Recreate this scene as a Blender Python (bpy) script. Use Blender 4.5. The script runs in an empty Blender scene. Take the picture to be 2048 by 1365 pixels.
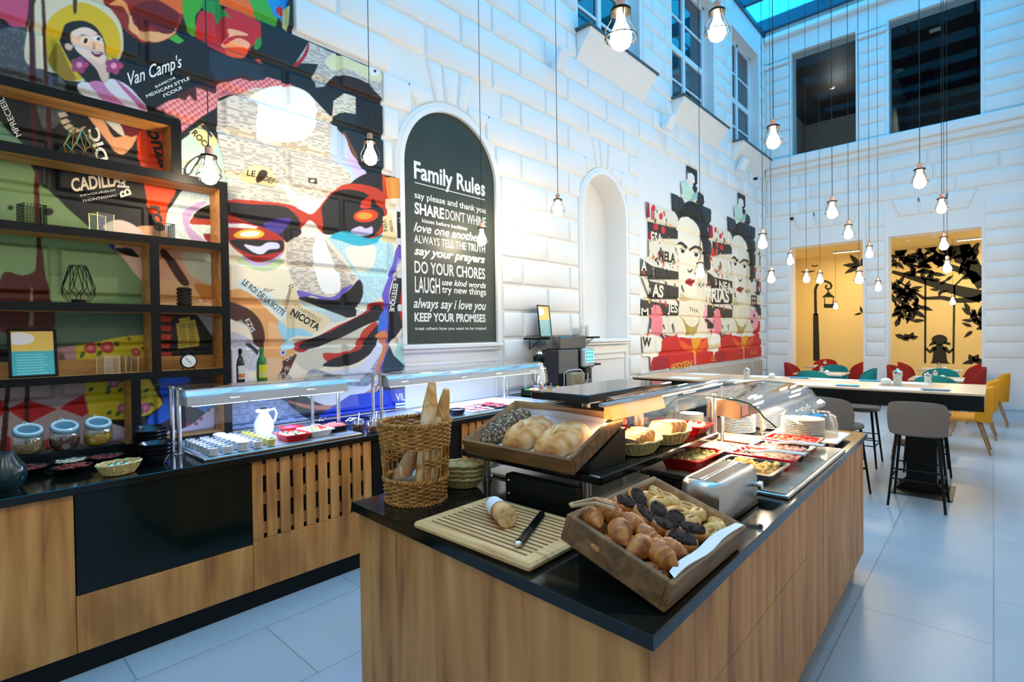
import bpy, math, random
import numpy as np
from mathutils import Vector, Matrix, Euler
random.seed(7); RNG = np.random.default_rng(7)
SC = bpy.context.scene; COL = SC.collection
PI = math.pi

# ---------------------------------------------------------------- camera, world, exposure
cam_d = bpy.data.cameras.new('camera'); cam = bpy.data.objects.new('camera', cam_d); COL.objects.link(cam)
FPX = 1049.33
CR = [(0.73693855, 0.67581236, -0.01411516), (0.00121286, 0.01955964, 0.99980796), (-0.67595866, 0.73681414, -0.01359458)]
cam.matrix_world = Matrix(((CR[0][0], CR[1][0], -CR[2][0], 0), (CR[0][1], CR[1][1], -CR[2][1], 0), (CR[0][2], CR[1][2], -CR[2][2], 1.62), (0, 0, 0, 1)))
cam_d.sensor_width = 36; cam_d.lens = FPX / 2048 * 36; cam_d.clip_start = 0.05; cam_d.clip_end = 200
SC.camera = cam
SC.view_settings.view_transform = 'Standard'; SC.view_settings.look = 'None'
SC.view_settings.gamma = 1; SC.view_settings.use_curve_mapping = False
SC.view_settings.exposure = 0.0
wd = bpy.data.worlds.new('sky'); SC.world = wd; wd.use_nodes = True
bg = wd.node_tree.nodes['Background']
bg.inputs[0].default_value = (0.018, 0.45, 0.82, 1); bg.inputs[1].default_value = 5.4
try:
    SC.cycles.use_denoising = True; SC.cycles.max_bounces = 8; SC.cycles.diffuse_bounces = 4; SC.cycles.glossy_bounces = 4
    SC.cycles.transparent_max_bounces = 16; SC.cycles.sample_clamp_indirect = 6; SC.cycles.caustics_reflective = False; SC.cycles.caustics_refractive = False
except Exception: pass
BULB = 140.0        # pendant bulbs
def light(name, typ, loc, power, color, size=0.1, size_y=None, rot=(0, 0, 0), spot=1.2, parent=None):
    d = bpy.data.lights.new(name, typ); d.energy = power; d.color = color
    if typ == 'AREA':
        d.shape = 'RECTANGLE'; d.size = size; d.size_y = size_y or size
    else: d.shadow_soft_size = size
    if typ == 'SPOT': d.spot_size = spot; d.spot_blend = 0.6
    o = bpy.data.objects.new(name, d); COL.objects.link(o); o.location = loc; o.rotation_euler = rot
    if parent: o.parent = parent
    return o

# ---------------------------------------------------------------- helpers
def S(r, g, b):
    f = lambda c: (c / 255 / 12.92) if c <= 10.3 else ((c / 255 + 0.055) / 1.055) ** 2.4
    return (f(r), f(g), f(b))
_M = {}
def mat(name, col=(0.8, 0.8, 0.8), rough=0.5, metal=0.0, emit=0.0, ecol=None, var=0.0, vscale=8.0, spec=0.5, bump=0.0, coat=0.0):
    if name in _M: return _M[name]
    m = bpy.data.materials.new(name); m.use_nodes = True; nt = m.node_tree; b = nt.nodes['Principled BSDF']
    b.inputs['Base Color'].default_value = (*col, 1); b.inputs['Roughness'].default_value = rough; b.inputs['Metallic'].default_value = metal
    b.inputs['Specular IOR Level'].default_value = spec
    if coat: b.inputs['Coat Weight'].default_value = coat
    if emit:
        b.inputs['Emission Color'].default_value = (*(ecol or col), 1); b.inputs['Emission Strength'].default_value = emit
    if var or bump:
        tc = nt.nodes.new('ShaderNodeTexCoord'); n = nt.nodes.new('ShaderNodeTexNoise'); n.inputs['Scale'].default_value = vscale; n.inputs['Detail'].default_value = 5
        nt.links.new(tc.outputs['Object'], n.inputs['Vector'])
        if var:
            r = nt.nodes.new('ShaderNodeValToRGB'); r.color_ramp.elements[0].position = 0.3; r.color_ramp.elements[1].position = 0.7
            r.color_ramp.elements[0].color = (*[c * (1 - var) for c in col], 1); r.color_ramp.elements[1].color = (*[min(1, c * (1 + var)) for c in col], 1)
            nt.links.new(n.outputs['Fac'], r.inputs['Fac']); nt.links.new(r.outputs['Color'], b.inputs['Base Color'])
        if bump:
            bp = nt.nodes.new('ShaderNodeBump'); bp.inputs['Strength'].default_value = bump; bp.inputs['Distance'].default_value = 0.02
            nt.links.new(n.outputs['Fac'], bp.inputs['Height']); nt.links.new(bp.outputs['Normal'], b.inputs['Normal'])
    _M[name] = m; return m
def ramp_mat(name, stops, vec_scale, noise=1.0, detail=6, rough=0.5, distort=0.6, coord='Object', bump=0.0, stops2=None, rough2=None):
    """noise stretched along axes by vec_scale -> colour ramp (wood, crust, stone)"""
    if name in _M: return _M[name]
    m = bpy.data.materials.new(name); m.use_nodes = True; nt = m.node_tree; b = nt.nodes['Principled BSDF']; b.inputs['Roughness'].default_value = rough
    tc = nt.nodes.new('ShaderNodeTexCoord'); mp = nt.nodes.new('ShaderNodeMapping'); mp.inputs['Scale'].default_value = vec_scale
    n = nt.nodes.new('ShaderNodeTexNoise'); n.inputs['Scale'].default_value = noise; n.inputs['Detail'].default_value = detail; n.inputs['Distortion'].default_value = distort
    r = nt.nodes.new('ShaderNodeValToRGB')
    while len(r.color_ramp.elements) < len(stops): r.color_ramp.elements.new(0.5)
    for e, (p, c) in zip(r.color_ramp.elements, stops): e.position = p; e.color = (*c, 1)
    nt.links.new(tc.outputs[coord], mp.inputs['Vector']); nt.links.new(mp.outputs['Vector'], n.inputs['Vector']); nt.links.new(n.outputs['Fac'], r.inputs['Fac'])
    nt.links.new(r.outputs['Color'], b.inputs['Base Color'])
    if stops2:   # knots: multiply by a second blotchy ramp
        n2 = nt.nodes.new('ShaderNodeTexNoise'); n2.inputs['Scale'].default_value = stops2[0]; n2.inputs['Detail'].default_value = 2; n2.inputs['Distortion'].default_value = 1.2
        mp2 = nt.nodes.new('ShaderNodeMapping'); mp2.inputs['Scale'].default_value = stops2[1]
        r2 = nt.nodes.new('ShaderNodeValToRGB'); r2.color_ramp.elements[0].position = stops2[2]; r2.color_ramp.elements[0].color = (*stops2[4], 1)
        r2.color_ramp.elements[1].position = stops2[3]; r2.color_ramp.elements[1].color = (1, 1, 1, 1)
        mx = nt.nodes.new('ShaderNodeMix'); mx.data_type = 'RGBA'; mx.blend_type = 'MULTIPLY'; mx.inputs[0].default_value = 1.0
        nt.links.new(tc.outputs[coord], mp2.inputs['Vector']); nt.links.new(mp2.outputs['Vector'], n2.inputs['Vector']); nt.links.new(n2.outputs['Fac'], r2.inputs['Fac'])
        nt.links.new(r.outputs['Color'], mx.inputs[6]); nt.links.new(r2.outputs['Color'], mx.inputs[7]); nt.links.new(mx.outputs[2], b.inputs['Base Color'])
    if bump:
        bp = nt.nodes.new('ShaderNodeBump'); bp.inputs['Strength'].default_value = bump; bp.inputs['Distance'].default_value = 0.01
        nt.links.new(n.outputs['Fac'], bp.inputs['Height']); nt.links.new(bp.outputs['Normal'], b.inputs['Normal'])
    _M[name] = m; return m
def glass_mat(name, tint=(1, 1, 1), gloss=0.12, rough=0.02, fres=0.5):
    """thin clear pane: mostly transparent with a fresnel gloss"""
    if name in _M: return _M[name]
    m = bpy.data.materials.new(name); m.use_nodes = True; nt = m.node_tree
    for n in list(nt.nodes): nt.nodes.remove(n)
    o = nt.nodes.new('ShaderNodeOutputMaterial'); t = nt.nodes.new('ShaderNodeBsdfTransparent'); t.inputs[0].default_value = (*tint, 1)
    g = nt.nodes.new('ShaderNodeBsdfGlossy'); g.inputs['Roughness'].default_value = rough; g.inputs[0].default_value = (1, 1, 1, 1)
    lw = nt.nodes.new('ShaderNodeLayerWeight'); lw.inputs[0].default_value = 0.25
    ma = nt.nodes.new('ShaderNodeMath'); ma.operation = 'MULTIPLY_ADD'; ma.inputs[1].default_value = fres; ma.inputs[2].default_value = gloss; ma.use_clamp = True
    mx = nt.nodes.new('ShaderNodeMixShader')
    nt.links.new(lw.outputs['Facing'], ma.inputs[0]); nt.links.new(ma.outputs[0], mx.inputs[0]); nt.links.new(t.outputs[0], mx.inputs[1]); nt.links.new(g.outputs[0], mx.inputs[2])
    nt.links.new(mx.outputs[0], o.inputs[0]); _M[name] = m; return m

class MB:
    """collects shapes and links them as ONE mesh object"""
    def __init__(s, o=(0, 0, 0)): s.v = []; s.f = []; s.m = []; s.o = Vector(o); s.xf = None
    def add(s, vs, fs, m=0):
        b = len(s.v)
        for p in vs:
            p = Vector(p)
            if s.xf is not None: p = s.xf @ p
            s.v.append(tuple(p - s.o))
        for f in fs: s.f.append(tuple(b + i for i in f)); s.m.append(m)
    def box(s, x0, y0, z0, x1, y1, z1, m=0, b=0.0):
        if x1 < x0: x0, x1 = x1, x0
        if y1 < y0: y0, y1 = y1, y0
        if z1 < z0: z0, z1 = z1, z0
        if b <= 0:
            s.add([(x0, y0, z0), (x1, y0, z0), (x1, y1, z0), (x0, y1, z0), (x0, y0, z1), (x1, y0, z1), (x1, y1, z1), (x0, y1, z1)],
                  [(0, 3, 2, 1), (4, 5, 6, 7), (0, 1, 5, 4), (1, 2, 6, 5), (2, 3, 7, 6), (3, 0, 4, 7)], m); return
        def ring(x0, y0, x1, y1, z, c): return [(x0 + c, y0, z), (x1 - c, y0, z), (x1, y0 + c, z), (x1, y1 - c, z), (x1 - c, y1, z), (x0 + c, y1, z), (x0, y1 - c, z), (x0, y0 + c, z)]
        b = min(b, (x1 - x0) / 2.01, (y1 - y0) / 2.01, (z1 - z0) / 2.01)
        R = [ring(x0 + b, y0 + b, x1 - b, y1 - b, z0, b * 0.3), ring(x0, y0, x1, y1, z0 + b, b), ring(x0, y0, x1, y1, z1 - b, b), ring(x0 + b, y0 + b, x1 - b, y1 - b, z1, b * 0.3)]
        s.rings(R, m, True)
    def rings(s, R, m=0, caps=True, closed=True):
        n = len(R[0]); vs = [p for r in R for p in r]; fs = []
        for i in range(len(R) - 1):
            for j in range(n if closed else n - 1):
                a, b_ = i * n + j, i * n + (j + 1) % n; fs.append((a, b_, b_ + n, a + n))
        if caps: fs.append(tuple(range(n - 1, -1, -1))); fs.append(tuple((len(R) - 1) * n + j for j in range(n)))
        s.add(vs, fs, m)
    def tube(s, pts, r, n=8, m=0, closed=False, caps=True):
        pts = [Vector(p) for p in pts]; rs = r if isinstance(r, (list, tuple)) else [r] * len(pts); R = []
        k = len(pts); prev = None
        for i, p in enumerate(pts):
            if closed: d = pts[(i + 1) % k] - pts[i - 1]
            else: d = pts[min(i + 1, k - 1)] - pts[max(i - 1, 0)]
            d = d.normalized() if d.length > 1e-9 else Vector((0, 0, 1))
            if prev is None:
                a = Vector((0, 0, 1)) if abs(d.z) < 0.9 else Vector((1, 0, 0)); u = d.cross(a).normalized()
            else: u = (prev - d * prev.dot(d)).normalized()
            prev = u; w = d.cross(u)
            R.append([p + (u * math.cos(2 * PI * j / n) + w * math.sin(2 * PI * j / n)) * rs[i] for j in range(n)])
        if closed: R.append(R[0]); caps = False
        s.rings(R, m, caps)
    def lathe(s, prof, c=(0, 0, 0), n=24, m=0, sx=1.0, sy=1.0):
        R = [[(c[0] + r * sx * math.cos(2 * PI * j / n), c[1] + r * sy * math.sin(2 * PI * j / n), c[2] + z) for j in range(n)] for r, z in prof]
        s.rings(R, m, True)
    def ell(s, c, r, n=14, k=8, m=0):
        R = []
        for i in range(k + 1):
            t = -PI / 2 + PI * i / k; q = max(math.cos(t), 0.02)
            R.append([(c[0] + r[0] * q * math.cos(2 * PI * j / n), c[1] + r[1] * q * math.sin(2 * PI * j / n), c[2] + r[2] * math.sin(t)) for j in range(n)])
        s.rings(R, m, True)
    def prism(s, poly, z0, z1, m=0, ax='z'):
        """poly in 2D, extruded along ax"""
        f = {'z': lambda p, t: (p[0], p[1], t), 'y': lambda p, t: (p[0], t, p[1]), 'x': lambda p, t: (t, p[0], p[1])}[ax]
        s.rings([[f(p, z0) for p in poly], [f(p, z1) for p in poly]], m, True)
    def build(s, name, mats, parent=None, loc=None, smooth=None):
        me = bpy.data.meshes.new(name); me.from_pydata(s.v, [], s.f)
        for mm in (mats if isinstance(mats, (list, tuple)) else [mats]): me.materials.append(mm)
        me.polygons.foreach_set('material_index', s.m); me.polygons.foreach_set('use_smooth', [True] * len(s.f))
        me.update()
        try: me.set_sharp_from_angle(angle=0.7 if smooth is None else smooth)
        except Exception: pass
        o = bpy.data.objects.new(name, me); COL.objects.link(o)
        if parent: o.parent = parent
        if loc is not None: o.location = loc
        elif parent is None: o.location = s.o
        return o
def fixn(o):
    """outward normals"""
    import bmesh
    bm = bmesh.new(); bm.from_mesh(o.data); bmesh.ops.recalc_face_normals(bm, faces=bm.faces); bm.to_mesh(o.data); bm.free(); return o
def tag(o, label=None, cat=None, group=None, kind=None):
    if label: o['label'] = label
    if cat: o['category'] = cat
    if group: o['group'] = group
    if kind: o['kind'] = kind
    return o
def thing(name, label, cat, loc=(0, 0, 0), rz=0.0, group=None):
    o = bpy.data.objects.new(name, None); COL.objects.link(o); o.location = loc; o.rotation_euler = (0, 0, rz); o.empty_display_size = 0.05
    return tag(o, label, cat, group)
def copy_tree(o, loc=None, rz=None, label=None, rot=None, group=None):
    def cp(x, par):
        c = x.copy(); COL.objects.link(c); c.parent = par
        for ch in x.children:
            cp(ch, c)
        return c
    r = cp(o, None)
    if loc is not None: r.location = loc
    if rot is not None: r.rotation_euler = rot
    elif rz is not None: r.rotation_euler = (0, 0, rz)
    if label: r['label'] = label
    if group: r['group'] = group
    return r
def struct(mb, name, mats, smooth=None):
    return tag(mb.build(name, mats, smooth=smooth), kind='structure')
def text_pts(s, size=1.0, bold=0.0, shear=0.0, spacing=1.0):
    """text as flat mesh in its own plane -> (verts Nx2, faces)"""
    c = bpy.data.curves.new('lettering', 'FONT'); c.body = s; c.size = size; c.offset = bold; c.shear = shear; c.space_character = spacing; c.resolution_u = 3
    o = bpy.data.objects.new('lettering', c); COL.objects.link(o); bpy.context.view_layer.update()
    me = o.evaluated_get(bpy.context.evaluated_depsgraph_get()).to_mesh()
    v = [(p.co.x, p.co.y) for p in me.vertices]; f = [tuple(p.vertices) for p in me.polygons]
    bpy.data.objects.remove(o); bpy.data.curves.remove(c)
    return v, f
def put_text(mb, s, org, u, v, h, width=None, m=0, bold=0.0, shear=0.0, spacing=1.0):
    """lay text with baseline start org along unit u, up v; cap height h, optional exact width"""
    vs, fs = text_pts(s, 1.0, bold, shear, spacing)
    if not vs: return
    x0 = min(p[0] for p in vs); x1 = max(p[0] for p in vs); k = h / 0.70
    kx = (width / (x1 - x0)) if width else k
    org, u, v = Vector(org), Vector(u), Vector(v)
    mb.add([org + u * ((p[0] - x0) * kx) + v * (p[1] * k) for p in vs], fs, m)
WX = -4.2      # left wall face
def wall_yz(px, py):
    """photograph pixel -> (Y, Z) on the painted left wall"""
    a, b = (px - 1024) / FPX, -(py - 682.5) / FPX
    d = [CR[0][i] * a + CR[1][i] * b + CR[2][i] for i in range(3)]; t = WX / d[0]
    return t * d[1], 1.62 + t * d[2]

# ---------------------------------------------------------------- materials
white = mat('wall_plaster', S(238, 236, 232), 0.75, var=0.015, vscale=3)
stone = mat('black_stone', (0.004, 0.006, 0.006), 0.10, spec=0.38, var=0.4, vscale=60)
blackp = mat('black_panel', (0.006, 0.008, 0.008), 0.30, spec=0.16)
blackm = mat('black_metal', (0.006, 0.006, 0.006), 0.42, spec=0.16)
steel = mat('brushed_steel', (0.62, 0.60, 0.57), 0.28, 1.0, var=0.06, vscale=20)
chrome = mat('chrome', (0.80, 0.80, 0.80), 0.08, 1.0)
copper = mat('copper', (0.80, 0.40, 0.28), 0.25, 1.0)
OAK = [(0.25, S(126, 76, 28)), (0.42, S(186, 124, 58)), (0.6, S(206, 146, 78)), (0.8, S(222, 164, 96))]
oak = ramp_mat('oak_panel', OAK, (9, 9, 0.7), 1.6, rough=0.55, stops2=(1.0, (2.2, 2.2, 0.8), 0.34, 0.46, (0.62, 0.56, 0.5)))
oakh = ramp_mat('oak_lining', [(0.3, S(150, 98, 42)), (0.55, S(196, 140, 72)), (0.8, S(214, 160, 92))], (14, 1.2, 14), 1.6, rough=0.5)
tablew = ramp_mat('table_wood', [(0.3, S(186, 150, 112)), (0.6, S(220, 188, 150)), (0.8, S(232, 204, 170))], (0.8, 9, 9), 1.4, rough=0.35)
cratew = ramp_mat('crate_wood', [(0.25, S(72, 48, 22)), (0.5, S(118, 82, 42)), (0.8, S(152, 112, 66))], (3, 22, 22), 1.2, rough=0.6, bump=0.15)
crateL = ramp_mat('crate_inside', [(0.3, S(158, 118, 78)), (0.7, S(212, 176, 132))], (3, 22, 22), 1.2, rough=0.6)
beech = ramp_mat('beech_board', [(0.3, S(188, 138, 82)), (0.55, S(222, 178, 120)), (0.8, S(236, 198, 146))], (2.0, 26, 26), 1.5, rough=0.5)
wick = ramp_mat('wicker', [(0.3, S(120, 72, 22)), (0.55, S(186, 128, 52)), (0.8, S(216, 164, 88))], (30, 30, 30), 1.5, rough=0.55)
wickp = ramp_mat('pale_wicker', [(0.3, S(176, 150, 88)), (0.6, S(220, 200, 140)), (0.8, S(236, 222, 172))], (40, 40, 40), 1.5, rough=0.6)
paper = mat('white_paper', S(236, 236, 240), 0.7)
ceramic = mat('white_ceramic', S(240, 238, 232), 0.18)
redcer = mat('red_ceramic', S(196, 18, 26), 0.2)
blackcer = mat('black_ceramic', (0.010, 0.010, 0.012), 0.2)
glass = glass_mat('clear_glass', (0.97, 0.985, 0.98), 0.06)
jarglass = glass_mat('jar_glass', (0.93, 0.97, 0.98), 0.14, 0.05)
led = mat('led_cold', (0.75, 0.86, 1.0), 0.5, emit=6, ecol=(0.62, 0.80, 1.0))
# ---------------------------------------------------------------- floor
def floor_mat():
    m = bpy.data.materials.new('floor_tiles'); m.use_nodes = True; nt = m.node_tree; b = nt.nodes['Principled BSDF']
    tc = nt.nodes.new('ShaderNodeTexCoord'); mp = nt.nodes.new('ShaderNodeMapping'); mp.inputs['Rotation'].default_value = (0, 0, PI / 2)
    br = nt.nodes.new('ShaderNodeTexBrick'); br.offset = 0.5; br.inputs['Scale'].default_value = 1.0; br.inputs['Brick Width'].default_value = 1.2; br.inputs['Row Height'].default_value = 0.6
    br.inputs['Mortar Size'].default_value = 0.0035; br.inputs['Mortar Smooth'].default_value = 0.2; br.inputs['Color1'].default_value = (*S(186, 196, 204), 1); br.inputs['Color2'].default_value = (*S(176, 188, 197), 1)
    br.inputs['Mortar'].default_value = (*S(140, 145, 150), 1)
    n = nt.nodes.new('ShaderNodeTexNoise'); n.inputs['Scale'].default_value = 2.2; n.inputs['Detail'].default_value = 8
    r = nt.nodes.new('ShaderNodeValToRGB'); r.color_ramp.elements[0].color = (0.78, 0.79, 0.80, 1); r.color_ramp.elements[1].color = (1, 1, 1, 1)
    mx = nt.nodes.new('ShaderNodeMix'); mx.data_type = 'RGBA'; mx.blend_type = 'MULTIPLY'; mx.inputs[0].default_value = 0.7
    L = nt.links.new
    L(tc.outputs['Object'], mp.inputs['Vector']); L(mp.outputs['Vector'], br.inputs['Vector']); L(tc.outputs['Object'], n.inputs['Vector']); L(n.outputs['Fac'], r.inputs['Fac'])
    L(br.outputs['Color'], mx.inputs[6]); L(r.outputs['Color'], mx.inputs[7]); L(mx.outputs[2], b.inputs['Base Color']); b.inputs['Roughness'].default_value = 0.32
    return m
XR = 0.47; YB = 14.07; YF = -2.0; ZT = 9.0; WB = -4.228
m = MB(); m.box(-4.6, YF, -0.2, XR + 0.2, 17.3, 0); struct(m, 'floor', floor_mat())
m = MB(); m.box(XR, YF, 0, XR + 0.2, 17.2, ZT); struct(m, 'wall_right', white)
m = MB(); m.box(-4.5, YF - 0.2, 0, XR + 0.2, YF, ZT); struct(m, 'wall_front', white)

# ---------------------------------------------------------------- left wall: base with holes + rusticated blocks
WIN = [(6.05, 7.78), (8.95, 10.86), (11.9, 13.66)]; WZ0, WZ1 = 5.77, 8.35
NI = (6.08, 7.21, 1.53, 3.93)          # niche
CB = (3.06, 4.33, 1.53, 3.94)          # arched board
def arch(y0, y1, zb, zt, n=20, grow=0.0):
    r = (y1 - y0) / 2 + grow; yc = (y0 + y1) / 2; zc = zt - (y1 - y0) / 2
    return [(yc + r, zb)] + [(yc + r * math.cos(PI * i / n), zc + r * math.sin(PI * i / n)) for i in range(n + 1)] + [(yc - r, zb)]
w = MB()
holes = [(a, b, WZ0, WZ1) for a, b in WIN] + [(NI[0], NI[1], NI[2], NI[3])]
ys = sorted({YF, YB} | {q for h in holes for q in h[:2]}); zs = sorted({0, ZT} | {q for h in holes for q in h[2:]})
for i in range(len(ys) - 1):
    for j in range(len(zs) - 1):
        yc, zc = (ys[i] + ys[i + 1]) / 2, (zs[j] + zs[j + 1]) / 2
        if any(h[0] < yc < h[1] and h[2] < zc < h[3] for h in holes): continue
        w.add([(WB, ys[i], zs[j]), (WB, ys[i + 1], zs[j]), (WB, ys[i + 1], zs[j + 1]), (WB, ys[i], zs[j + 1])], [(0, 1, 2, 3)])
# window reveals and niche
for a, b in WIN:
    x1 = -4.46
    w.add([(WB, a, WZ0), (WB, b, WZ0), (WB, b, WZ1), (WB, a, WZ1), (x1, a, WZ0), (x1, b, WZ0), (x1, b, WZ1), (x1, a, WZ1)], [(0, 1, 5, 4), (1, 2, 6, 5), (2, 3, 7, 6), (3, 0, 4, 7)])
A = arch(*NI); xb = -4.56
w.rings([[(WB, y, z) for y, z in A], [(xb, y, z) for y, z in A]], 0, False, True); w.add([(xb, y, z) for y, z in A], [tuple(range(len(A)))])
nA = len(A)                       # spandrels of the niche arch
top = [(NI[1], NI[3])]; half = nA // 2
for side in (0, 1):
    cy = NI[1] if side == 0 else NI[0]
    idx = range(1, half + 1) if side == 0 else range(half, nA - 1)
    pts = [A[i] for i in idx]
    for i in range(len(pts) - 1): w.add([(WB, cy, NI[3]), (WB, *pts[i]), (WB, *pts[i + 1])], [(0, 1, 2)])
def inset(poly, d):
    n = len(poly); out = []
    ar = sum(poly[i][0] * poly[(i + 1) % n][1] - poly[(i + 1) % n][0] * poly[i][1] for i in range(n)); sg = 1 if ar > 0 else -1
    for i in range(n):
        p0, p1, p2 = Vector(poly[i - 1]), Vector(poly[i]), Vector(poly[(i + 1) % n])
        e1 = (p1 - p0).normalized(); e2 = (p2 - p1).normalized()
        n1 = Vector((-e1.y, e1.x)) * sg; n2 = Vector((-e2.y, e2.x)) * sg; k = 1 + n1.dot(n2)
        out.append(tuple(p1 + (n1 + n2) * (d / max(k, 0.3))))
    return out
def block(mb, poly, f, h=0.03, g=0.012, b=0.022):
    """bevelled block on a wall; f(y, z, depth) -> point"""
    p0 = inset(poly, g); p1 = inset(poly, g + b * 0.35); p2 = inset(poly, g + b)
    n = len(poly); V = [f(*p, 0) for p in p0] + [f(*p, h * 0.7) for p in p1] + [f(*p, h) for p in p2]
    F = [(k * n + i, k * n + (i + 1) % n, k * n + n + (i + 1) % n, k * n + n + i) for k in (0, 1) for i in range(n)] + [tuple(2 * n + i for i in range(n))]
    mb.add(V, F)
fl = lambda y, z, d: (WB + d, y, z)
ROW0, PITCH, BL = 1.25, 0.318, 0.96
def row_z(k): return ROW0 + (k - 1) * PITCH
MUR = [(-0.2, 2.0, 0.93, 4.74), (2.0, 2.83, 0.93, 4.10), (2.83, 3.03, 0.93, 3.14)]     # painted area, left mural (stepped edge)
MURR = (7.68, 13.62, 0.98, 4.86)
def cuts(z):
    """stretches of wall at height z that carry no blocks"""
    c = []
    for y0, y1, zb, zt in (CB, NI):
        r = (y1 - y0) / 2 + 0.10; yc = (y0 + y1) / 2; zc = zt - (y1 - y0) / 2
        if z < zc: c.append((yc - r, yc + r))
        elif z < zt + 0.62:
            q = max(math.sqrt(max(r * r - (z - zc) ** 2, 0)), (z - zc) * math.tan(math.radians(38)) if z > zc + r * 0.72 else 0)
            c.append((yc - q, yc + q))
    for a, b in WIN:
        if z > 5.3: c.append((a - 0.06, b + 0.06))
    for a, b, z0, z1 in MUR:
        if z0 - 0.3 < z < z1: c.append((a, b))
    if MURR[2] < z < MURR[3]: c.append(MURR[:2])
    return sorted(c)
for k in range(-2, 26):
    z0, z1 = row_z(k), row_z(k + 1); zm = (z0 + z1) / 2
    if z0 < 0.05: continue
    if z1 > ZT - 0.1: break
    segs = []; y = -0.6
    for a, b in cuts(zm):
        if a > y: segs.append((y, a))
        y = max(y, b)
    if y < YB: segs.append((y, YB))
    for a, b in segs:
        if b - a < 0.09: continue
        n0 = math.floor((a + (k % 2) * BL / 2) / BL); js = [a] + [j * BL - (k % 2) * BL / 2 for j in range(n0, n0 + 30) if a + 0.14 < j * BL - (k % 2) * BL / 2 < b - 0.14] + [b]
        for i in range(len(js) - 1): block(w, [(js[i], z0), (js[i + 1], z0), (js[i + 1], z1), (js[i], z1)], fl)
for y0, y1, zb, zt in (CB, NI):     # voussoirs
    r = (y1 - y0) / 2 + 0.10; yc = (y0 + y1) / 2; zc = zt - (y1 - y0) / 2; ztop = row_z(11) if zt + 0.6 > row_z(11) else row_z(10)
    angs = [math.radians(q) for q in (52, 73, 83.5, 96.5, 107, 128)]
    for i in range(5):
        a0, a1 = angs[i], angs[i + 1]; tp = row_z(10) if i in (0, 4) else row_z(11)
        P = [(yc + r * math.cos(a0), zc + r * math.sin(a0)), (yc + (tp - zc) / math.tan(a0), tp), (yc + (tp - zc) / math.tan(a1), tp), (yc + r * math.cos(a1), zc + r * math.sin(a1))]
        block(w, P, fl)
    # raised band round the arch
    for j in range(2):
        g0, g1, d = ((0.0, 0.05, 0.045), (0.05, 0.09, 0.03))[j]
        Ai, Ao = arch(y0, y1, zb, zt, 24, g0), arch(y0, y1, zb, zt, 24, g1); n = len(Ai)
        w.rings([[(WB, *p) for p in Ai], [(WB + d, *p) for p in Ai], [(WB + d, *p) for p in Ao], [(WB, *p) for p in Ao]], 0, False, False)
    # dado panel below the arch
    a, b = y0 - 0.06, y1 + 0.06
    w.box(WB, a, zb - 0.05, WB + 0.075, b, zb - 0.005, b=0.008); w.box(WB, a + 0.01, zb - 0.085, WB + 0.05, b - 0.01, zb - 0.05, b=0.006)
    for (u0, u1, v0, v1) in ((a + 0.04, b - 0.04, zb - 0.22, zb - 0.185), (a + 0.04, b - 0.04, 0.3, 0.34), (a + 0.04, a + 0.075, 0.3, zb - 0.2), (b - 0.075, b - 0.04, 0.3, zb - 0.2), (a + 0.09, b - 0.09, zb - 0.30, zb - 0.285)):
        w.box(WB, u0, v0, WB + 0.02, u1, v1, b=0.006)
wall_left = struct(w, 'wall_left', white)
tag(wall_left, 'tall white rusticated wall carrying murals, arched niche and upper windows')

# window sills + windows
pane_m = mat('window_glass_dark', (0.010, 0.035, 0.05), 0.05, spec=0.9)
frame_m = mat('window_frame_white', S(232, 236, 240), 0.4); lead = mat('sill_lead', (0.05, 0.09, 0.11), 0.5)
for i, (a, b) in enumerate(WIN):
    f = MB()
    for (u0, u1, v0, v1) in ((a, a + 0.07, WZ0, WZ1), (b - 0.07, b, WZ0, WZ1), (a, b, WZ0, WZ0 + 0.08), (a, b, WZ1 - 0.08, WZ1), ((a + b) / 2 - 0.05, (a + b) / 2 + 0.05, WZ0, WZ1)):
        f.box(-4.5, u0, v0, -4.43, u1, v1, b=0.008)
    f.box(-4.5, a, 6.93, -4.44, b, 7.05, b=0.008)
    for z in (6.40, 7.62): f.box(-4.49, a, z - 0.02, -4.455, b, z + 0.02)
    fr = tag(f.build('window_%d' % (i + 1), frame_m), ('upper window above the arched niche, leftmost of three', 'upper window in the middle, white four-light casement', 'upper window nearest the back wall')[i], kind='structure')
    p = MB(); p.box(-4.485, a + 0.03, WZ0 + 0.03, -4.475, b - 0.03, WZ1 - 0.03); p.build('pane', pane_m, fr)
    s = MB(); ya, yb = a - 0.12, b + 0.12
    s.prism([(WB, 5.36), (-4.10, 5.56), (-4.00, 5.66), (-3.97, 5.74), (WB, 5.77)], ya + 0.05, yb - 0.05, 0, 'y'); s.box(WB - 0.2, a + 0.0, 5.755, WB, b, 5.77)
    s.box(WB, ya, 5.745, -3.95, yb, 5.775, 1)
    fixn(struct(s, 'trim_%d' % (i + 1), [white, lead]))

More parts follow.
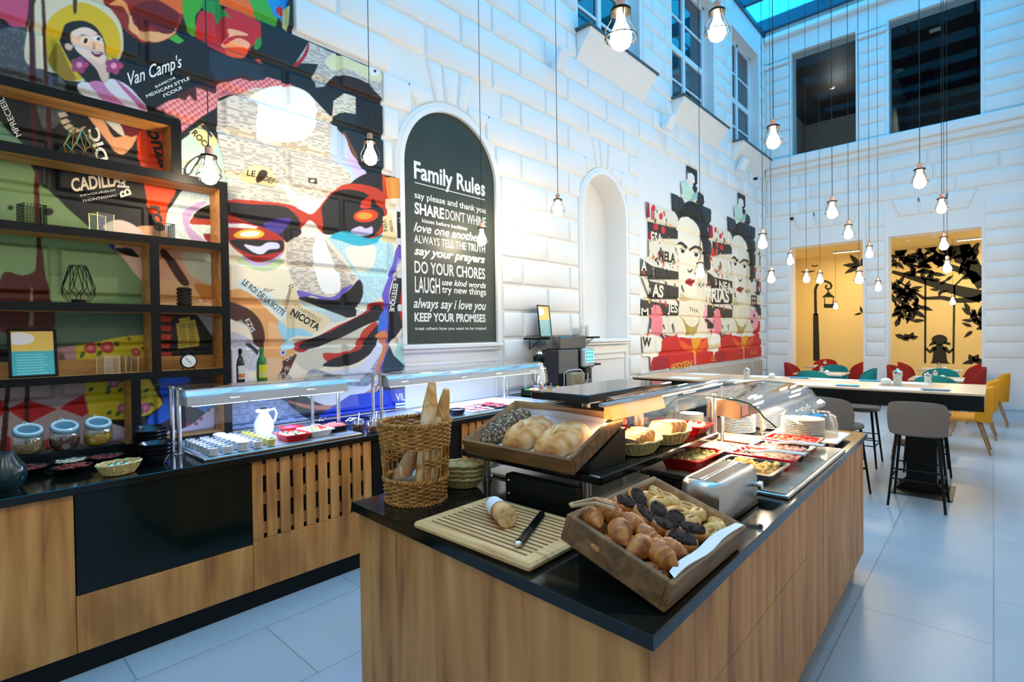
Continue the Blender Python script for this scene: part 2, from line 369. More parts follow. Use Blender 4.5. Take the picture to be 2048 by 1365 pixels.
# ---------------------------------------------------------------- back wall
OPL = [(-3.643, -2.165), (-1.686, -0.17)]; OPU = [(-3.60, -2.28), (-1.67, -0.18)]; ZL = 3.63; ZU0, ZU1 = 5.84, 8.33; YT = 14.5
b = MB(); xs = sorted({-4.5, XR} | {q for o in OPL + OPU for q in o}); zz = [0, ZL, ZU0, ZU1, 9.4]
for i in range(len(xs) - 1):
    for j in range(4):
        xc = (xs[i] + xs[i + 1]) / 2
        if j == 0 and any(o[0] < xc < o[1] for o in OPL): continue
        if j == 2 and any(o[0] < xc < o[1] for o in OPU): continue
        b.box(xs[i], YB, zz[j], xs[i + 1], YT, zz[j + 1])
fb = lambda x, z, d: (x, YB - d, z)
PL = [(-4.19, -3.68), (-2.12, -1.73), (-0.13, XR)]; PU = [(-4.19, -3.64), (-2.24, -1.71), (-0.14, XR)]
def rblock(x0, x1, z0, z1): block(b, [(x0, z0), (x0, z1), (x1, z1), (x1, z0)], fb)
for x0, x1 in PL:
    b.box(x0 - 0.03 if x0 > -4 else x0, YB - 0.045, 0, min(x1 + 0.03, XR), YB, 0.98, b=0.01)
    for k in range(10): rblock(x0, x1, 1.0 + k * PITCH, 1.0 + (k + 1) * PITCH)
for x0, x1 in PU:
    for k in range(7): rblock(x0, x1, 5.86 + k * PITCH, 5.86 + (k + 1) * PITCH)
    b.box(x0 - 0.02, YB - 0.07, 8.10, x1 + 0.02, YB, 8.20, b=0.02); b.box(x0 - 0.02, YB - 0.04, 8.24, x1 + 0.02, YB, 8.30, b=0.01)
for k, jo in enumerate([(-3.45, -2.9, -1.95, -1.2, -0.55), (-3.2, -2.3, -1.6, -0.9, 0.1), (-3.45, -2.6, -1.9, -1.0, -0.3)]):
    js = [-4.19] + list(jo) + [XR]
    for i in range(len(js) - 1): rblock(js[i], js[i + 1], 4.42 + k * PITCH, 4.42 + (k + 1) * PITCH)
for xc in (-2.9, -0.93):
    for q in (-0.72, -0.24, 0.24):
        z0, z1 = 4.02, 4.42; block(b, [(xc + q * 0.8, z0), (xc + q, z1), (xc + q + 0.48, z1), (xc + (q + 0.48) * 0.8, z0)], fb)
b.box(-4.19, YB - 0.16, 5.60, XR, YB, 5.82, b=0.03); b.box(-4.19, YB - 0.09, 5.46, XR, YB, 5.62, b=0.03)
b.box(-4.19, YB - 0.12, 8.75, XR, YB, 8.9, b=0.03)
struct(b, 'wall_back', white)
# alcove behind the lower openings, rooms behind the upper openings
cream = mat('cream_paint', S(232, 206, 140), 0.8, var=0.02, vscale=2)
YA = 17.0
a = MB(); a.box(-4.5, YA, 0, XR + 0.2, YA + 0.2, 3.8); struct(a, 'wall_alcove_back', cream)
a = MB(); a.box(-4.5, YT, 0, -4.27, YA, 3.8); struct(a, 'wall_alcove_left', cream)
a = MB(); a.box(-4.27, YT, 3.66, XR, YA, 3.8); struct(a, 'ceiling_alcove', cream)
a = MB(); a.box(-4.27, YA - 0.025, 0, XR, YA, 0.72); struct(a, 'baseboard_alcove', cream)
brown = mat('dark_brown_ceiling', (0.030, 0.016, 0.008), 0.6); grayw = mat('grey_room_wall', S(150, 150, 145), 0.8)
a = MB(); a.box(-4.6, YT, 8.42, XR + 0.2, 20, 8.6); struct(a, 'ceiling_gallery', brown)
a = MB(); a.box(-4.6, 19.6, 5.4, XR + 0.2, 19.8, 8.45); struct(a, 'wall_gallery_back', grayw)
a = MB(); a.box(-2.2, YT, 5.4, -1.9, 19.6, 8.42); struct(a, 'wall_gallery_middle', grayw)
a = MB(); a.box(-4.8, YT, 5.4, -4.6, 19.6, 8.42); struct(a, 'wall_gallery_left', grayw)
a = MB(); a.box(XR, YT + 2.7, 5.4, XR + 0.2, 19.6, 8.42); struct(a, 'wall_gallery_right', grayw)
a = MB(); a.box(-4.6, YT, 5.2, XR + 0.2, 19.6, 5.4); struct(a, 'floor_gallery', grayw)
gp = glass_mat('gallery_glass', (0.80, 0.86, 0.88), 0.004, fres=0.04)
for i, (x0, x1) in enumerate(OPU):
    p = MB(); p.box(x0, YB + 0.12, ZU0, x1, YB + 0.13, ZU1)
    tag(p.build('window_%d' % (4 + i), gp), ('large dark gallery window on the left of the back wall', 'large dark gallery window on the right of the back wall')[i], kind='structure')

# ---------------------------------------------------------------- glass roof
beam_m = mat('roof_steel', (0.020, 0.10, 0.17), 0.4); rg = glass_mat('roof_glass', (0.80, 0.93, 1.0), 0.03)
r = MB(); r.box(-4.5, YF, 9.32, XR + 0.2, YB + 0.4, 9.34); struct(r, 'ceiling', rg)
r = MB(); y = YB - 0.08; k = 0
while y > YF:
    r.box(-4.45, y - 0.06, 9.02, XR + 0.1, y + 0.06, 9.30); y -= 1.42
for x in (-2.9, -1.6, -0.3): r.box(x - 0.02, YF, 9.26, x + 0.02, YB, 9.31)
r.box(-4.45, YF, 8.94, -4.18, YB, 9.04); struct(r, 'trim_4', beam_m)
# ---------------------------------------------------------------- painted murals on the rusticated blocks
def attr_mat(name, rough=0.6):
    m = bpy.data.materials.new(name); m.use_nodes = True; nt = m.node_tree; b = nt.nodes['Principled BSDF']
    a = nt.nodes.new('ShaderNodeAttribute'); a.attribute_name = 'paint'; nt.links.new(a.outputs['Color'], b.inputs['Base Color']); b.inputs['Roughness'].default_value = rough; return m
def px_of(Y, Z):
    d0, d1, d2 = WX, Y, Z - 1.62
    c = [CR[i][0] * d0 + CR[i][1] * d1 + CR[i][2] * d2 for i in range(3)]
    return 1024 + FPX * c[0] / c[2], 682.5 - FPX * c[1] / c[2]
def smoothp(P, k=5):
    n = len(P); out = []
    for i in range(n):
        p0, p1, p2, p3 = (np.array(P[(i + j) % n], float) for j in (-1, 0, 1, 2))
        for t in np.linspace(0, 1, k, endpoint=False):
            out.append(0.5 * ((2 * p1) + (-p0 + p2) * t + (2 * p0 - 5 * p1 + 4 * p2 - p3) * t ** 2 + (-p0 + 3 * p1 - 3 * p2 + p3) * t ** 3))
    return np.array(out)
def inside(P, X, Y):
    r = np.zeros(X.shape, bool); n = len(P)
    for i in range(n):
        x1, y1 = P[i]; x2, y2 = P[(i + 1) % n]
        if y1 == y2: continue
        c = ((y1 > Y) != (y2 > Y)); r ^= c & (X < (x2 - x1) * (Y - y1) / (y2 - y1) + x1)
    return r
class Canvas:
    def __init__(s, y0, y1, z0, z1, st):
        s.ys = np.arange(y0, y1 + st / 2, st); s.zs = np.arange(z0, z1 + st / 2, st); s.Y, s.Z = np.meshgrid(s.ys, s.zs)
        s.st = st; s.dy = 0.0; s.project(); s.c = np.zeros(s.Y.shape + (3,)); s.keep = np.ones(s.Y.shape, bool)
    def project(s):
        s.sub = [px_of(s.Y - s.dy + a * s.st, s.Z + b * s.st) for a, b in ((-0.30, -0.12), (0.12, -0.30), (0.30, 0.12), (-0.12, 0.30))]; s.X, s.P = s.sub[0]
    def cover(s, P, sm=True):
        P = smoothp(P) if sm else np.array(P, float)
        x0, y0 = P.min(0) - 4; x1, y1 = P.max(0) + 4; bb = (s.X >= x0) & (s.X <= x1) & (s.P >= y0) & (s.P <= y1)
        if not bb.any(): return bb, None
        return bb, sum(inside(P, X[bb], Q[bb]).astype(float) for X, Q in s.sub) / 4
    def mask(s, P, sm=True):
        bb, a = s.cover(P, sm); M = np.zeros(s.X.shape, bool)
        if a is not None: M[bb] = a >= 0.5
        return M
    def poly(s, col, P, sm=True, pat=None):
        M, al = s.cover(P, sm)
        if al is None: return
        c = np.array(S(*col)); old = s.c[M].copy(); s.c[M] = c
        if pat == 'news':
            h = np.sin((np.floor(s.Z[M] / 0.014) * 12.9 + np.floor(s.Y[M] / 0.03) * 78.2)) * 43758.5; h = h - np.floor(h)
            s.c[M] = c * (1 - 0.45 * ((h > 0.45) & ((np.floor(s.Z[M] / 0.007) % 2) == 0)))[:, None]
        elif pat == 'gingham':
            u = np.floor((s.Y[M] + s.Z[M]) / 0.022) % 2; v = np.floor((s.Y[M] - s.Z[M]) / 0.022) % 2
            d = np.array(S(172, 24, 48)); f = ((u + v) / 2)[:, None] * 0.75; s.c[M] = c * (1 - f) + d * f
        elif pat == 'speck':
            h = np.sin(np.floor(s.Y[M] / 0.011) * 12.9 + np.floor(s.Z[M] / 0.011) * 78.2) * 43758.5; h = h - np.floor(h)
            s.c[M] = np.where((h > 0.78)[:, None], np.minimum(c * 1.22 + 0.03, 1), c)
        s.c[M] = old + (s.c[M] - old) * al[:, None]
    def ell(s, col, x, y, rx, ry=None, rot=0.0):
        ry = ry or rx; a = np.arange(16) * 2 * PI / 16; cr, sr = math.cos(rot), math.sin(rot)
        s.poly(col, [(x + rx * math.cos(t) * cr - ry * math.sin(t) * sr, y + rx * math.cos(t) * sr + ry * math.sin(t) * cr) for t in a], False)
    def build(s, name, depth, mats):
        ny, nz = len(s.ys), len(s.zs); D = depth(s.Y, s.Z)
        V = np.stack([WB + D, s.Y, s.Z], -1).reshape(-1, 3); idx = np.arange(ny * nz).reshape(nz, ny)
        Q = np.stack([idx[:-1, :-1], idx[:-1, 1:], idx[1:, 1:], idx[1:, :-1]], -1).reshape(-1, 4)
        k = s.keep; kq = (k[:-1, :-1] & k[:-1, 1:] & k[1:, 1:] & k[1:, :-1]).reshape(-1); Q = Q[kq]
        use = np.zeros(len(V), bool); use[Q.reshape(-1)] = True; new = np.cumsum(use) - 1; V = V[use]; Q = new[Q]
        me = bpy.data.meshes.new(name); me.vertices.add(len(V)); me.vertices.foreach_set('co', V.reshape(-1)); me.loops.add(Q.size); me.loops.foreach_set('vertex_index', Q.reshape(-1).astype(np.int32))
        me.polygons.add(len(Q)); me.polygons.foreach_set('loop_start', np.arange(0, Q.size, 4, dtype=np.int32))
        me.polygons.foreach_set('use_smooth', np.ones(len(Q), bool)); me.update(calc_edges=True); me.validate()
        at = me.attributes.new('paint', 'FLOAT_COLOR', 'POINT'); C4 = np.ones((len(V), 4)); C4[:, :3] = s.c.reshape(-1, 3)[use]; at.data.foreach_set('color', C4.reshape(-1).astype(np.float32))
        me.materials.append(mats); o = bpy.data.objects.new(name, me); COL.objects.link(o); return o
def relief(Y, Z):
    """depth of the block pattern under the paint"""
    k = np.floor((Z - ROW0) / PITCH) + 1; dz = (Z - ROW0) % PITCH; off = np.where(k % 2 == 0, 0, BL / 2); dy = (Y + off) % BL
    e = np.minimum(np.minimum(dz, PITCH - dz), np.minimum(dy, BL - dy)); t = np.clip((e - 0.012) / 0.026, 0, 1)
    d = 0.03 * t * t * (3 - 2 * t); return np.where(Z < ROW0 - 0.3, 0.03, d) + 0.004
ZA = lambda P: [(x * 0.29297, y * 0.29297) for x, y in P]
ZB = lambda P: [(x * 0.29297, 380 + y * 0.29297) for x, y in P]
ZC_ = lambda P: [(x * 0.29297, 700 + y * 0.29297) for x, y in P]
ZD = lambda P: [(400 + x * 0.29297, y * 0.29297) for x, y in P]
ZE = lambda P: [(400 + x * 0.29297, 380 + y * 0.29297) for x, y in P]
c = Canvas(-0.2, 3.03, 0.93, 4.74, 0.0056)
c.poly((16, 20, 24), [(-400, -400), (900, -400), (900, 1000), (-400, 1000)], False)
# --- behind the shelf
c.poly((128, 158, 104), ZB([(-800, -300), (150, -300), (270, -40), (340, 0), (450, 120), (600, 250), (760, 380), (880, 520), (1000, 660), (1010, 1050), (-800, 1060)]), False)
c.poly((150, 176, 118), ZB([(320, 590), (800, 600), (810, 740), (330, 760)]), False)
c.poly((84, 112, 88), ZB([(-800, 850), (1010, 830), (1010, 1010), (780, 1030), (560, 1065), (400, 1085), (-800, 1085)]), False)
c.poly((112, 152, 116), ZA([(-300, 700), (0, 830), (155, 985), (-300, 960)]), False)
c.poly((84, 26, 12), ZB([(10, 585), (150, 585), (230, 560), (245, 500), (250, 330), (235, 200), (235, -100), (268, -100), (272, 230), (285, 350), (310, 580), (345, 720), (352, 960), (-10, 960)]))
c.poly((150, 140, 110), ZB([(212, 660), (226, 690), (226, 930), (198, 930)]), False)
c.ell((30, 22, 18), 21, 416, 6, 5); c.ell((30, 22, 18), 97, 424, 10, 8)
c.poly((226, 176, 140), ZB([(740, 330), (870, 460), (1000, 620), (1090, 800), (1500, 800), (1500, 300), (1100, 250), (950, 250)]))
c.poly((242, 206, 170), ZB([(780, 380), (900, 420), (1010, 560), (1020, 680), (880, 520)]))
c.poly((232, 214, 204), ZB([(705, 250), (780, 208), (880, 225), (1000, 310), (900, 330), (760, 300)]))
c.poly((20, 18, 20), ZB([(790, 395), (900, 400), (950, 460), (880, 450), (810, 420)])); c.poly((52, 62, 140), ZB([(740, 365), (790, 380), (770, 405)]))
c.poly((190, 216, 222), ZB([(1120, 250), (1180, 100), (1330, -80), (1560, -60), (1560, 420), (1250, 400)]), True, 'speck')
c.poly((232, 196, 140), ZB([(1090, 620), (1250, 640), (1450, 700), (1560, 760), (1560, 1000), (1100, 780)])); c.poly((214, 140, 52), ZB([(1330, 640), (1560, 700), (1560, 790), (1400, 760)]))
c.poly((214, 220, 190), ZB([(1250, 430), (1460, 430), (1460, 640), (1320, 600), (1260, 520)]))
c.poly((182, 158, 214), ZB([(1245, 170), (1330, 95), (1410, 85), (1320, 160), (1290, 240), (1400, 350), (1560, 480), (1400, 420), (1280, 310)])); c.poly((164, 48, 26), ZB([(1290, 225), (1400, 120), (1560, 150), (1560, 240), (1400, 240)])); c.poly((26, 22, 22), ZB([(1320, 190), (1400, 110), (1560, 90), (1560, 180), (1440, 200)]))
c.poly((128, 38, 26), ZB([(1390, 300), (1560, 330), (1560, 420), (1440, 380)]))
c.poly((56, 24, 16), ZB([(1095, 415), (1150, 420), (1220, 520), (1290, 640), (1240, 650), (1160, 540)]))
c.poly((20, 16, 14), ZB([(1100, 830), (1470, 860), (1470, 1120), (1110, 1130)]), False)
for i in range(5): c.poly((190, 52, 26), ZB([(1090, 860 + i * 62), (1172, 870 + i * 60), (1160, 905 + i * 60), (1090, 900 + i * 60)]), False)
c.poly((205, 182, 70), ZB([(1200, 915), (1330, 885), (1368, 1065), (1225, 1085)]), False); c.poly((205, 182, 70), ZB([(1220, 880), (1290, 868), (1298, 900), (1225, 912)]), False)
for i in range(9):
    for q in (0, 1): c.poly((96, 84, 30), ZB([(1216 + q * 62 + i * 2, 928 - q * 8 + i * 17), (1262 + q * 62 + i * 2, 918 - q * 8 + i * 17), (1262 + q * 62 + i * 2, 925 - q * 8 + i * 17), (1216 + q * 62 + i * 2, 935 - q * 8 + i * 17)]), False)
c.poly((150, 150, 160), ZB([(1340, 850), (1450, 870), (1450, 1000), (1420, 960)]), False)
c.poly((214, 192, 34), ZB([(520, 1065), (640, 1045), (780, 1012), (900, 995), (1010, 992), (1010, 1230), (520, 1230)]), False); c.poly((194, 146, 146), ZB([(370, 1085), (520, 1062), (520, 1230), (370, 1230)]), False)
for x, y, r in ((622, 1082, 46), (737, 1075, 48), (928, 1110, 34)):
    c.ell((196, 70, 76), *ZB([(x, y)])[0], r * 0.29, r * 0.25); c.ell((224, 130, 110), *ZB([(x, y - 4)])[0], r * 0.13, r * 0.11); c.ell((60, 96, 40), *ZB([(x - 60, y + 45)])[0], 8, 4, -0.9); c.ell((60, 96, 40), *ZB([(x + 62, y - 22)])[0], 7, 4, 0.6)
c.ell((70, 90, 40), *ZB([(880, 1018)])[0], 5, 2.5, 0.5)
# --- below the shelf
c.poly((176, 160, 160), ZC_([(-800, 240), (575, 225), (610, 480), (700, 500), (720, 760), (-800, 760)]), False)
for P in ([(50, 410), (190, 343), (392, 403), (190, 506)], [(403, 400), (577, 306), (603, 432), (560, 458)], [(-160, 400), (0, 330), (50, 410), (-20, 480)], [(0, 620), (60, 590), (110, 640), (60, 700), (-20, 690)], [(270, 640), (340, 600), (420, 660), (330, 700)]): c.poly((176, 16, 24), ZC_(P), False)
for x in (20, 150): c.poly((60, 14, 12), ZC_([(x + 20, 230), (x + 52, 230), (x + 20 if x < 50 else x + 46, 760), (x - 30 if x < 50 else x + 8, 760)]), False)
c.poly((214, 200, 40), ZC_([(575, 225), (860, 205), (880, 472), (612, 485)]), False); c.poly((205, 196, 56), ZC_([(880, 205), (1020, 205), (1112, 368), (1060, 430), (960, 455), (880, 470)]))
c.poly((20, 28, 44), ZC_([(1015, 190), (1600, 170), (1600, 560), (960, 560), (990, 480), (1112, 368)]), False); c.poly((26, 96, 214), ZC_([(1092, 190), (1275, 185), (1290, 235), (1240, 340), (1140, 480), (1000, 505), (1110, 370), (1100, 300)])); c.poly((36, 140, 220), ZC_([(1300, 340), (1440, 330), (1450, 440), (1350, 400)]))
c.poly((206, 200, 226), ZC_([(720, 495), (900, 545), (1100, 560), (1290, 520), (1460, 390), (1460, 520), (1330, 620), (760, 650), (700, 560)]))
for x, y in ((775, 225), (840, 400), (995, 395)): c.ell((196, 92, 140), *ZC_([(x, y)])[0], 12, 10); c.ell((220, 150, 180), *ZC_([(x, y)])[0], 6, 5); c.ell((40, 110, 60), *ZC_([(x - 35, y + 35)])[0], 7, 4, -0.8); c.ell((40, 110, 60), *ZC_([(x + 45, y - 20)])[0], 6, 4, 0.4)
for x, y in ((620, 270), (740, 290), (820, 275), (1000, 280), (745, 430)): c.ell((50, 96, 50), *ZC_([(x, y)])[0], 6, 4, -0.5)
for x, y in ((1280, 510), (1338, 505), (1370, 470), (1420, 410)): c.ell((150, 30, 110), *ZC_([(x, y)])[0], 4, 4)
# --- upper left: girl with a yellow hat, fruit
c.poly((192, 76, 116), ZA([(-300, -300), (230, -300), (200, 0), (180, 150), (160, 195), (80, 170), (0, 110), (-300, 100)]))
c.poly((74, 78, 82), ZA([(-300, 180), (0, 200), (170, 180), (200, 420), (440, 560), (420, 820), (300, 880), (230, 700), (100, 560), (-300, 470)]), True, 'speck')
c.poly((216, 206, 172), ZA([(225, 60), (300, -60), (560, -110), (720, -30), (800, 100), (838, 260), (806, 410), (560, 560), (340, 480), (220, 462), (165, 380), (195, 160)]))
c.poly((214, 178, 14), ZA([(560, 18), (700, 80), (795, 180), (826, 310), (800, 400), (720, 420), (640, 480), (540, 548), (430, 540), (335, 420), (300, 290), (325, 150), (420, 62)]))
c.poly((150, 120, 10), ZA([(335, 420), (430, 540), (520, 545), (480, 470), (400, 300), (360, 330)]))
c.poly((22, 18, 20), ZA([(420, 235), (450, 165), (550, 143), (640, 175), (695, 245), (725, 330), (730, 430), (690, 560), (600, 565), (500, 460), (430, 340), (408, 290)]))
c.poly((236, 208, 190), ZA([(486, 225), (560, 190), (630, 205), (690, 262), (722, 350), (722, 420), (690, 446), (630, 438), (570, 390), (520, 345), (498, 290)]))
c.poly((226, 190, 168), ZA([(590, 395), (690, 440), (722, 420), (742, 530), (700, 560), (660, 480)])); c.ell((222, 178, 152), *ZA([(470, 315)])[0], 8, 9)
for x, y in ((582, 276), (668, 268)): c.ell((244, 240, 236), *ZA([(x, y)])[0], 9, 3.4, 0.2); c.ell((20, 14, 12), *ZA([(x + 4, y)])[0], 4, 3.8)
c.poly((24, 18, 18), ZA([(528, 262), (560, 236), (620, 252), (600, 246), (560, 246)]), False); c.poly((24, 18, 18), ZA([(640, 246), (668, 232), (692, 246), (668, 241)]), False)
c.poly((110, 20, 26), ZA([(622, 352), (700, 346), (706, 366), (672, 394), (640, 382)])); c.poly((240, 236, 232), ZA([(632, 356), (696, 352), (690, 366), (650, 370)]), False); c.poly((196, 150, 130), ZA([(640, 280), (662, 325), (636, 330)]), False)
for x, y in ((540, 445), (775, 452)):
    for t in range(5): c.ell((186 - 14 * t, 62, 108), *ZA([(x + 34 * math.cos(t * 1.26), y + 32 * math.sin(t * 1.26))])[0], 9, 7, t)
    c.ell((236, 150, 180), *ZA([(x, y)])[0], 6)
c.poly((228, 222, 226), ZA([(528, 600), (560, 560), (660, 580), (720, 560), (760, 540), (860, 580), (940, 660), (1010, 760), (900, 780), (700, 720), (600, 660)]))
c.poly((206, 124, 172), ZA([(608, 575), (690, 560), (760, 640), (900, 745), (980, 850), (880, 800), (720, 690)])); c.poly((190, 96, 150), ZA([(786, 545), (860, 600), (1000, 735), (960, 735), (870, 650)]))
c.poly((236, 170, 124), ZA([(600, 790), (700, 820), (760, 920), (800, 940), (930, 915), (900, 1000), (840, 1050), (770, 1010), (680, 900)])); c.poly((110, 14, 28), ZA([(800, 800), (900, 830), (1010, 860), (920, 930), (860, 920)])); c.poly((226, 222, 206), ZA([(700, 800), (800, 830), (850, 930), (790, 900)]))
c.poly((66, 14, 18), ZA([(195, -100), (230, -100), (245, 500), (255, 1010), (215, 1010), (200, 500)]), False); c.poly((66, 14, 18), ZA([(275, -100), (300, -100), (330, 500), (360, 1010), (325, 1010), (305, 560)]), False); c.poly((60, 30, 20), ZA([(497, -60), (525, -60), (522, 80), (500, 85)]))
for i in range(9): c.poly((206, 190, 160), ZA([(360 + 38 * math.cos(1.1 + i * 0.32) * 3 + 150, 790 + 60 * math.sin(1.1 + i * 0.32) * 3 - 60), (395 + 150 + 30 * math.cos(1.1 + i * 0.32) * 3, 790 + 50 * math.sin(1.1 + i * 0.32) * 3 - 60), (380 + 150 + 30 * math.cos(1.3 + i * 0.32) * 3, 790 + 50 * math.sin(1.3 + i * 0.32) * 3 - 60), (355 + 150 + 38 * math.cos(1.3 + i * 0.32) * 3, 790 + 60 * math.sin(1.3 + i * 0.32) * 3 - 60)]), False)
c.poly((146, 34, 16), ZA([(710, 0), (760, -80), (1250, -80), (1262, 60), (1225, 170), (1180, 250), (1060, 296), (940, 270), (850, 205), (790, 110)]))
c.poly((240, 172, 112), ZA([(750, 20), (850, 40), (880, 130), (880, 200), (940, 246), (1060, 290), (1180, 240), (1206, 180), (1110, 222), (960, 200), (905, 140), (880, 50), (820, 0)])); c.poly((106, 12, 8), ZA([(915, 45), (1020, 10), (1130, 30), (1215, 100), (1190, 215), (1110, 232), (1020, 180), (950, 192), (905, 150)])); c.poly((232, 104, 34), ZA([(960, -60), (1180, -60), (1250, 30), (1245, 100), (1160, 50), (1060, -10)]))
c.poly((66, 168, 40), ZA([(1255, -40), (1400, -20), (1370, 60), (1330, 120), (1340, 240), (1290, 210), (1250, 110)])); c.poly((70, 170, 50), ZA([(1150, 265), (1200, 235), (1255, 280), (1220, 302), (1190, 290)]), False)
c.poly((236, 112, 52), ZA([(1420, -60), (1740, -60), (1775, 50), (1750, 125), (1640, 75), (1500, 20)])); c.poly((196, 34, 42), ZA([(1365, 80), (1470, 95), (1560, 55), (1690, 105), (1778, 165), (1782, 250), (1720, 320), (1660, 395), (1560, 385), (1400, 300), (1335, 220)]))
c.poly((255, 176, 128), ZA([(1555, 200), (1650, 218), (1692, 245), (1600, 246), (1532, 275), (1545, 298), (1625, 262), (1702, 298), (1690, 335), (1640, 345), (1520, 310), (1560, 250)])); c.poly((236, 84, 40), ZA([(1550, 318), (1660, 325), (1695, 350), (1655, 398), (1550, 378)]))
c.poly((36, 140, 60), ZA([(1365, 40), (1400, -20), (1500, -20), (1520, 60), (1582, 132), (1525, 105), (1482, 165), (1455, 95), (1400, 80)]), False); c.poly((60, 170, 60), ZA([(1690, -40), (1800, -20), (1870, 70), (1892, 172), (1820, 182), (1755, 120)]))
c.poly((24, 142, 214), ZA([(1800, -60), (1970, -60), (1945, 145), (1870, 112), (1840, 50)]), False); c.ell((190, 36, 56), *ZA([(1915, 75)])[0], 10)
c.poly((196, 196, 120), ZA([(1940, 60), (1975, 40), (1965, 210), (1935, 180)]), False)
c.poly((26, 48, 62), ZA([(1425, 345), (1940, 510), (1960, 560), (1480, 570), (1430, 470)]), False); c.poly((66, 22, 24), ZA([(1210, 660), (1330, 590), (1480, 550), (1700, 520), (1700, 590), (1480, 620), (1300, 730)]))
for x, y, w_, h_, cc in ((1855, 240, 12, 20, (226, 196, 30)), (1760, 300, 14, 26, (50, 140, 50)), (1945, 350, 16, 12, (236, 180, 60)), (1870, 378, 9, 9, (210, 60, 90)), (1775, 415, 18, 10, (240, 90, 40)), (1935, 430, 12, 22, (226, 210, 40)), (1840, 440, 10, 16, (150, 190, 40))): c.ell(cc, *ZA([(x, y)])[0], w_ * 0.5, h_ * 0.5, 0.4)
for P in ([(1780, 290), (1850, 310), (1880, 305), (1885, 320), (1840, 325)], [(1850, 250), (1880, 300), (1865, 310)], [(1830, 455), (1850, 400), (1930, 400), (1940, 420), (1865, 415)]): c.poly((140, 190, 40), ZA(P), False)
c.poly((238, 160, 160), ZA([(1060, 742), (1150, 690), (1220, 672), (1262, 690), (1290, 648), (1325, 690), (1342, 692), (1338, 598), (1400, 622), (1470, 642), (1490, 570), (1560, 560), (1640, 536), (1700, 556), (1800, 548), (1830, 518), (1900, 530), (1950, 562), (1960, 570), (2060, 590), (2060, 640), (1750, 612), (1500, 662), (1470, 742), (1372, 800), (1240, 905), (1230, 800)]), False, 'gingham')
c.poly((186, 212, 198), ZA([(1238, 960), (1380, 850), (1490, 980), (1560, 1250), (1230, 1290)]), False); c.poly((30, 30, 30), ZA([(1250, 1170), (1290, 1100), (1360, 1060), (1372, 1080), (1300, 1190), (1255, 1195)])); c.poly((220, 226, 220), ZA([(1268, 1172), (1300, 1110), (1352, 1078), (1296, 1178)]))
c.poly((236, 216, 150), ZA([(1290, 905), (1390, 838), (1485, 965), (1440, 1035), (1372, 1000)]), False); c.poly((26, 24, 22), ZA([(1372, 846), (1400, 850), (1450, 930), (1440, 945)]), False)
c.poly((236, 72, 16), ZA([(985, 870), (1130, 882), (1135, 1165), (1200, 1290), (1150, 1400), (1120, 1560), (1060, 1500), (1010, 1400), (960, 1130), (935, 960)])); 
# --- newspaper, head, sunglasses
c.poly((226, 216, 200), ZD([(120, 690), (380, 600), (760, 640), (900, 800), (1010, 960), (1130, 1180), (1060, 1380), (190, 1400), (190, 1230), (120, 950)]), False, 'news')
c.poly((246, 238, 222), ZD([(190, 1230), (620, 1260), (700, 1400), (190, 1400)]), False)
c.poly((14, 30, 38), ZD([(410, 130), (600, 210), (742, 288), (660, 420), (806, 440), (780, 560), (900, 640), (890, 800), (740, 640), (600, 570), (430, 520)]), False)
c.poly((200, 200, 192), ZD([(742, 288), (900, 360), (1245, 500), (1245, 700), (1150, 570), (930, 515), (860, 590), (790, 600), (770, 520), (806, 440), (650, 430)]), False, 'news'); c.poly((224, 222, 178), ZD([(852, 420), (930, 368), (1100, 440), (1245, 500), (1220, 560), (1120, 530), (1000, 470), (900, 480)]))
c.poly((40, 22, 20), ZD([(855, 590), (920, 518), (1010, 520), (1120, 560), (1245, 680), (1240, 705), (1060, 655), (870, 610)])); c.poly((168, 26, 46), ZD([(640, 440), (700, 380), (740, 288), (735, 360), (690, 430), (655, 455)])); c.ell((240, 240, 244), *ZD([(1190, 480)])[0], 12, 12); c.ell((90, 14, 40), *ZD([(1192, 487)])[0], 3)
c.poly((22, 34, 42), ZD([(900, 640), (980, 600), (1060, 655), (960, 640), (920, 700), (905, 800)])); c.poly((224, 220, 200), ZD([(910, 690), (980, 640), (1060, 656), (1060, 790), (960, 770), (900, 800)]), False, 'news')
c.poly((20, 36, 44), ZD([(895, 830), (980, 768), (1062, 780), (1062, 900), (1242, 960), (1242, 1170), (1120, 1150), (1020, 1040), (955, 890)]), False); c.poly((120, 70, 40), ZD([(960, 890), (985, 900), (1080, 1080), (1060, 1090)]), False)
c.poly((250, 249, 243), ZD([(330, 672), (450, 602), (600, 588), (720, 626), (790, 720), (792, 840), (740, 930), (660, 965), (400, 950), (392, 720)]))
c.poly((186, 206, 228), ZD([(900, 880), (950, 880), (1000, 960), (1030, 1060), (1132, 1180), (1062, 1262), (1000, 1160), (890, 1060)])); c.poly((206, 190, 232), ZD([(1010, 1000), (1040, 1060), (1132, 1180), (1080, 1240), (1020, 1120)]))
c.poly((28, 30, 34), ZD([(1000, 1290), (1100, 1200), (1242, 1180), (1262, 1400), (1000, 1420)])); c.poly((238, 156, 66), ZD([(1242, 1198), (1400, 1230), (1400, 1420), (1330, 1420), (1270, 1380)]), False); c.poly((214, 60, 26), ZD([(1242, 1198), (1270, 1210), (1300, 1400), (1340, 1430), (1265, 1430)]))
c.poly((242, 222, 164), ZD([(285, 1240), (300, 1170), (370, 1135), (440, 1140), (500, 1190), (520, 1285), (400, 1275), (300, 1262)])); c.poly((64, 34, 22), ZD([(388, 1215), (400, 1175), (430, 1160), (460, 1180), (440, 1225), (400, 1245)]))
c.poly((20, 20, 20), ZD([(736, 1214), (796, 1220), (796, 1258), (738, 1250)]), False); c.ell((210, 206, 196), *ZD([(765, 1236)])[0], 5, 3)
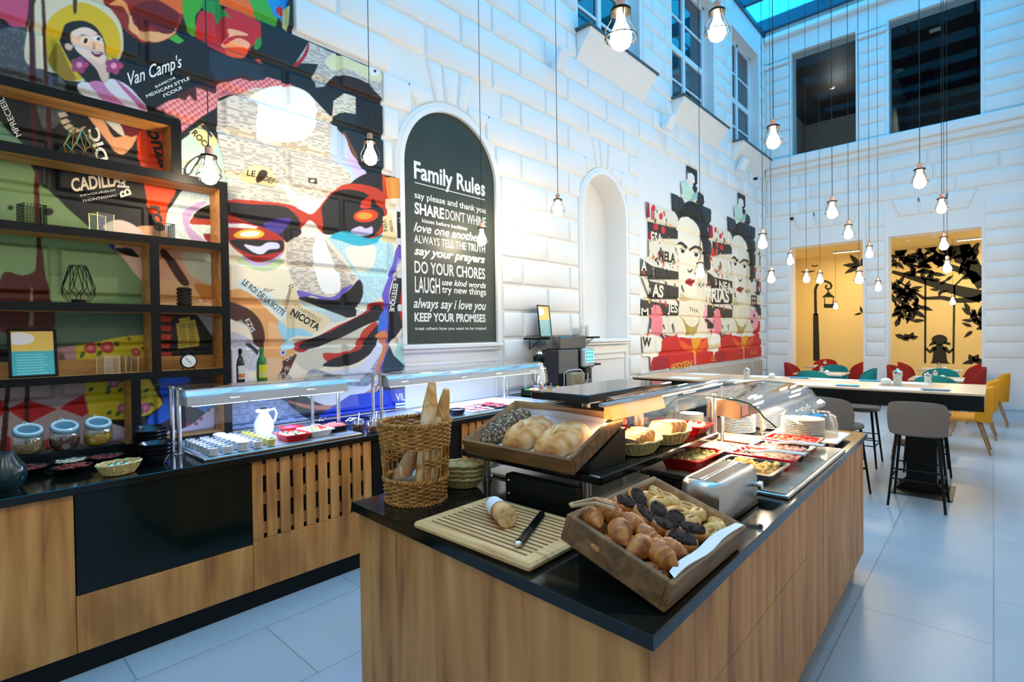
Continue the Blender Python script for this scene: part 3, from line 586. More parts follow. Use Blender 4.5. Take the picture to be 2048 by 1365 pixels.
c.poly((244, 230, 204), ZE([(185, 60), (1392, 60), (1392, 1500), (185, 1500)]), False)
c.poly((226, 214, 194), ZE([(190, -60), (560, -20), (620, 90), (190, 80)]), False, 'news')
c.poly((248, 236, 206), ZE([(190, 470), (580, 470), (600, 800), (190, 700)])); c.poly((196, 216, 170), ZE([(260, 470), (560, 470), (520, 540), (380, 550)]))
c.poly((192, 52, 28), ZE([(185, 72), (480, 84), (620, 104), (690, 140), (760, 165), (812, 120), (860, 60), (1000, -40), (1250, 20), (1260, 260), (1160, 340), (1000, 300), (840, 300), (760, 215), (700, 290), (620, 350), (560, 340), (185, 180)]))
c.poly((30, 27, 26), ZE([(185, 90), (340, 98), (550, 110), (630, 150), (680, 215), (692, 290), (610, 352), (560, 330), (500, 285), (390, 245), (250, 185), (185, 168)])); c.poly((30, 27, 26), ZE([(832, 180), (828, 120), (870, 60), (960, 0), (1120, 20), (1245, 130), (1245, 230), (1170, 325), (1080, 320), (1000, 290), (900, 305), (850, 290)]))
c.poly((72, 56, 140), ZE([(440, 230), (540, 195), (620, 200), (600, 250), (540, 300), (470, 280)])); c.poly((206, 216, 236), ZE([(650, 110), (700, 60), (800, 70), (820, 100), (760, 165), (700, 145)]))
c.poly((176, 38, 24), ZE([(185, 175), (270, 190), (400, 250), (520, 300), (572, 350), (565, 430), (470, 482), (380, 492), (280, 440), (185, 340)])); c.poly((246, 232, 226), ZE([(185, 232), (300, 232), (395, 255), (380, 266), (185, 256)]), False)
c.poly((255, 186, 40), ZE([(232, 302), (300, 272), (400, 274), (436, 302), (390, 330), (250, 328)])); c.poly((255, 246, 224), ZE([(270, 300), (320, 284), (390, 286), (405, 302), (370, 318), (290, 318)])); c.poly((28, 22, 22), ZE([(198, 348), (330, 340), (480, 345), (562, 350), (560, 415), (500, 432), (390, 450), (290, 420)])); c.poly((216, 216, 246), ZE([(298, 374), (400, 388), (460, 360), (530, 366), (536, 400), (470, 408), (420, 440), (360, 425)]))
c.poly((190, 176, 230), ZE([(290, 450), (390, 492), (480, 482), (560, 430), (550, 455), (470, 510), (370, 515)]))
c.ell((220, 66, 28), *ZE([(1130, 178)])[0], 25, 13, -0.1); c.ell((255, 156, 52), *ZE([(1120, 178)])[0], 16, 7); c.poly((206, 60, 30), ZE([(1090, 120), (1140, 50), (1175, 60), (1165, 120)]))
c.poly((226, 214, 196), ZE([(600, 480), (615, 350), (700, 320), (830, 328), (890, 395), (990, 510), (1062, 600), (980, 690), (830, 730), (690, 690), (620, 600)]), True, 'news'); c.poly((252, 249, 242), ZE([(782, 350), (830, 318), (870, 400), (920, 520), (972, 640), (935, 700), (850, 705), (800, 620), (768, 440)]))
c.poly((236, 226, 216), ZE([(690, 300), (740, 210), (800, 250), (850, 310), (760, 330)]))
c.poly((186, 224, 230), ZE([(870, 320), (1080, 380), (1290, 330), (1318, 450), (1300, 600), (1240, 720), (1150, 780), (1080, 775), (1090, 640), (1030, 530), (950, 420)]), True, 'speck'); c.poly((252, 244, 226), ZE([(990, 400), (1180, 378), (1190, 500), (1130, 560), (1060, 540)]))
c.poly((56, 182, 204), ZE([(885, 322), (1000, 280), (1160, 330), (1245, 305), (1205, 362), (1080, 384), (960, 350)])); c.poly((210, 196, 236), ZE([(1030, 275), (1090, 250), (1130, 265), (1172, 252), (1172, 300), (1110, 312), (1050, 295)]))
c.poly((116, 98, 190), ZE([(662, 685), (690, 748), (760, 725), (900, 770), (1000, 700), (1085, 610), (1120, 690), (1090, 640), (1000, 660), (900, 730), (780, 715)])); c.poly((22, 20, 20), ZE([(668, 745), (720, 730), (820, 745), (930, 748), (1010, 690), (1085, 618), (1112, 700), (1084, 790), (1072, 858), (960, 872), (860, 820), (770, 780)]))
c.poly((190, 214, 216), ZE([(690, 760), (860, 820), (1000, 880), (880, 905), (760, 830)]))
c.poly((240, 230, 214), ZE([(1070, 800), (1160, 780), (1150, 850), (1060, 880)]), False, 'news')
c.poly((214, 208, 186), ZE([(660, 1100), (830, 1075), (1040, 940), (1120, 950), (1060, 1080), (860, 1125), (860, 1200), (740, 1240), (640, 1160)]))
c.poly((180, 38, 40), ZE([(622, 1062), (700, 1030), (800, 1000), (920, 935), (1040, 880), (1140, 820), (1160, 775), (1262, 768), (1275, 830), (1160, 860), (1040, 930), (900, 1000), (780, 1060), (705, 1108), (650, 1100)])); c.poly((24, 22, 22), ZE([(670, 1075), (760, 1015), (900, 962), (1040, 885), (1150, 832), (1190, 790), (1250, 800), (1250, 872), (1120, 930), (960, 1010), (830, 1066), (720, 1090)]))
c.poly((196, 56, 36), ZE([(836, 1118), (950, 1112), (1050, 1080), (1110, 960), (1200, 900), (1200, 960), (1120, 1080), (1000, 1130), (880, 1180)])); c.poly((24, 24, 26), ZE([(840, 1205), (890, 1160), (1020, 1115), (1100, 1080), (1150, 990), (1240, 900), (1228, 1010), (1160, 1120), (1020, 1200)]))
c.poly((224, 224, 238), ZE([(850, 1250), (1000, 1225), (1110, 1190), (1190, 1075), (1255, 1015), (1245, 1120), (1160, 1260), (1000, 1320), (880, 1300)])); c.poly((168, 176, 198), ZE([(715, 1290), (760, 1225), (880, 1255), (1000, 1310), (1110, 1290), (1235, 1120), (1250, 1200), (1140, 1340), (960, 1420), (720, 1420)]), True, 'news')
c.poly((110, 88, 200), ZE([(1340, 395), (1392, 400), (1350, 520), (1312, 620), (1290, 720), (1300, 900), (1285, 1060), (1230, 1250), (1200, 1240), (1250, 1100), (1210, 950), (1262, 800), (1240, 720), (1300, 560)])); c.poly((58, 110, 214), ZE([(1225, 860), (1275, 820), (1280, 920), (1215, 970)])); c.poly((222, 130, 70), ZE([(1190, 1000), (1255, 962), (1278, 1010), (1262, 1120), (1210, 1240), (1190, 1235), (1240, 1100), (1238, 1030)]))
c.poly((26, 26, 32), ZE([(1322, 600), (1392, 540), (1392, 920), (1330, 1010), (1288, 1060), (1300, 900), (1292, 720)]), False); c.poly((24, 24, 30), ZE([(1340, 150), (1395, 140), (1395, 400), (1345, 380)]), False); c.poly((168, 214, 200), ZE([(1318, 1130), (1395, 920), (1395, 1200)]), False); c.poly((14, 50, 64), ZE([(1225, 1250), (1290, 1060), (1320, 1130), (1395, 1200), (1395, 1270)]), False); c.poly((214, 20, 26), ZE([(1358, 800), (1392, 600), (1392, 900), (1375, 905)]))
c.poly((240, 220, 162), ZE([(1245, 185), (1302, 163), (1312, 250), (1342, 305), (1318, 362), (1250, 345)]), False)
# lower left of the face
c.poly((228, 164, 98), ZE([(195, 690), (340, 690), (470, 830), (570, 930), (590, 1040), (650, 1110), (600, 1220), (520, 1290), (380, 1280), (430, 1080), (440, 990), (330, 810), (195, 780)])); c.poly((240, 186, 130), ZE([(470, 900), (560, 960), (570, 1040), (480, 1060)]))
c.poly((236, 216, 172), ZE([(560, 800), (640, 640), (690, 780), (885, 890), (720, 1000), (580, 940)])); c.poly((160, 214, 232), ZE([(540, 890), (600, 940), (700, 950), (770, 1000), (650, 1000), (592, 1036), (535, 960)])); c.poly((176, 216, 226), ZE([(560, 1060), (620, 1030), (650, 1070), (560, 1100)]))
c.poly((216, 232, 230), ZE([(285, 598), (330, 640), (450, 690), (606, 838), (570, 890), (440, 780), (330, 700), (250, 665)]), False)
c.poly((74, 36, 22), ZE([(190, 765), (290, 790), (380, 855), (430, 940), (444, 1060), (418, 1082), (368, 1040), (320, 930), (190, 870)])); c.poly((84, 40, 26), ZE([(515, 1290), (545, 1200), (570, 1165), (655, 1120), (640, 1170), (585, 1275)])); c.poly((232, 186, 140), ZE([(400, 1220), (440, 1160), (540, 1150), (560, 1220), (500, 1290), (420, 1290)]))
c.poly((196, 194, 206), ZE([(205, 980), (300, 1000), (400, 1080), (410, 1200), (340, 1240), (230, 1160)]), True, 'speck'); c.poly((228, 220, 232), ZE([(200, 1080), (270, 1160), (340, 1290), (360, 1420), (200, 1420)])); c.poly((30, 30, 34), ZE([(312, 1050), (350, 1045), (400, 1100), (390, 1130)]), False)
c.ell((206, 200, 214), *ZE([(565, 1112)])[0], 7, 7); c.ell((40, 60, 90), *ZE([(565, 1112)])[0], 3, 3)
# bottom strip
c.poly((20, 38, 58), [(455, 790), (830, 770), (830, 1000), (455, 1000)], False); c.poly((232, 232, 244), ZE([(700, 1380), (900, 1330), (1140, 1340), (1250, 1250), (1180, 1400), (900, 1480)])); c.poly((206, 130, 110), ZE([(600, 1440), (760, 1470), (960, 1460), (1150, 1370), (1220, 1320), (1150, 1440), (900, 1500), (720, 1490)])); c.poly((20, 60, 190), [(640, 830), (700, 790), (830, 775), (830, 900), (640, 900)], False)
c.poly((150, 170, 214), [(455, 795), (540, 790), (575, 805), (600, 830), (640, 850), (660, 880), (455, 900)], False, 'news')
M_ = np.zeros(c.Y.shape, bool)
for y0, y1, z0, z1 in MUR: M_ |= (c.Y >= y0) & (c.Y <= y1) & (c.Z <= z1)
c.keep = M_
mural = c.build('wall_mural', relief, attr_mat('mural_paint'))
tag(mural, 'huge pop art collage mural of a face in sunglasses painted on the left wall', 'mural')
# lettering of the left mural
def lettering(parent, name, items, dx=0.0075):
    for it in items:
        mats = []; mb = MB(); s, p0, p1, h, col = it[:5]; opt = it[5] if len(it) > 5 else {}
        key = 'paint_%d_%d_%d' % col; mm = mat(key, S(*col), 0.6)
        if mm not in mats: mats.append(mm)
        y0, z0 = wall_yz(*p0); y1, z1 = wall_yz(*p1); dxp, dyp = p1[0] - p0[0], p1[1] - p0[1]; L = math.hypot(dxp, dyp)
        if opt.get('perp', True): up = (p0[0] + dyp / L * h, p0[1] - dxp / L * h)
        else: up = (p0[0], p0[1] - h)
        y2, z2 = wall_yz(*up); u = Vector((0, y1 - y0, z1 - z0)); v = Vector((0, y2 - y0, z2 - z0)); hh = v.length
        depth = 0.034 if 'x' not in opt else opt['x']
        put_text(mb, s, (WB + depth + 0.002, y0, z0), u.normalized(), v.normalized(), hh, u.length, mats.index(mm), opt.get('bold', 0.0), opt.get('shear', 0.0))
        mb.build(name, mats, parent)
pa = lambda x, y: (x * 0.29297, y * 0.29297)
pd = lambda x, y: (400 + x * 0.29297, y * 0.29297)
pe = lambda x, y: (400 + x * 0.29297, 380 + y * 0.29297)
WT, BK, BR = (236, 236, 230), (22, 20, 20), (150, 96, 50)
lettering(mural, 'lettering', [
    ("Van Camp's", pa(890, 585), pa(1250, 455), 26, WT, {'shear': 0.5, 'bold': 0.01}), ('BAMICHI', pa(1062, 605), pa(1195, 540), 5, WT, {'bold': 0.01}), ('MEXICAN STYLE', pa(1000, 672), pa(1295, 545), 6.5, WT, {'bold': 0.02}), ("I'COUI", pa(1118, 668), pa(1240, 610), 6.5, WT, {'bold': 0.02}),
    ('CADILLA', pa(490, 1310), pa(830, 1265), 26, (240, 226, 200), {'bold': 0.03}), ('THONTEGNAC', pa(560, 1385), pa(800, 1340), 5, WT), ('SAVOUREUX', pa(545, 1345), pa(790, 1305), 4, WT),
    ('MPRECIEIL', pa(145, 925), pa(20, 660), 12, WT, {'bold': 0.01}), ('DIC', pa(735, 1090), pa(665, 870), 21, WT, {'bold': 0.03}), ('BA', pa(895, 1330), pa(860, 1220), 22, WT, {'bold': 0.02}), ('onza', pa(1000, 890), pa(1100, 1160), 28, BK, {'shear': 0.4, 'bold': 0.03}), ('rce', pa(1020, 1400), pa(1065, 1590), 26, BK, {'shear': 0.4, 'bold': 0.03}), ('ROCK', pa(1305, 912), pa(1420, 1035), 11, BK, {'bold': 0.02}),
    ('LE', pd(315, 1200), pd(372, 1210), 12, BK, {'bold': 0.01}), ('DEF', pd(425, 1232), pd(500, 1262), 12, BK, {'bold': 0.01}),
    ('LE ROI DE LA BOTTE', pe(282, 640), pe(562, 862), 12, (40, 42, 44), {'bold': 0.01}), ('NICOTA', pe(610, 850), pe(800, 962), 14, BK, {'bold': 0.03}), ('DENIMERICE', pe(640, 800), pe(815, 905), 8, (170, 150, 110)), ('Quintonine', pe(612, 640), pe(572, 815), 8, (60, 50, 44)), ('sur', pe(425, 690), pe(500, 700), 9, BR, {'shear': 0.4}),
    ('ESTETIQUE', pe(1318, 640), pe(1290, 830), 9, WT, {'bold': 0.03}), ('CHINA QUE', pe(1348, 470), pe(1320, 620), 4, WT, {'bold': 0.02}), ('VIN', pe(1240, 205), pe(1252, 285), 8, BK), ('VOTEN', pe(1285, 210), pe(1298, 285), 6, BK), ('FOR', pe(1350, 195), pe(1372, 260), 6, WT, {'bold': 0.01}),
    ('NIC QUE', pa(1350, 2070), pa(1450, 2075), 8, WT, {'bold': 0.01}), ('AWN ENS', pe(250, 905), pe(300, 955), 10, WT, {'bold': 0.01}), ('EZIS', pe(305, 890), pe(350, 975), 9, WT, {'bold': 0.01}), ('DE A', pe(590, 1172), pe(640, 1135), 8, WT), ('FEL', pe(580, 1240), pe(620, 1230), 9, WT), ('SUITE', pe(515, 1295), pe(590, 1270), 8, WT), ('VIL', (792, 803), (810, 801), 15, WT, {'bold': 0.02})])
for z in (0,):
    for (a, b_) in (((790, 811), (810, 809)), ((790, 817), (810, 815))):
        fl_ = MB(); y0, z0 = wall_yz(*a); y1, z1 = wall_yz(*b_); fl_.add([(WB + 0.037, y0, z0), (WB + 0.037, y1, z1), (WB + 0.037, y1, z1 + 0.018), (WB + 0.037, y0, z0 + 0.018)], [(0, 1, 2, 3)]); fl_.build('underline', mat('paint_236_236_230', S(*WT), 0.6), mural)

# --- right mural: two repeats of a woman's portrait on a lettered collage
r = Canvas(*MURR, 0.011); ZF = lambda P: [(1150 + x * 0.2197, 320 + y * 0.2197) for x, y in P]; ZG = lambda P: [(1150 + x * 0.2197, 560 + y * 0.2197) for x, y in P]
DY = 2.66
r.keep[:] = False
def portrait(dy):
    r.dy = dy; r.project(); q = r
    rnd = np.random.default_rng(5)
    out = ZF([(650, 372), (660, 380), (890, 460), (880, 290), (975, 345), (960, 200), (1020, 200), (1020, 42), (1110, 85), (1112, 260), (1165, 290), (1180, 420), (1240, 450), (1235, 610), (1420, 660), (1480, 760)]) + ZG([(1480, 730), (690, 880), (680, 700), (620, 700), (600, 500), (670, 480), (690, 340), (600, 330), (600, 170), (670, 150)]) + ZF([(600, 1060), (590, 900), (670, 880), (670, 540), (655, 530)])
    M = q.mask(out, False); q.keep |= M; q.c[M] = S(230, 222, 200)
    # patchwork of dark and pale blocks with brush letters
    for (x0, y0, x1, y1) in ((670, 560, 940, 720), (600, 900, 690, 1060), (670, 960, 940, 1090), (670, 1100, 940, 1270), (600, 1270, 940, 1420), (690, 1560, 950, 1700), (1200, 600, 1240, 1000), (1240, 1270, 1480, 1400), (690, 560, 720, 640), (860, 620, 940, 700), (1290, 700, 1420, 860), (1250, 1000, 1330, 1180), (600, 1430, 690, 1540)): q.poly((44, 42, 38), ZF([(x0, y0), (x1, y0 + 60), (x1, y1), (x0, y1)]), False)
    for _ in range(260):
        x, y = rnd.uniform(600, 1470), rnd.uniform(400, 1650); cc = [(20, 18, 18), (240, 236, 214), (240, 236, 214), (220, 60, 40), (206, 30, 50), (226, 180, 60), (232, 150, 160), (20, 18, 18), (90, 86, 72)][rnd.integers(0, 9)]
        k = rnd.uniform(8, 30); t = rnd.uniform(-1, 1)
        q.poly(cc, ZF([(x, y), (x + k * 0.5, y + k * t), (x + k, y + 1.6 * k), (x + k * 0.6, y + 2.2 * k), (x + 0.2 * k, y + k)]))
    q.poly((176, 20, 60), ZF([(652, 372), (672, 390), (682, 520), (655, 530)]), False)
    # red dress, lettering zone
    q.poly((206, 30, 28), ZG([(950, 440), (1000, 500), (1180, 520), (1270, 370), (1300, 400), (1300, 560), (1480, 480), (1480, 760), (720, 860), (790, 560), (850, 520), (930, 500)])); q.poly((232, 92, 28), ZG([(940, 530), (1040, 600), (1160, 560), (1220, 500), (1180, 640), (1000, 640)])); q.poly((170, 26, 40), ZG([(720, 690), (850, 700), (850, 830), (690, 870)]), False)
    q.poly((236, 130, 140), ZG([(700, 250), (780, 260), (790, 480), (720, 640), (640, 700), (690, 480)])); q.poly((244, 236, 220), ZG([(690, 500), (780, 540), (760, 690), (620, 690), (640, 600)])); q.poly((240, 170, 180), ZG([(1180, 260), (1260, 270), (1280, 400), (1180, 500), (1150, 430)]))
    q.ell((40, 20, 30), *ZG([(1222, 308)])[0], 3); q.ell((90, 20, 40), *ZG([(1197, 370)])[0], 4)
    # hair and flowers
    q.poly((46, 52, 58), ZF([(880, 290), (975, 350), (1000, 400), (940, 540), (885, 440)]), False); q.poly((36, 52, 60), ZF([(1105, 310), (1180, 340), (1235, 460), (1240, 600), (1215, 1000), (1170, 990), (1150, 600)])); q.poly((26, 26, 24), ZF([(935, 560), (960, 450), (1010, 385), (1080, 380), (1150, 450), (1200, 600), (1215, 760), (1195, 985), (1160, 900), (1130, 640), (1060, 540), (1000, 520)]))
    q.poly((196, 226, 206), ZF([(985, 200), (1040, 205), (1060, 300), (1045, 375), (975, 320)])); q.poly((150, 200, 190), ZF([(1060, 330), (1105, 270), (1112, 340), (1070, 378)])); q.poly((40, 40, 36), ZF([(1020, 42), (1110, 85), (1112, 260), (1085, 300), (1060, 220), (1085, 150), (1020, 110)])); q.poly((240, 238, 230), ZF([(1025, 130), (1070, 130), (1088, 210), (1055, 250), (1030, 210)]))
    # face, neck
    q.poly((240, 232, 210), ZF([(940, 560), (1000, 520), (1060, 545), (1130, 640), (1160, 800), (1165, 960), (1130, 1150), (1100, 1220), (1040, 1245), (985, 1180), (950, 1000), (935, 780)])); q.poly((226, 206, 170), ZF([(1130, 700), (1160, 800), (1160, 960), (1130, 1130), (1110, 1200), (1120, 1000)]))
    q.poly((236, 224, 196), ZG([(960, 100), (1000, 140), (1060, 175), (1120, 140), (1160, 110), (1165, 330), (1210, 520), (950, 510), (940, 330)])); q.poly((206, 190, 140), ZG([(960, 120), (1030, 170), (1080, 175), (1020, 195), (965, 190)]))
    q.poly((30, 26, 22), ZF([(925, 770), (965, 745), (1020, 790), (1024, 812), (965, 775)])); q.poly((50, 38, 30), ZF([(1050, 805), (1090, 780), (1150, 800), (1150, 830), (1095, 805), (1058, 830)]))
    for x, y in ((975, 832), (1098, 865)): q.ell((250, 246, 236), *ZF([(x, y)])[0], 8, 4.4, 0.2); q.ell((24, 18, 16), *ZF([(x + 3, y)])[0], 4, 4); q.poly((30, 24, 22), ZF([(x - 38, y - 8), (x, y - 30), (x + 40, y - 4), (x, y - 20)]), False)
    q.poly((70, 60, 50), ZF([(1015, 990), (1040, 1010), (1070, 990), (1060, 1020), (1035, 1028)])); q.poly((170, 20, 30), ZF([(1006, 1100), (1040, 1080), (1062, 1090), (1088, 1095), (1075, 1140), (1040, 1148)])); q.poly((90, 10, 18), ZF([(1008, 1104), (1050, 1108), (1088, 1098), (1050, 1118)]))
    for i in range(7):   # gold chains
        a = i * 0.5; q.poly((176, 146, 50), ZG([(955 + i * 7, 320 + i * 4), (1010 + i * 2, 400 + i * 16), (1070, 430 + i * 14), (1120 - i * 3, 390 + i * 14), (1160 - i * 6, 310 + i * 4), (1120 - i * 3, 400 + i * 14), (1070, 442 + i * 14), (1006 + i * 2, 412 + i * 16)]))
    q.poly((236, 236, 230), ZG([(935, 508), (1225, 506), (1225, 522), (935, 525)]), False); q.poly((232, 160, 40), ZG([(1060, 545), (1150, 530), (1110, 620), (1095, 690), (1080, 690), (1075, 630)])); q.poly((240, 140, 130), ZG([(1080, 690), (1098, 690), (1100, 800), (1082, 805)]), False)
    for x, y in ((712, 440), (780, 515), (735, 610), (800, 640)): q.ell((220, 40, 40), *ZF([(x, y)])[0], 4, 7)
portrait(0.0); portrait(DY)
mural2 = r.build('wall_mural', relief, attr_mat('mural_paint_right')); 
tag(mural2, 'smaller mural repeating a woman portrait with red dress twice beside the niche', 'mural')
def pg(x, y): return (1150 + x * 0.2197, 560 + y * 0.2197)
lettering(mural2, 'lettering', [('iESYEN', pg(872, 830), pg(1060, 782), 13, (232, 180, 60), {'bold': 0.02, 'perp': False}), ('ENAR', pg(1215, 635), pg(1320, 615), 9, (232, 180, 60), {'bold': 0.02, 'perp': False}), ('LL', pg(1240, 740), pg(1285, 735), 8, (232, 180, 60), {'perp': False}), ('AS', pg(700, 150), pg(800, 160), 24, (240, 236, 214), {'bold': 0.03, 'perp': False}), ('M', pg(600, 320), pg(665, 322), 14, (240, 236, 214), {'bold': 0.02, 'perp': False}), ('THA', pg(1035, 285), pg(1120, 305), 8, (70, 50, 40), {'perp': False}), ('W', pg(610, 600), pg(690, 610), 18, (24, 22, 20), {'bold': 0.04, 'perp': False}), ('li', pg(690, -560), pg(720, -545), 22, (176, 20, 60), {'bold': 0.03, 'perp': False}), ('TRIAS', pg(1180, 195), pg(1400, 205), 26, (240, 236, 214), {'bold': 0.03, 'perp': False}), ('ESA', pg(690, -340), pg(790, -320), 22, (240, 236, 214), {'bold': 0.02, 'perp': False}), ('NEA', pg(1310, 90), pg(1420, 110), 18, (240, 236, 214), {'bold': 0.02, 'perp': False}), ('PELE', pg(810, -95), pg(925, -80), 16, (240, 236, 214), {'bold': 0.02, 'perp': False}), ('NELA', pg(760, -180), pg(910, -150), 20, (30, 26, 24), {'bold': 0.03, 'perp': False}), ('FER', pg(1600, 240), pg(1660, 240), 22, (40, 36, 34), {'bold': 0.03, 'perp': False}), ('JES', pg(840, 290), pg(930, 300), 18, (240, 236, 214), {'bold': 0.02, 'perp': False}), ('RA', pg(1240, -220), pg(1300, -215), 16, (220, 60, 40), {'bold': 0.03, 'perp': False}), ('A', pg(600, -85), pg(650, -85), 20, (240, 236, 214), {'bold': 0.03, 'perp': False}), ('ESYEN', pg(1420, 735), pg(1530, 700), 12, (200, 70, 50), {'bold': 0.02, 'perp': False}), ('ALL', pg(1590, 690), pg(1655, 665), 11, (226, 150, 60), {'perp': False})], 0.008)

# ---------------------------------------------------------------- arched chalkboard
board_m = mat('chalkboard', S(38, 52, 46), 0.5, var=0.2, vscale=2.5); chalk = mat('chalk_white', S(238, 238, 232), 0.7)
t = thing('chalkboard', 'arched dark green chalkboard lettered Family Rules on the white wall', 'chalkboard', (WB, (CB[0] + CB[1]) / 2, CB[2]))
Ab = arch(CB[0] + 0.004, CB[1] - 0.004, CB[2] + 0.004, CB[3] - 0.004, n=32); mb = MB(t.location); mb.rings([[(WB + 0.001, *p) for p in Ab], [(WB + 0.012, *p) for p in Ab]], 0); mb.build('board', board_m, t)
mb = MB(t.location); XT = WB + 0.0135
def cb(s, p0, p1, h, **k):
    mb = MB(t.location)
    y0, z0 = wall_yz(*p0); y1, z1 = wall_yz(*p1); y2, z2 = wall_yz(p0[0], p0[1] - h)
    z0 = (z0 + z1) / 2 if k.pop('level', True) else z0
    put_text(mb, s, (XT, y0, z0), (0, 1, 0), (0, 0, 1), abs(z2 - wall_yz(*p0)[1]), y1 - y0, 0, k.get('bold', 0.01), k.get('shear', 0.0)); mb.build('lettering', chalk, t)
cb('Family Rules', (830, 357), (972, 390), 34, bold=0.025); cb('say please and thank you', (831, 398), (973, 424), 13, bold=0.012)
cb('SHARE', (831, 428), (890, 436), 22, bold=0.03); cb("DON'T WHINE", (893, 440), (974, 452), 20, bold=0.0)
cb('kisses before bedtime', (846, 444), (936, 461), 8, bold=0.012); cb('love one another', (829, 464), (964, 482), 18, bold=0.015, shear=0.35)
cb('ALWAYS TELL THE TRUTH', (830, 484), (972, 506), 16, bold=0.008); cb('say your prayers', (830, 510), (972, 525), 17, bold=0.03, shear=0.3)
cb('DO YOUR CHORES', (831, 548), (972, 556), 24, bold=0.012); cb('LAUGH', (832, 585), (882, 587), 32, bold=0.012)
cb('use kind words', (886, 572), (974, 575), 12, bold=0.015, shear=0.3); cb('try new things', (886, 586), (974, 590), 14, bold=0.012)
cb('always say i love you', (829, 616), (974, 620), 20, bold=0.015, shear=0.3); cb('KEEP YOUR PROMISES', (831, 642), (973, 645), 17, bold=0.03)
cb('treat others how you want to be treated', (832, 660), (974, 660), 6.5, bold=0.01)
mb = MB(t.location); y0, z0 = wall_yz(831, 365); y1, z1 = wall_yz(971, 399); mb.box(XT, y0, (z0 + z1) / 2 - 0.004, XT + 0.0005, y1, (z0 + z1) / 2 + 0.004)
mb.build('underline', chalk, t)

# ---------------------------------------------------------------- silhouettes painted in the alcove
sil = mat('silhouette_black', S(26, 28, 18), 0.7); YS = 16.996
def on_alcove(px, py):
    a_, b_ = (px - 1024) / FPX, -(py - 682.5) / FPX; d = [CR[0][i] * a_ + CR[1][i] * b_ + CR[2][i] for i in range(3)]; k = YS / d[1]; return (k * d[0], 1.62 + k * d[2])
zs5 = lambda x, y: on_alcove(1500 + x * 0.27846, 380 + y * 0.27846)
def flat(mb, P, sm=True):
    P = smoothp(P, 4) if sm else np.array(P); n = len(P); mb.rings([[(p[0], YS - 0.003, p[1]) for p in P], [(p[0], YS, p[1]) for p in P]], 0)
def stroke(mb, pts, w0, w1=None, wob=0):
    w1 = w0 if w1 is None else w1; n = len(pts); L_, R_ = [], []
    for i, p in enumerate(pts):
        q0, q1 = pts[max(i - 1, 0)], pts[min(i + 1, n - 1)]; d = Vector((q1[0] - q0[0], q1[1] - q0[1])).normalized(); w = (w0 + (w1 - w0) * i / (n - 1)) / 2
        L_.append((p[0] - d.y * w, p[1] + d.x * w)); R_.append((p[0] + d.y * w, p[1] - d.x * w))
    for i in range(n - 1): flat(mb, [L_[i], L_[i + 1], R_[i + 1], R_[i]], False)
def leaf(mb, x, z, L, ang, w=0.32):
    c_, s_ = math.cos(ang), math.sin(ang); flat(mb, [(x + (u * c_ - v * s_) * L, z + (u * s_ + v * c_) * L) for u, v in ((0, 0), (0.3, w / 2), (0.6, w / 2.3), (1, 0), (0.6, -w / 2.3), (0.3, -w / 2))], False)
t = thing('silhouette_mural', 'black street lantern with birds painted on the cream alcove wall', 'mural', (-3.7, YS, 0.75)); mb = MB(t.location)
stroke(mb, [zs5(478, 1235), zs5(472, 890)], 0.17, 0.13); stroke(mb, [zs5(472, 900), zs5(469, 720), zs5(478, 690), zs5(500, 665), zs5(540, 655), zs5(575, 670), zs5(586, 690), zs5(578, 708), zs5(560, 714), zs5(544, 704), zs5(545, 690), zs5(558, 686)], 0.07, 0.04)
stroke(mb, [zs5(562, 712), zs5(562, 742)], 0.03); flat(mb, [zs5(540, 752), zs5(586, 752), zs5(612, 772), zs5(515, 772)], False); flat(mb, [zs5(550, 738), zs5(576, 738), zs5(584, 755), zs5(542, 755)], False)
stroke(mb, [zs5(534, 772), zs5(540, 845)], 0.02); stroke(mb, [zs5(598, 772), zs5(594, 845)], 0.02); flat(mb, [zs5(530, 820), zs5(604, 820), zs5(600, 848), zs5(534, 848)], False); mb.build('lantern', sil, t)
mb = MB(t.location)
for x, y in ((465, 548), (415, 590)): stroke(mb, [zs5(x - 22, y - 6), zs5(x, y + 3), zs5(x + 24, y - 6)], 0.03); 
stroke(mb, [zs5(370, 588), zs5(410, 594), zs5(465, 582)], 0.03); mb.build('bird', sil, t)
mb = MB(t.location)
for a_ in (0.2, 1.0, 2.2, 3.0, 3.6): leaf(mb, *zs5(790, 545), 0.42, a_)
for a_ in (0.6, 1.8, 3.4): leaf(mb, *zs5(805, 885), 0.2, a_)
mb.build('leaves', sil, t)
t = thing('silhouette_mural', 'black tree and girl on a swing painted on the cream alcove wall', 'mural', (-1.0, YS, 0.9))
mb = MB(t.location)
stroke(mb, [zs5(1020, 588), zs5(1150, 625), zs5(1280, 662), zs5(1420, 705), zs5(1540, 735), zs5(1670, 770)], 0.08, 0.30); stroke(mb, [zs5(1050, 645), zs5(1160, 720), zs5(1250, 780), zs5(1380, 775), zs5(1480, 795), zs5(1600, 790), zs5(1670, 770)], 0.03, 0.16)
stroke(mb, [zs5(1280, 490), zs5(1400, 540), zs5(1520, 580), zs5(1600, 610), zs5(1670, 700)], 0.09, 0.2); stroke(mb, [zs5(1470, 690), zs5(1520, 640), zs5(1600, 632)], 0.04); stroke(mb, [zs5(1540, 395), zs5(1600, 560), zs5(1670, 640)], 0.2, 0.42)
stroke(mb, [zs5(1590, 860), zs5(1640, 950), zs5(1660, 1000)], 0.03)
flat(mb, [zs5(1440, 405), zs5(1560, 392), zs5(1570, 470), zs5(1530, 540), zs5(1470, 520)], False); mb.build('branches', sil, t)
mb = MB(t.location); rn = random.Random(4)
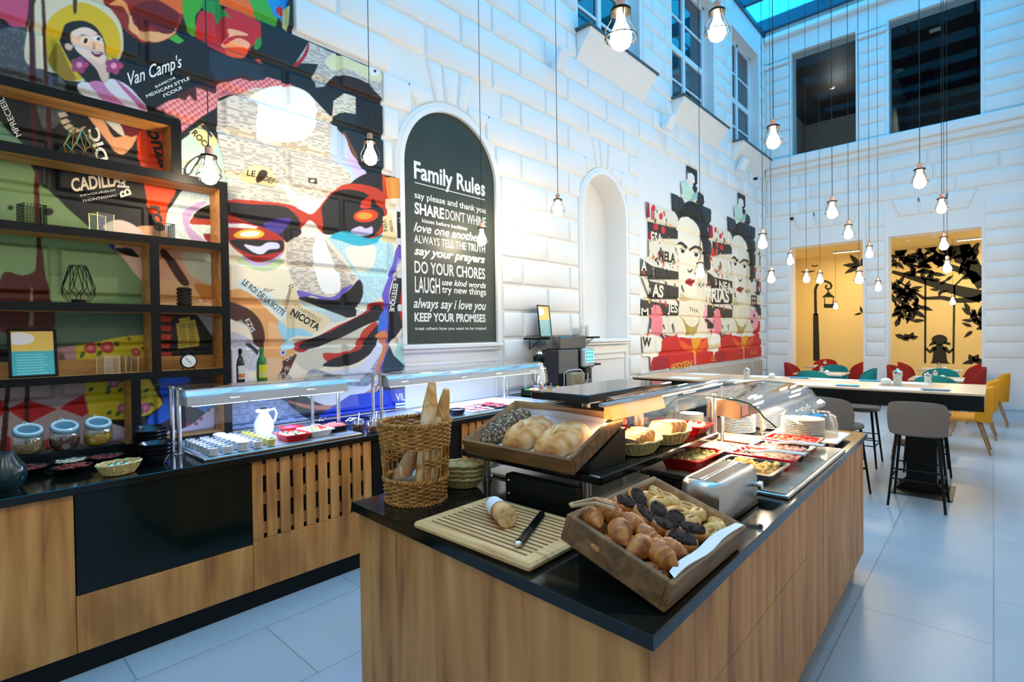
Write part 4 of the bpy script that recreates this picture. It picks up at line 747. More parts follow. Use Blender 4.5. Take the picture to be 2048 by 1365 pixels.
for (cx_, cy_, rx, ry, n_, L_) in ((1070, 500, 55, 60, 26, .34), (1240, 560, 80, 45, 34, .36), (1320, 470, 130, 45, 46, .36), (1120, 800, 90, 85, 60, .36), (1080, 690, 60, 40, 16, .32), (1580, 470, 60, 60, 20, .34), (1370, 740, 35, 25, 5, .3), (1385, 645, 30, 25, 5, .3), (1520, 620, 30, 20, 4, .3), (1610, 900, 50, 60, 16, .38), (1140, 910, 25, 40, 8, .3), (1620, 1000, 25, 40, 5, .3)):
    for _ in range(int(n_ * 0.72)):
        x, z = zs5(cx_ + rn.uniform(-1, 1) * rx, cy_ + rn.uniform(-1, 1) * ry); leaf(mb, x, z, L_ * rn.uniform(0.55, 0.95), rn.uniform(0, 6.28), 0.34)
leaf(mb, *zs5(1045, 985), 0.3, 1.2, 0.4); leaf(mb, *zs5(1040, 1040), 0.3, -0.4, 0.4)
for a_ in (0.3, 1.2, 2.4, 3.3): leaf(mb, *zs5(1150, 1068), 0.18, a_, 0.6)
for a_ in (0.3, 1.2, 2.0, 3.3): leaf(mb, *zs5(1608, 1240), 0.22, a_, 0.6)
mb.build('leaves', sil, t)
mb = MB(t.location)
stroke(mb, [zs5(1260, 640), zs5(1258, 1265)], 0.04); stroke(mb, [zs5(1468, 690), zs5(1460, 1265)], 0.04); flat(mb, [zs5(1238, 1262), zs5(1480, 1262), zs5(1480, 1280), zs5(1238, 1280)], False); mb.build('swing', sil, t)
mb = MB(t.location); ex, ez = zs5(1361, 1078); flat(mb, [(ex + 0.155 * math.cos(q), ez + 0.13 * math.sin(q)) for q in np.linspace(0, 6.28, 14, endpoint=False)])
flat(mb, [zs5(1330, 1095), zs5(1300, 1098), zs5(1286, 1122), zs5(1310, 1115), zs5(1335, 1108)]); flat(mb, [zs5(1392, 1095), zs5(1435, 1098), zs5(1436, 1115), zs5(1400, 1108)])
flat(mb, [zs5(1320, 1135), zs5(1361, 1105), zs5(1400, 1135), zs5(1410, 1180), zs5(1420, 1235), zs5(1455, 1265), zs5(1280, 1265), zs5(1305, 1235), zs5(1315, 1180)]); stroke(mb, [zs5(1330, 1132), zs5(1292, 1165), zs5(1262, 1138)], 0.10, 0.06); stroke(mb, [zs5(1392, 1132), zs5(1432, 1168), zs5(1460, 1142)], 0.10, 0.06); mb.build('girl', sil, t)
# ---------------------------------------------------------------- long counter along the left wall
CH = 0.925; CF = -3.235
def cabinet(name, label, y0, y1, mats, style):
    t = thing(name, label, 'cabinet', (CF, (y0 + y1) / 2, 0)); o = t.location
    m = MB(o); m.box(CF - 0.02, y0 + 0.002, 0.115, -4.10, y1 - 0.002, 0.884, b=0.002); m.build('carcass', blackp, t)
    m = MB(o); m.box(CF - 0.03, y0, 0.0, -4.05, y1, 0.112); m.build('plinth', blackp, t)
    if style == 'oak':
        m = MB(o); m.box(CF, y0 + 0.001, 0.115, CF - 0.018, y1 - 0.001, 0.884, b=0.002); m.build('front_panel', oak, t)
    elif style == 'fridge':
        m = MB(o); m.box(CF, y0 + 0.001, 0.115, CF - 0.018, y1 - 0.001, 0.388, b=0.002); m.build('bottom_panel', oak, t)
        m = MB(o); m.box(CF - 0.004, y0 + 0.004, 0.392, CF - 0.018, y1 - 0.004, 0.882, b=0.002); m.build('glass_front', mat('black_glass', (0.003, 0.008, 0.007), 0.08, spec=0.3), t)
    elif style == 'slats':
        m = MB(o); m.box(CF, y0 + 0.001, 0.115, CF - 0.018, y1 - 0.001, 0.408, b=0.002); m.build('bottom_panel', oak, t)
        n = round((y1 - y0) / 0.083); p = (y1 - y0) / n
        for i in range(n):
            m = MB(o); m.box(CF, y0 + i * p + 0.002, 0.41, CF - 0.015, y0 + (i + 1) * p - 0.02, 0.882, b=0.002); m.build('slat', oak, t)
        for z in (0.47, 0.645, 0.82):
            m = MB(o); m.box(CF - 0.0155, y0 + 0.01, z - 0.035, CF - 0.019, y1 - 0.01, z + 0.035); m.build('rail', oak, t)
    return t
cabinet('cabinet', 'plain oak fronted cabinet at the left end of the long counter', -0.8, 0.416, 0, 'oak')
cabinet('cabinet', 'cabinet with a black glass front under the bowls on the long counter', 0.416, 1.232, 0, 'fridge')
cabinet('cabinet', 'slatted oak cabinet under the first glass sneeze guard', 1.232, 2.06, 0, 'slats')
cabinet('cabinet', 'plain black cabinet behind the baguette basket', 2.06, 2.90, 0, 'black')
cabinet('cabinet', 'slatted oak cabinet seen beside the loaf crate', 2.90, 3.73, 0, 'slats')
cabinet('cabinet', 'black cabinet under the coffee machine at the far counter end', 3.73, 6.02, 0, 'black')
m = MB((-3.2, 2.6, CH - 0.04)); m.box(-3.205, -0.8, 0.885, -4.115, 6.03, CH, b=0.004)
tag(m.build('worktop', stone), 'long polished black worktop running along the mural wall', 'worktop')

# ---------------------------------------------------------------- black framed shelf
SX, SB = -3.96, -4.165
t = thing('shelving_unit', 'stepped black framed shelf with oak lining in front of the mural', 'shelf', (SX, 0.6, CH)); o = t.location
def plank(name, y0, y1, z0, z1):
    m = MB(o); m.box(SX - 0.012, y0, z0, SB, y1, z1, 0); m.box(SX, y0, z0, SX - 0.012, y1, z1, 1); m.build(name, [oakh, blackm], t)
for y0, y1, z0, z1 in ((-0.5, 1.385, 0.926, 0.968), (-0.5, 1.335, 1.365, 1.41), (-0.5, 1.335, 1.79, 1.84), (-0.5, 1.335, 2.232, 2.28), (-0.5, 1.385, 2.655, 2.71), (-0.5, 1.105, 3.015, 3.065)): plank('shelf_board', y0, y1, z0, z1)
plank('side_panel', 1.335, 1.385, 0.968, 2.655); plank('side_panel', 1.05, 1.105, 2.71, 3.015)
for z0, z1 in ((1.41, 1.79), (1.84, 2.232)): plank('divider', 0.915, 0.965, z0, z1)
plank('divider', 0.80, 0.85, 0.968, 1.365)
m = MB(o); m.box(SB + 0.002, -0.5, 1.41, SB + 0.012, 1.335, 1.50); m.build('back_rail', oakh, t)
# lettered frame on the shelf
def poster_frame(name, label, cat, loc, w, h, tilt, rz, loc_sun):
    f = thing(name, label, cat, loc, rz)
    R = Matrix.Rotation(-tilt, 4, 'Y')
    m = MB(); m.xf = R
    for (a, b_, c_, d) in ((-w / 2, -w / 2 + 0.014, 0, h), (w / 2 - 0.014, w / 2, 0, h), (-w / 2, w / 2, 0, 0.014), (-w / 2, w / 2, h - 0.014, h)): m.box(-0.014, a, c_, 0, b_, d, b=0.003)
    m.box(-0.012, -w / 2, 0, -0.009, w / 2, h); m.build('frame', blackm, f)
    m = MB(); m.xf = R; m.box(-0.009, -w / 2 + 0.014, 0.014, -0.006, w / 2 - 0.014, h * 0.54, 0); m.box(-0.009, -w / 2 + 0.014, h * 0.54, -0.006, w / 2 - 0.014, h - 0.014, 1)
    m.lathe([(0.0, 0), (0.001, 0)], (0, 0, 0), 4, 2)
    n = 16; P = [(w * (-0.5 + 0.10) + 0.0 + 0.42 * w * math.cos(6.283 * i / n) * 0.75 + 0.13 * w, h * 0.80 + 0.13 * h * math.sin(6.283 * i / n)) for i in range(n)]
    m.prism([(max(-w / 2 + 0.016, min(w / 2 - 0.016, p[0])), min(h - 0.016, p[1])) for p in P], -0.006, -0.0055, 2, 'x')
    for i in range(8): m.box(-0.006, -w * 0.34, h * (0.08 + i * 0.055), -0.0056, -w * 0.34 + w * (0.55 if i % 3 else 0.62), h * (0.08 + i * 0.055) + 0.0035 * h / 0.3, 3)
    m.build('poster', [mat('poster_turquoise', S(24, 170, 176), 0.3), mat('poster_yellow', S(238, 190, 70), 0.3), mat('poster_white', S(236, 232, 226), 0.3), mat('poster_text', S(150, 226, 226), 0.4)], f)
    return f
poster_frame('poster_frame', 'black framed turquoise and yellow poster leaning on the bottom shelf', 'picture', (-4.02, 0.36, 1.411), 0.21, 0.285, 0.22, 0.0, 0)
def wire_box(name, label, cat, loc, s, h, mat_, n=7, r=0.0016, floor=True, group=None):
    f = thing(name, label, cat, loc, 0.25, group); m = MB(); a = s / 2
    for i in range(n + 1):
        q = -a + s * i / n
        for z in (None,):
            for P in ([(q, -a, 0), (q, -a, h)], [(q, a, 0), (q, a, h)], [(-a, q, 0), (-a, q, h)], [(a, q, 0), (a, q, h)]): m.tube(P, r, 4)
    for j in range(n + 1):
        z = h * j / n; m.tube([(-a, -a, z), (a, -a, z), (a, a, z), (-a, a, z)], r * (2 if j in (0, n) else 1), 4, closed=True)
    m.box(-a, -a, 0, a, a, 0.002); m.build('wire_mesh', mat_, f); return f
goldm = mat('brass', (0.85, 0.62, 0.22), 0.25, 1.0)
wire_box('wire_holder', 'square black wire mesh holder at left on the third shelf', 'holder', (-4.06, 0.37, 2.281), 0.10, 0.115, blackm)
wire_box('wire_holder', 'square black wire mesh holder at right on the third shelf', 'holder', (-4.06, 1.02, 2.281), 0.09, 0.10, blackm)
gpl = glass_mat('plate_glass', (0.95, 0.95, 0.9), 0.08)
def glass_box(name, label, loc, s, h, edge):
    f = thing(name, label, 'candle holder', loc, 0.3); m = MB(); a = s / 2
    for P in ([(-a, -a), (a, -a)], [(a, -a), (a, a)], [(a, a), (-a, a)], [(-a, a), (-a, -a)]):
        (x0, y0), (x1, y1) = P; m.add([(x0, y0, 0), (x1, y1, 0), (x1, y1, h), (x0, y0, h)], [(0, 1, 2, 3)])
    m.build('glass', gpl, f); m = MB()
    for x, y in ((-a, -a), (a, -a), (a, a), (-a, a)): m.tube([(x, y, 0), (x, y, h)], 0.0025, 5)
    for z in (0, h): m.tube([(-a, -a, z), (a, -a, z), (a, a, z), (-a, a, z)], 0.0025, 5, closed=True)
    m.box(-a, -a, 0, a, a, 0.003); m.build('brass_edge', edge, f)
glass_box('candle_holder', 'brass edged glass cube on the third shelf between the wire holders', (-4.06, 0.69, 2.281), 0.09, 0.115, goldm)
glass_box('candle_holder', 'brass edged glass cube on the bottom shelf, left of the pair', (-4.03, 0.70, 1.411), 0.085, 0.11, goldm)
glass_box('candle_holder', 'brass edged glass cube on the bottom shelf, right of the pair', (-4.07, 0.81, 1.411), 0.075, 0.10, goldm)
def geo_lantern(label, loc, h, r, mm, tealight):
    f = thing('geometric_lantern', label, 'lantern', loc); m = MB(); n = 8
    A = [(r * 0.5 * math.cos(6.283 * i / n), r * 0.5 * math.sin(6.283 * i / n), h) for i in range(n)]; B = [(r * math.cos(6.283 * (i + .5) / n), r * math.sin(6.283 * (i + .5) / n), h * 0.42) for i in range(n)]; C_ = [(r * 0.55 * math.cos(6.283 * i / n), r * 0.55 * math.sin(6.283 * i / n), 0.002) for i in range(n)]; D = [(r * 0.92 * math.cos(6.283 * i / n), r * 0.92 * math.sin(6.283 * i / n), h * 0.2) for i in range(n)]
    for i in range(n):
        m.tube([A[i], A[(i + 1) % n]], 0.002, 4); m.tube([C_[i], C_[(i + 1) % n]], 0.002, 4)
        for P in ([A[i], B[i]], [A[i], B[i - 1]], [B[i], D[i]], [B[i], D[(i + 1) % n]], [D[i], C_[i]]): m.tube(P, 0.002, 4)
    m.build('wire_cage', mm, f)
    m = MB(); m.lathe([(0.0, 0.004), (0.036, 0.004), (0.036, 0.022), (0.0, 0.022)], n=16); m.build('candle_cup', blackm, f)
geo_lantern('black wire geometric lantern on the middle shelf', (-4.06, 0.57, 1.841), 0.225, 0.082, blackm, 1)
geo_lantern('brass wire geometric lantern on the upper shelf', (-4.06, 0.60, 2.711), 0.17, 0.085, goldm, 1)
# ribbed black vase / alarm clock
f = thing('ribbed_pot', 'glossy black ribbed pot on the middle shelf at right', 'pot', (-4.06, 1.13, 1.841)); m = MB()
pr_ = [(0.0, 0), (0.045, 0)]
for i in range(5): pr_ += [(0.040, 0.004 + i * 0.024), (0.050, 0.016 + i * 0.024), (0.040, 0.026 + i * 0.024)]
m.lathe(pr_ + [(0.038, 0.125), (0.0, 0.122)], n=20); m.build('body', blackcer, f)
f = thing('alarm_clock', 'small black twin bell alarm clock on the bottom shelf', 'clock', (-4.02, 1.135, 1.411), -0.1); m = MB()
m.xf = Matrix.Translation((0, 0, 0.055)) @ Matrix.Rotation(PI / 2, 4, 'Y'); m.lathe([(0.0, -0.02), (0.046, -0.02), (0.05, 0.0), (0.05, 0.014), (0.044, 0.018), (0.0, 0.012)], n=28); m.build('case', blackm, f)
m = MB(); m.xf = Matrix.Translation((0, 0, 0.055)) @ Matrix.Rotation(PI / 2, 4, 'Y'); m.lathe([(0.0, 0.0175), (0.041, 0.0185), (0.041, 0.0195), (0.0, 0.0195)], n=28); m.build('dial', mat('clock_dial', S(240, 238, 230), 0.5), f)
for nm, a_, L_ in (('hour_hand', 2.3, 0.022), ('minute_hand', -0.6, 0.034)):
    m = MB(); m.tube([(0.0205, 0, 0.055), (0.0205, L_ * math.sin(a_), 0.055 + L_ * math.cos(a_))], 0.0014, 5); m.build(nm, blackm, f)
for s_ in (-1, 1):
    m = MB(); m.ell((0, s_ * 0.026, 0.112), (0.014, 0.02, 0.013)); m.build('bell', blackm, f); m = MB(); m.tube([(0, s_ * 0.03, 0.012), (0.004, s_ * 0.038, 0)], 0.004, 6); m.build('foot', blackm, f)
m = MB(); m.tube([(0, -0.024, 0.124), (0, -0.016, 0.135), (0, 0.016, 0.135), (0, 0.024, 0.124)], 0.0025, 6); m.build('handle', blackm, f)

# ---------------------------------------------------------------- jars, bowls at the left end
m = MB((-3.94, 0.47, CH)); m.box(-3.84, 0.2, CH + 0.001, -3.955, 0.74, CH + 0.075, b=0.003); tag(m.build('riser', blackp), 'low black riser holding the three glass jars', 'riser')
def cookie_jar(label, loc, col, name):
    f = thing('glass_jar', label, 'jar', loc, 0.15); prof = [(0.0, 0.002), (0.055, 0.002), (0.070, 0.03), (0.071, 0.085), (0.058, 0.115)]
    m = MB(); m.lathe(prof, n=24); m.build('glass', jarglass, f)
    m = MB(); m.lathe([(0.0, 0.006), (0.053, 0.006), (0.067, 0.03), (0.067, 0.062), (0.0, 0.068)], n=20); m.build(name, ramp_mat('fill_' + name, [(0.3, tuple(c * 0.4 for c in col)), (0.6, col), (0.8, tuple(min(1, c * 1.3) for c in col))], (60, 60, 60), 1.0), f)
    T = Matrix.Translation((0.008, 0, 0.122)) @ Matrix.Rotation(0.42, 4, 'Y'); m = MB(); m.xf = T
    m.lathe([(0.060, -0.014), (0.066, -0.008), (0.066, 0.004), (0.058, 0.010), (0.040, 0.006), (0.0, 0.004)], n=26); m.build('lid', mat('glass_lid', (0.10, 0.22, 0.28), 0.08, spec=0.8), f)
    m = MB(); m.xf = T; m.tube([(0.054 * math.cos(q), 0.054 * math.sin(q), 0.011) for q in np.linspace(0, 2 * PI, 28, endpoint=False)], 0.009, 8, closed=True); m.build('lid_rim', mat('glass_lid_rim', (0.50, 0.68, 0.72), 0.12, spec=0.8), f)
    m = MB(); m.xf = T; m.tube([(-0.062, -0.018, 0.01), (-0.085, 0, 0.016), (-0.062, 0.018, 0.01)], 0.004, 6); m.tube([(0.066, 0, -0.01), (0.078, 0, -0.03)], 0.003, 6); m.build('clasp', chrome, f)
cookie_jar('clip top glass jar of muesli, leftmost on the riser', (-3.898, 0.315, CH + 0.077), (0.40, 0.25, 0.09), 'muesli'); cookie_jar('clip top glass jar of dark flakes, middle on the riser', (-3.898, 0.468, CH + 0.077), (0.12, 0.05, 0.025), 'dark_flakes'); cookie_jar('clip top glass jar of yellow corn flakes, rightmost on the riser', (-3.898, 0.620, CH + 0.077), (0.75, 0.40, 0.03), 'corn_flakes')
def rnd_fill(m, n, rx, ry, z, s, seed, mi=0, flat=0.5, jit=0.01):
    g = random.Random(seed)
    for _ in range(n):
        a, q = g.uniform(0, 6.28), math.sqrt(g.random()); k = s * g.uniform(0.7, 1.2)
        m.ell((q * rx * math.cos(a), q * ry * math.sin(a), z + g.uniform(0, jit)), (k, k * g.uniform(0.7, 1.1), k * flat), 6, 4, mi)
def side_bowl(label, loc, name, col, s=0.012, seed=1, spoon=False):
    f = thing('serving_bowl', label, 'bowl', loc, 0.2); m = MB(); m.lathe([(0.0, 0), (0.055, 0), (0.085, 0.034), (0.088, 0.036), (0.078, 0.030), (0.05, 0.010), (0.0, 0.008)], n=26); m.build('bowl', blackcer, f)
    m = MB(); m.lathe([(0.05, 0.010), (0.072, 0.026), (0.0, 0.030)], n=20); rnd_fill(m, 40, 0.062, 0.062, 0.028, s, seed); m.build(name, mat('fill_' + name, col, 0.6, var=0.4, vscale=60), f)
side_bowl('black bowl of dark red dried fruit, leftmost on the counter', (-3.70, 0.30, CH + 0.001), 'dried_fruit', (0.16, 0.02, 0.015), seed=2); side_bowl('black bowl of pale seeds in front of the middle jar', (-3.745, 0.478, CH + 0.001), 'seeds', (0.62, 0.56, 0.42), 0.008, 3); side_bowl('black bowl of red berries nearest the counter edge', (-3.555, 0.455, CH + 0.001), 'berries', (0.22, 0.03, 0.015), seed=4); side_bowl('black bowl of cranberries below the corn flake jar', (-3.70, 0.62, CH + 0.001), 'cranberries', (0.18, 0.02, 0.02), seed=5)
def weave_bowl(label, loc, rx, ry, h, rz=0.0, group=None, n=28):
    f = thing('wicker_basket', label, 'basket', loc, rz, group); m = MB()
    def ring(k, z, rr=0.0):
        return [((rx * k + rr) * math.cos(6.283 * i / n), (ry * k + rr) * math.sin(6.283 * i / n), z) for i in range(n)]
    R = [ring(0.01, 0.004), ring(0.62, 0.003)] + [ring(0.66 + 0.32 * (j / 6) ** 0.9, 0.003 + h * j / 6, 0.002 * (-1) ** j) for j in range(7)] + [ring(0.97, h * 0.98), ring(0.64, 0.009), ring(0.01, 0.009)]
    m.rings(R, 0, True); m.build('woven_body', wickp, f)
    m = MB(); m.tube([((rx * 1.0) * math.cos(6.283 * i / n), (ry * 1.0) * math.sin(6.283 * i / n), h + 0.0025 * math.sin(i * 2.5)) for i in range(n)], 0.0055, 6, closed=True)
    m.build('rim', wickp, f)
    m = MB()
    for i in range(n):
        a = 6.283 * (i + 0.5) / n; m.tube([(rx * 0.66 * math.cos(a), ry * 0.66 * math.sin(a), 0.004), (rx * 0.86 * math.cos(a), ry * 0.86 * math.sin(a), h * 0.5), (rx * 0.985 * math.cos(a), ry * 0.985 * math.sin(a), h)], 0.0032, 5)
    m.build('rib', wickp, f); return f
weave_bowl('pale oval wicker basket of butter portions near the counter edge', (-3.325, 0.612, CH + 0.001), 0.072, 0.098, 0.058, 0.2)
for i, (dx, dy) in enumerate(((0.0, -0.03), (-0.015, 0.0), (0.0, 0.035))):
    m = MB((-3.325 + dx, 0.61 + dy, CH + 0.012)); m.box(-3.345 + dx, 0.595 + dy, CH + 0.012, -3.305 + dx, 0.622 + dy, CH + 0.058, b=0.006); tag(m.build('butter_portion', mat('foil', (0.62, 0.72, 0.82), 0.2, 1.0)), ('silver foil butter portion at the left in the pale wicker basket', 'silver foil butter portion in the middle of the pale wicker basket', 'silver foil butter portion at the right in the pale wicker basket')[i], 'butter portion', 'butter portions')
bk = None
def bowl_stack(x, y, n, r, hh, where):
    global bk
    for i in range(n):
        if bk is None:
            m = MB(); m.lathe([(0.0, 0), (0.045, 0), (0.078, 0.045), (0.085, 0.056), (0.080, 0.056), (0.07, 0.042), (0.04, 0.008), (0.0, 0.008)], n=28); bk = m.build('cereal_bowl', blackcer); b_ = bk
        else: b_ = bk.copy(); COL.objects.link(b_)
        b_.location = (x, y, CH + 0.001 + i * hh); b_.scale = (1, 1, 1)
        o_ = ['lowest', 'second lowest', 'third', 'fourth', 'fifth', 'sixth'][i] if i < n - 1 else 'topmost'
        tag(b_, 'glossy black cereal bowl, %s in the %s stack' % (o_, where), 'bowl', 'stacked black cereal bowls')
bowl_stack(-3.43, 0.80, 4, 0.085, 0.021, 'front'); bowl_stack(-3.66, 0.83, 6, 0.085, 0.021, 'middle'); bowl_stack(-3.855, 0.86, 5, 0.085, 0.024, 'rear')
f = thing('thermos_jug', 'dark rounded jug cut by the left edge of the photo', 'jug', (-3.42, 0.19, CH + 0.001)); m = MB(); m.lathe([(0.0, 0), (0.06, 0), (0.085, 0.05), (0.08, 0.10), (0.05, 0.14), (0.042, 0.17), (0.0, 0.175)], n=24); m.build('body', mat('dark_teal_glaze', (0.006, 0.03, 0.035), 0.2), f); m = MB(); m.tube([(0, -0.05, 0.15), (0, -0.11, 0.13), (0, -0.11, 0.06), (0, -0.08, 0.04)], 0.009, 8); m.build('handle', blackm, f)

# ---------------------------------------------------------------- sneeze guards on the left counter
def guard_left(label, y0, y1, posts, zt, xb, xf, coldname):
    t = thing('sneeze_guard', label, 'sneeze guard', (xf, (y0 + y1) / 2, CH)); o = t.location
    for x, y in posts:
        m = MB(o); m.lathe([(0.0, 0.001), (0.026, 0.001), (0.026, 0.008), (0.013, 0.009), (0.013, zt - CH - 0.004), (0.016, zt - CH - 0.004), (0.016, zt - CH + 0.012), (0.0, zt - CH + 0.012)], (x, y, CH), 14); m.build('post', steel, t)
        m = MB(o); m.box(x - 0.03, y - 0.012, zt - 0.004, x + 0.05, y + 0.012, zt + 0.008, b=0.003); m.build('bracket', steel, t)
    m = MB(o); m.box(xb, y0, zt + 0.009, xf, y1, zt + 0.015); m.build('glass_top', glass, t)
    pts = [(xf + 0.13 * math.sin(a), zt - 0.10 + 0.12 * math.cos(a)) for a in np.linspace(0.0, 1.5, 8)] + [(xf + 0.15, zt - 0.20)]
    m = MB(o); m.rings([[(x, y0, z) for x, z in pts], [(x, y1, z) for x, z in pts]], 0, False, False); m.build('curved_glass', glass, t)
    P = [(xf - 0.08, zt - 0.005), (xf + 0.02, zt - 0.005), (xf + 0.055, zt - 0.035), (xf + 0.062, zt - 0.095), (xf - 0.08, zt - 0.095)]
    m = MB(o); m.prism(P, y0 + 0.03, y1 - 0.03, 0, 'y'); m.build('lamp_housing', mat('lamp_alu', (0.46, 0.47, 0.48), 0.45, 0.8), t)
    n = max(2, round((y1 - y0) / 0.33)); L_ = (y1 - y0 - 0.1) / n
    for i in range(n):
        m = MB(o); m.box(xf - 0.06, y0 + 0.06 + i * L_, zt - 0.099, xf + 0.05, y0 + 0.04 + (i + 1) * L_, zt - 0.0955); m.build('led_panel', led, t)
    light(coldname, 'AREA', (xf - 0.005, (y0 + y1) / 2, zt - 0.105), 13 * (y1 - y0), (0.42, 0.58, 1.0), 0.10, y1 - y0 - 0.1)
    return t
guard_left('curved glass sneeze guard with cold lights over the yoghurt glasses', 0.93, 2.02, [(-3.585, 0.955), (-3.70, 0.950), (-3.585, 1.99), (-3.93, 1.96)], 1.318, -3.98, -3.50, 'guard_led')
guard_left('curved glass sneeze guard with cold lights below the chalkboard', 2.37, 4.32, [(-3.63, 2.39), (-3.78, 2.41), (-3.76, 3.97), (-4.0, 4.28)], 1.305, -4.08, -3.60, 'guard_led')
def cold_tray(label, x0, x1, y0, y1):
    t = thing('cooling_tray', label, 'tray', ((x0 + x1) / 2, (y0 + y1) / 2, CH)); o = t.location
    m = MB(o); m.box(x0, y0, CH + 0.001, x1, y1, CH + 0.017, b=0.003); m.build('steel_rim', steel, t); m = MB(o); m.box(x0 + 0.02, y0 + 0.02, CH + 0.015, x1 - 0.02, y1 - 0.02, CH + 0.019); m.build('stone_plate', mat('tray_stone', (0.20, 0.22, 0.25), 0.25), t)
cold_tray('steel cooling tray with a stone plate under the yoghurt glasses', -3.98, -3.255, 0.985, 1.985); cold_tray('steel cooling tray with a stone plate under the sliced meats', -3.95, -3.25, 2.42, 4.20)
TZ = CH + 0.0195
yog = {}
cols = [('plain', 1.045, 7), ('plain', 1.125, 7), ('lid', 1.21, 6), ('speck', 1.295, 7), ('yellow', 1.375, 7)]
names = {'plain': 'white yoghurt', 'lid': 'lidded white yoghurt', 'speck': 'berry dotted yoghurt', 'yellow': 'yellow fruit yoghurt'}
for ci, (kind, y, n) in enumerate(cols):
    for i in range(n):
        x = -3.305 - i * (0.078 if kind == 'lid' else 0.066)
        if kind not in yog:
            f = thing('yoghurt_glass', 'x', 'dessert glass', (x, y, TZ)); r_ = 0.034 if kind == 'lid' else 0.028
            m = MB(); m.lathe([(0.0, 0), (r_ * 0.85, 0), (r_, 0.02), (r_, 0.05)], n=16); m.build('glass', jarglass, f)
            m = MB(); m.lathe([(0.0, 0.003), (r_ * 0.8, 0.003), (r_ * 0.94, 0.02), (r_ * 0.94, 0.044), (0.0, 0.046)], n=14)
            c_ = {'plain': S(236, 232, 226), 'lid': S(240, 238, 234), 'speck': S(236, 226, 226), 'yellow': S(226, 206, 60)}[kind]
            m.build('yoghurt', mat('yoghurt_' + kind, c_, 0.4), f)
            if kind == 'lid': m = MB(); m.lathe([(0.0, 0.052), (0.037, 0.05), (0.037, 0.056), (0.02, 0.062), (0.0, 0.063)], n=18); m.build('lid', ceramic, f)
            else:
                m = MB(); rnd_fill(m, 5, 0.018, 0.018, 0.046, 0.004, ci, flat=0.8, jit=0.002); m.build('topping', mat('berry_dark', (0.03, 0.01, 0.03), 0.4), f)
            yog[kind] = f; q = f
        else: q = copy_tree(yog[kind], (x, y, TZ))
        q['label'] = 'glass of %s in the %s row from the left, first guard' % (names[kind], ['first', 'second', 'third', 'fourth', 'fifth'][ci]); q['group'] = 'yoghurt glasses row ' + ['one', 'two', 'three', 'four', 'five'][ci]
f = thing('vacuum_jug', 'white vacuum jug with loop handle behind the yoghurt glasses', 'jug', (-3.80, 1.535, TZ)); m = MB(); m.lathe([(0.0, 0), (0.058, 0), (0.066, 0.03), (0.064, 0.075), (0.04, 0.125), (0.030, 0.145), (0.036, 0.170), (0.030, 0.172), (0.0, 0.165)], n=26); m.build('body', mat('white_plastic', S(238, 238, 236), 0.3), f)
m = MB(); m.tube([(0, 0.034, 0.155), (0, 0.075, 0.165), (0, 0.092, 0.13), (0, 0.080, 0.085), (0, 0.055, 0.06)], 0.008, 8); m.build('handle', mat('white_plastic'), f); m = MB(); m.prism([(-0.012, 0.15), (0.012, 0.15), (0.012, 0.172), (-0.012, 0.172)], -0.055, -0.02, 0, 'y'); m.build('spout', mat('white_plastic'), f); m = MB(); m.ell((0, 0, 0.172), (0.026, 0.026, 0.010)); m.build('lid', blackm, f)
def dish(name, label, cat, loc, w, d, h, mats, food, fcol, seed, rz=0.0, n=40, s=0.012, flat=0.7, fill=0.72, extra=None):
    """tapered rectangular serving dish with food; w along x, d along y"""
    f = thing(name, label, cat, loc, rz); m = MB(); q = 0.82; e = 0.012
    def rr(k, z, g=0.0): return [(a * (w / 2 * k + g), b_ * (d / 2 * k + g), z) for a, b_ in ((-1, -0.86), (-0.9, -1), (0.9, -1), (1, -0.86), (1, 0.86), (0.9, 1), (-0.9, 1), (-1, 0.86))]
    m.rings([rr(q, 0), rr(1, h - 0.006), rr(1, h - 0.006, e), rr(1, h, e), rr(1, h, -0.004), rr(q, 0.006, -0.003)], 0, True); m.build('dish', mats, f)
    m = MB(); zf = h * fill; k = q + (1 - q) * fill; m.rings([rr(k, zf - 0.008, -0.006), rr(k * 0.98, zf, -0.008), rr(0.5, zf + 0.006)], 0, True); g = random.Random(seed)
    for i in range(n):
        x, y = g.uniform(-1, 1) * (w / 2 * k - 0.015), g.uniform(-1, 1) * (d / 2 * k - 0.015); c_ = s * g.uniform(0.7, 1.25)
        m.ell((x, y, zf + g.uniform(0, 0.010)), (c_, c_ * g.uniform(0.6, 1.1), c_ * flat), 6, 4, 0)
    m.build(food, mat('food_' + food, fcol, 0.45, var=0.25, vscale=50), f)
    if extra: extra(f, w, d, zf)
    return f
def tongs(label, loc, rz, L=0.22, tilt=0.1):
    f = thing('tongs', label, 'tongs', loc, rz); m = MB()
    for s_ in (-1, 1): m.tube([(0, 0, tilt * L), (0, s_ * 0.012, tilt * L * 0.7), (L * 0.55, s_ * 0.02, 0.02), (L, s_ * 0.012, 0.003)], [0.004, 0.005, 0.005, 0.007], 6)
    m.ell((0, 0, tilt * L), (0.008, 0.008, 0.006), 8, 5); m.build('arms', steel, f); return f
def dice(f, w, d, zf):
    for c_, nm, n_, sd in (((0.04, 0.10, 0.02), 'olives', 10, 3),):
        m = MB(); g = random.Random(sd)
        for _ in range(n_): m.ell((g.uniform(-1, 1) * w * 0.33, g.uniform(-1, 1) * d * 0.33, zf + 0.012), (0.008, 0.008, 0.007), 6, 4)
        m.build(nm, mat('food_' + nm, c_, 0.3), f)
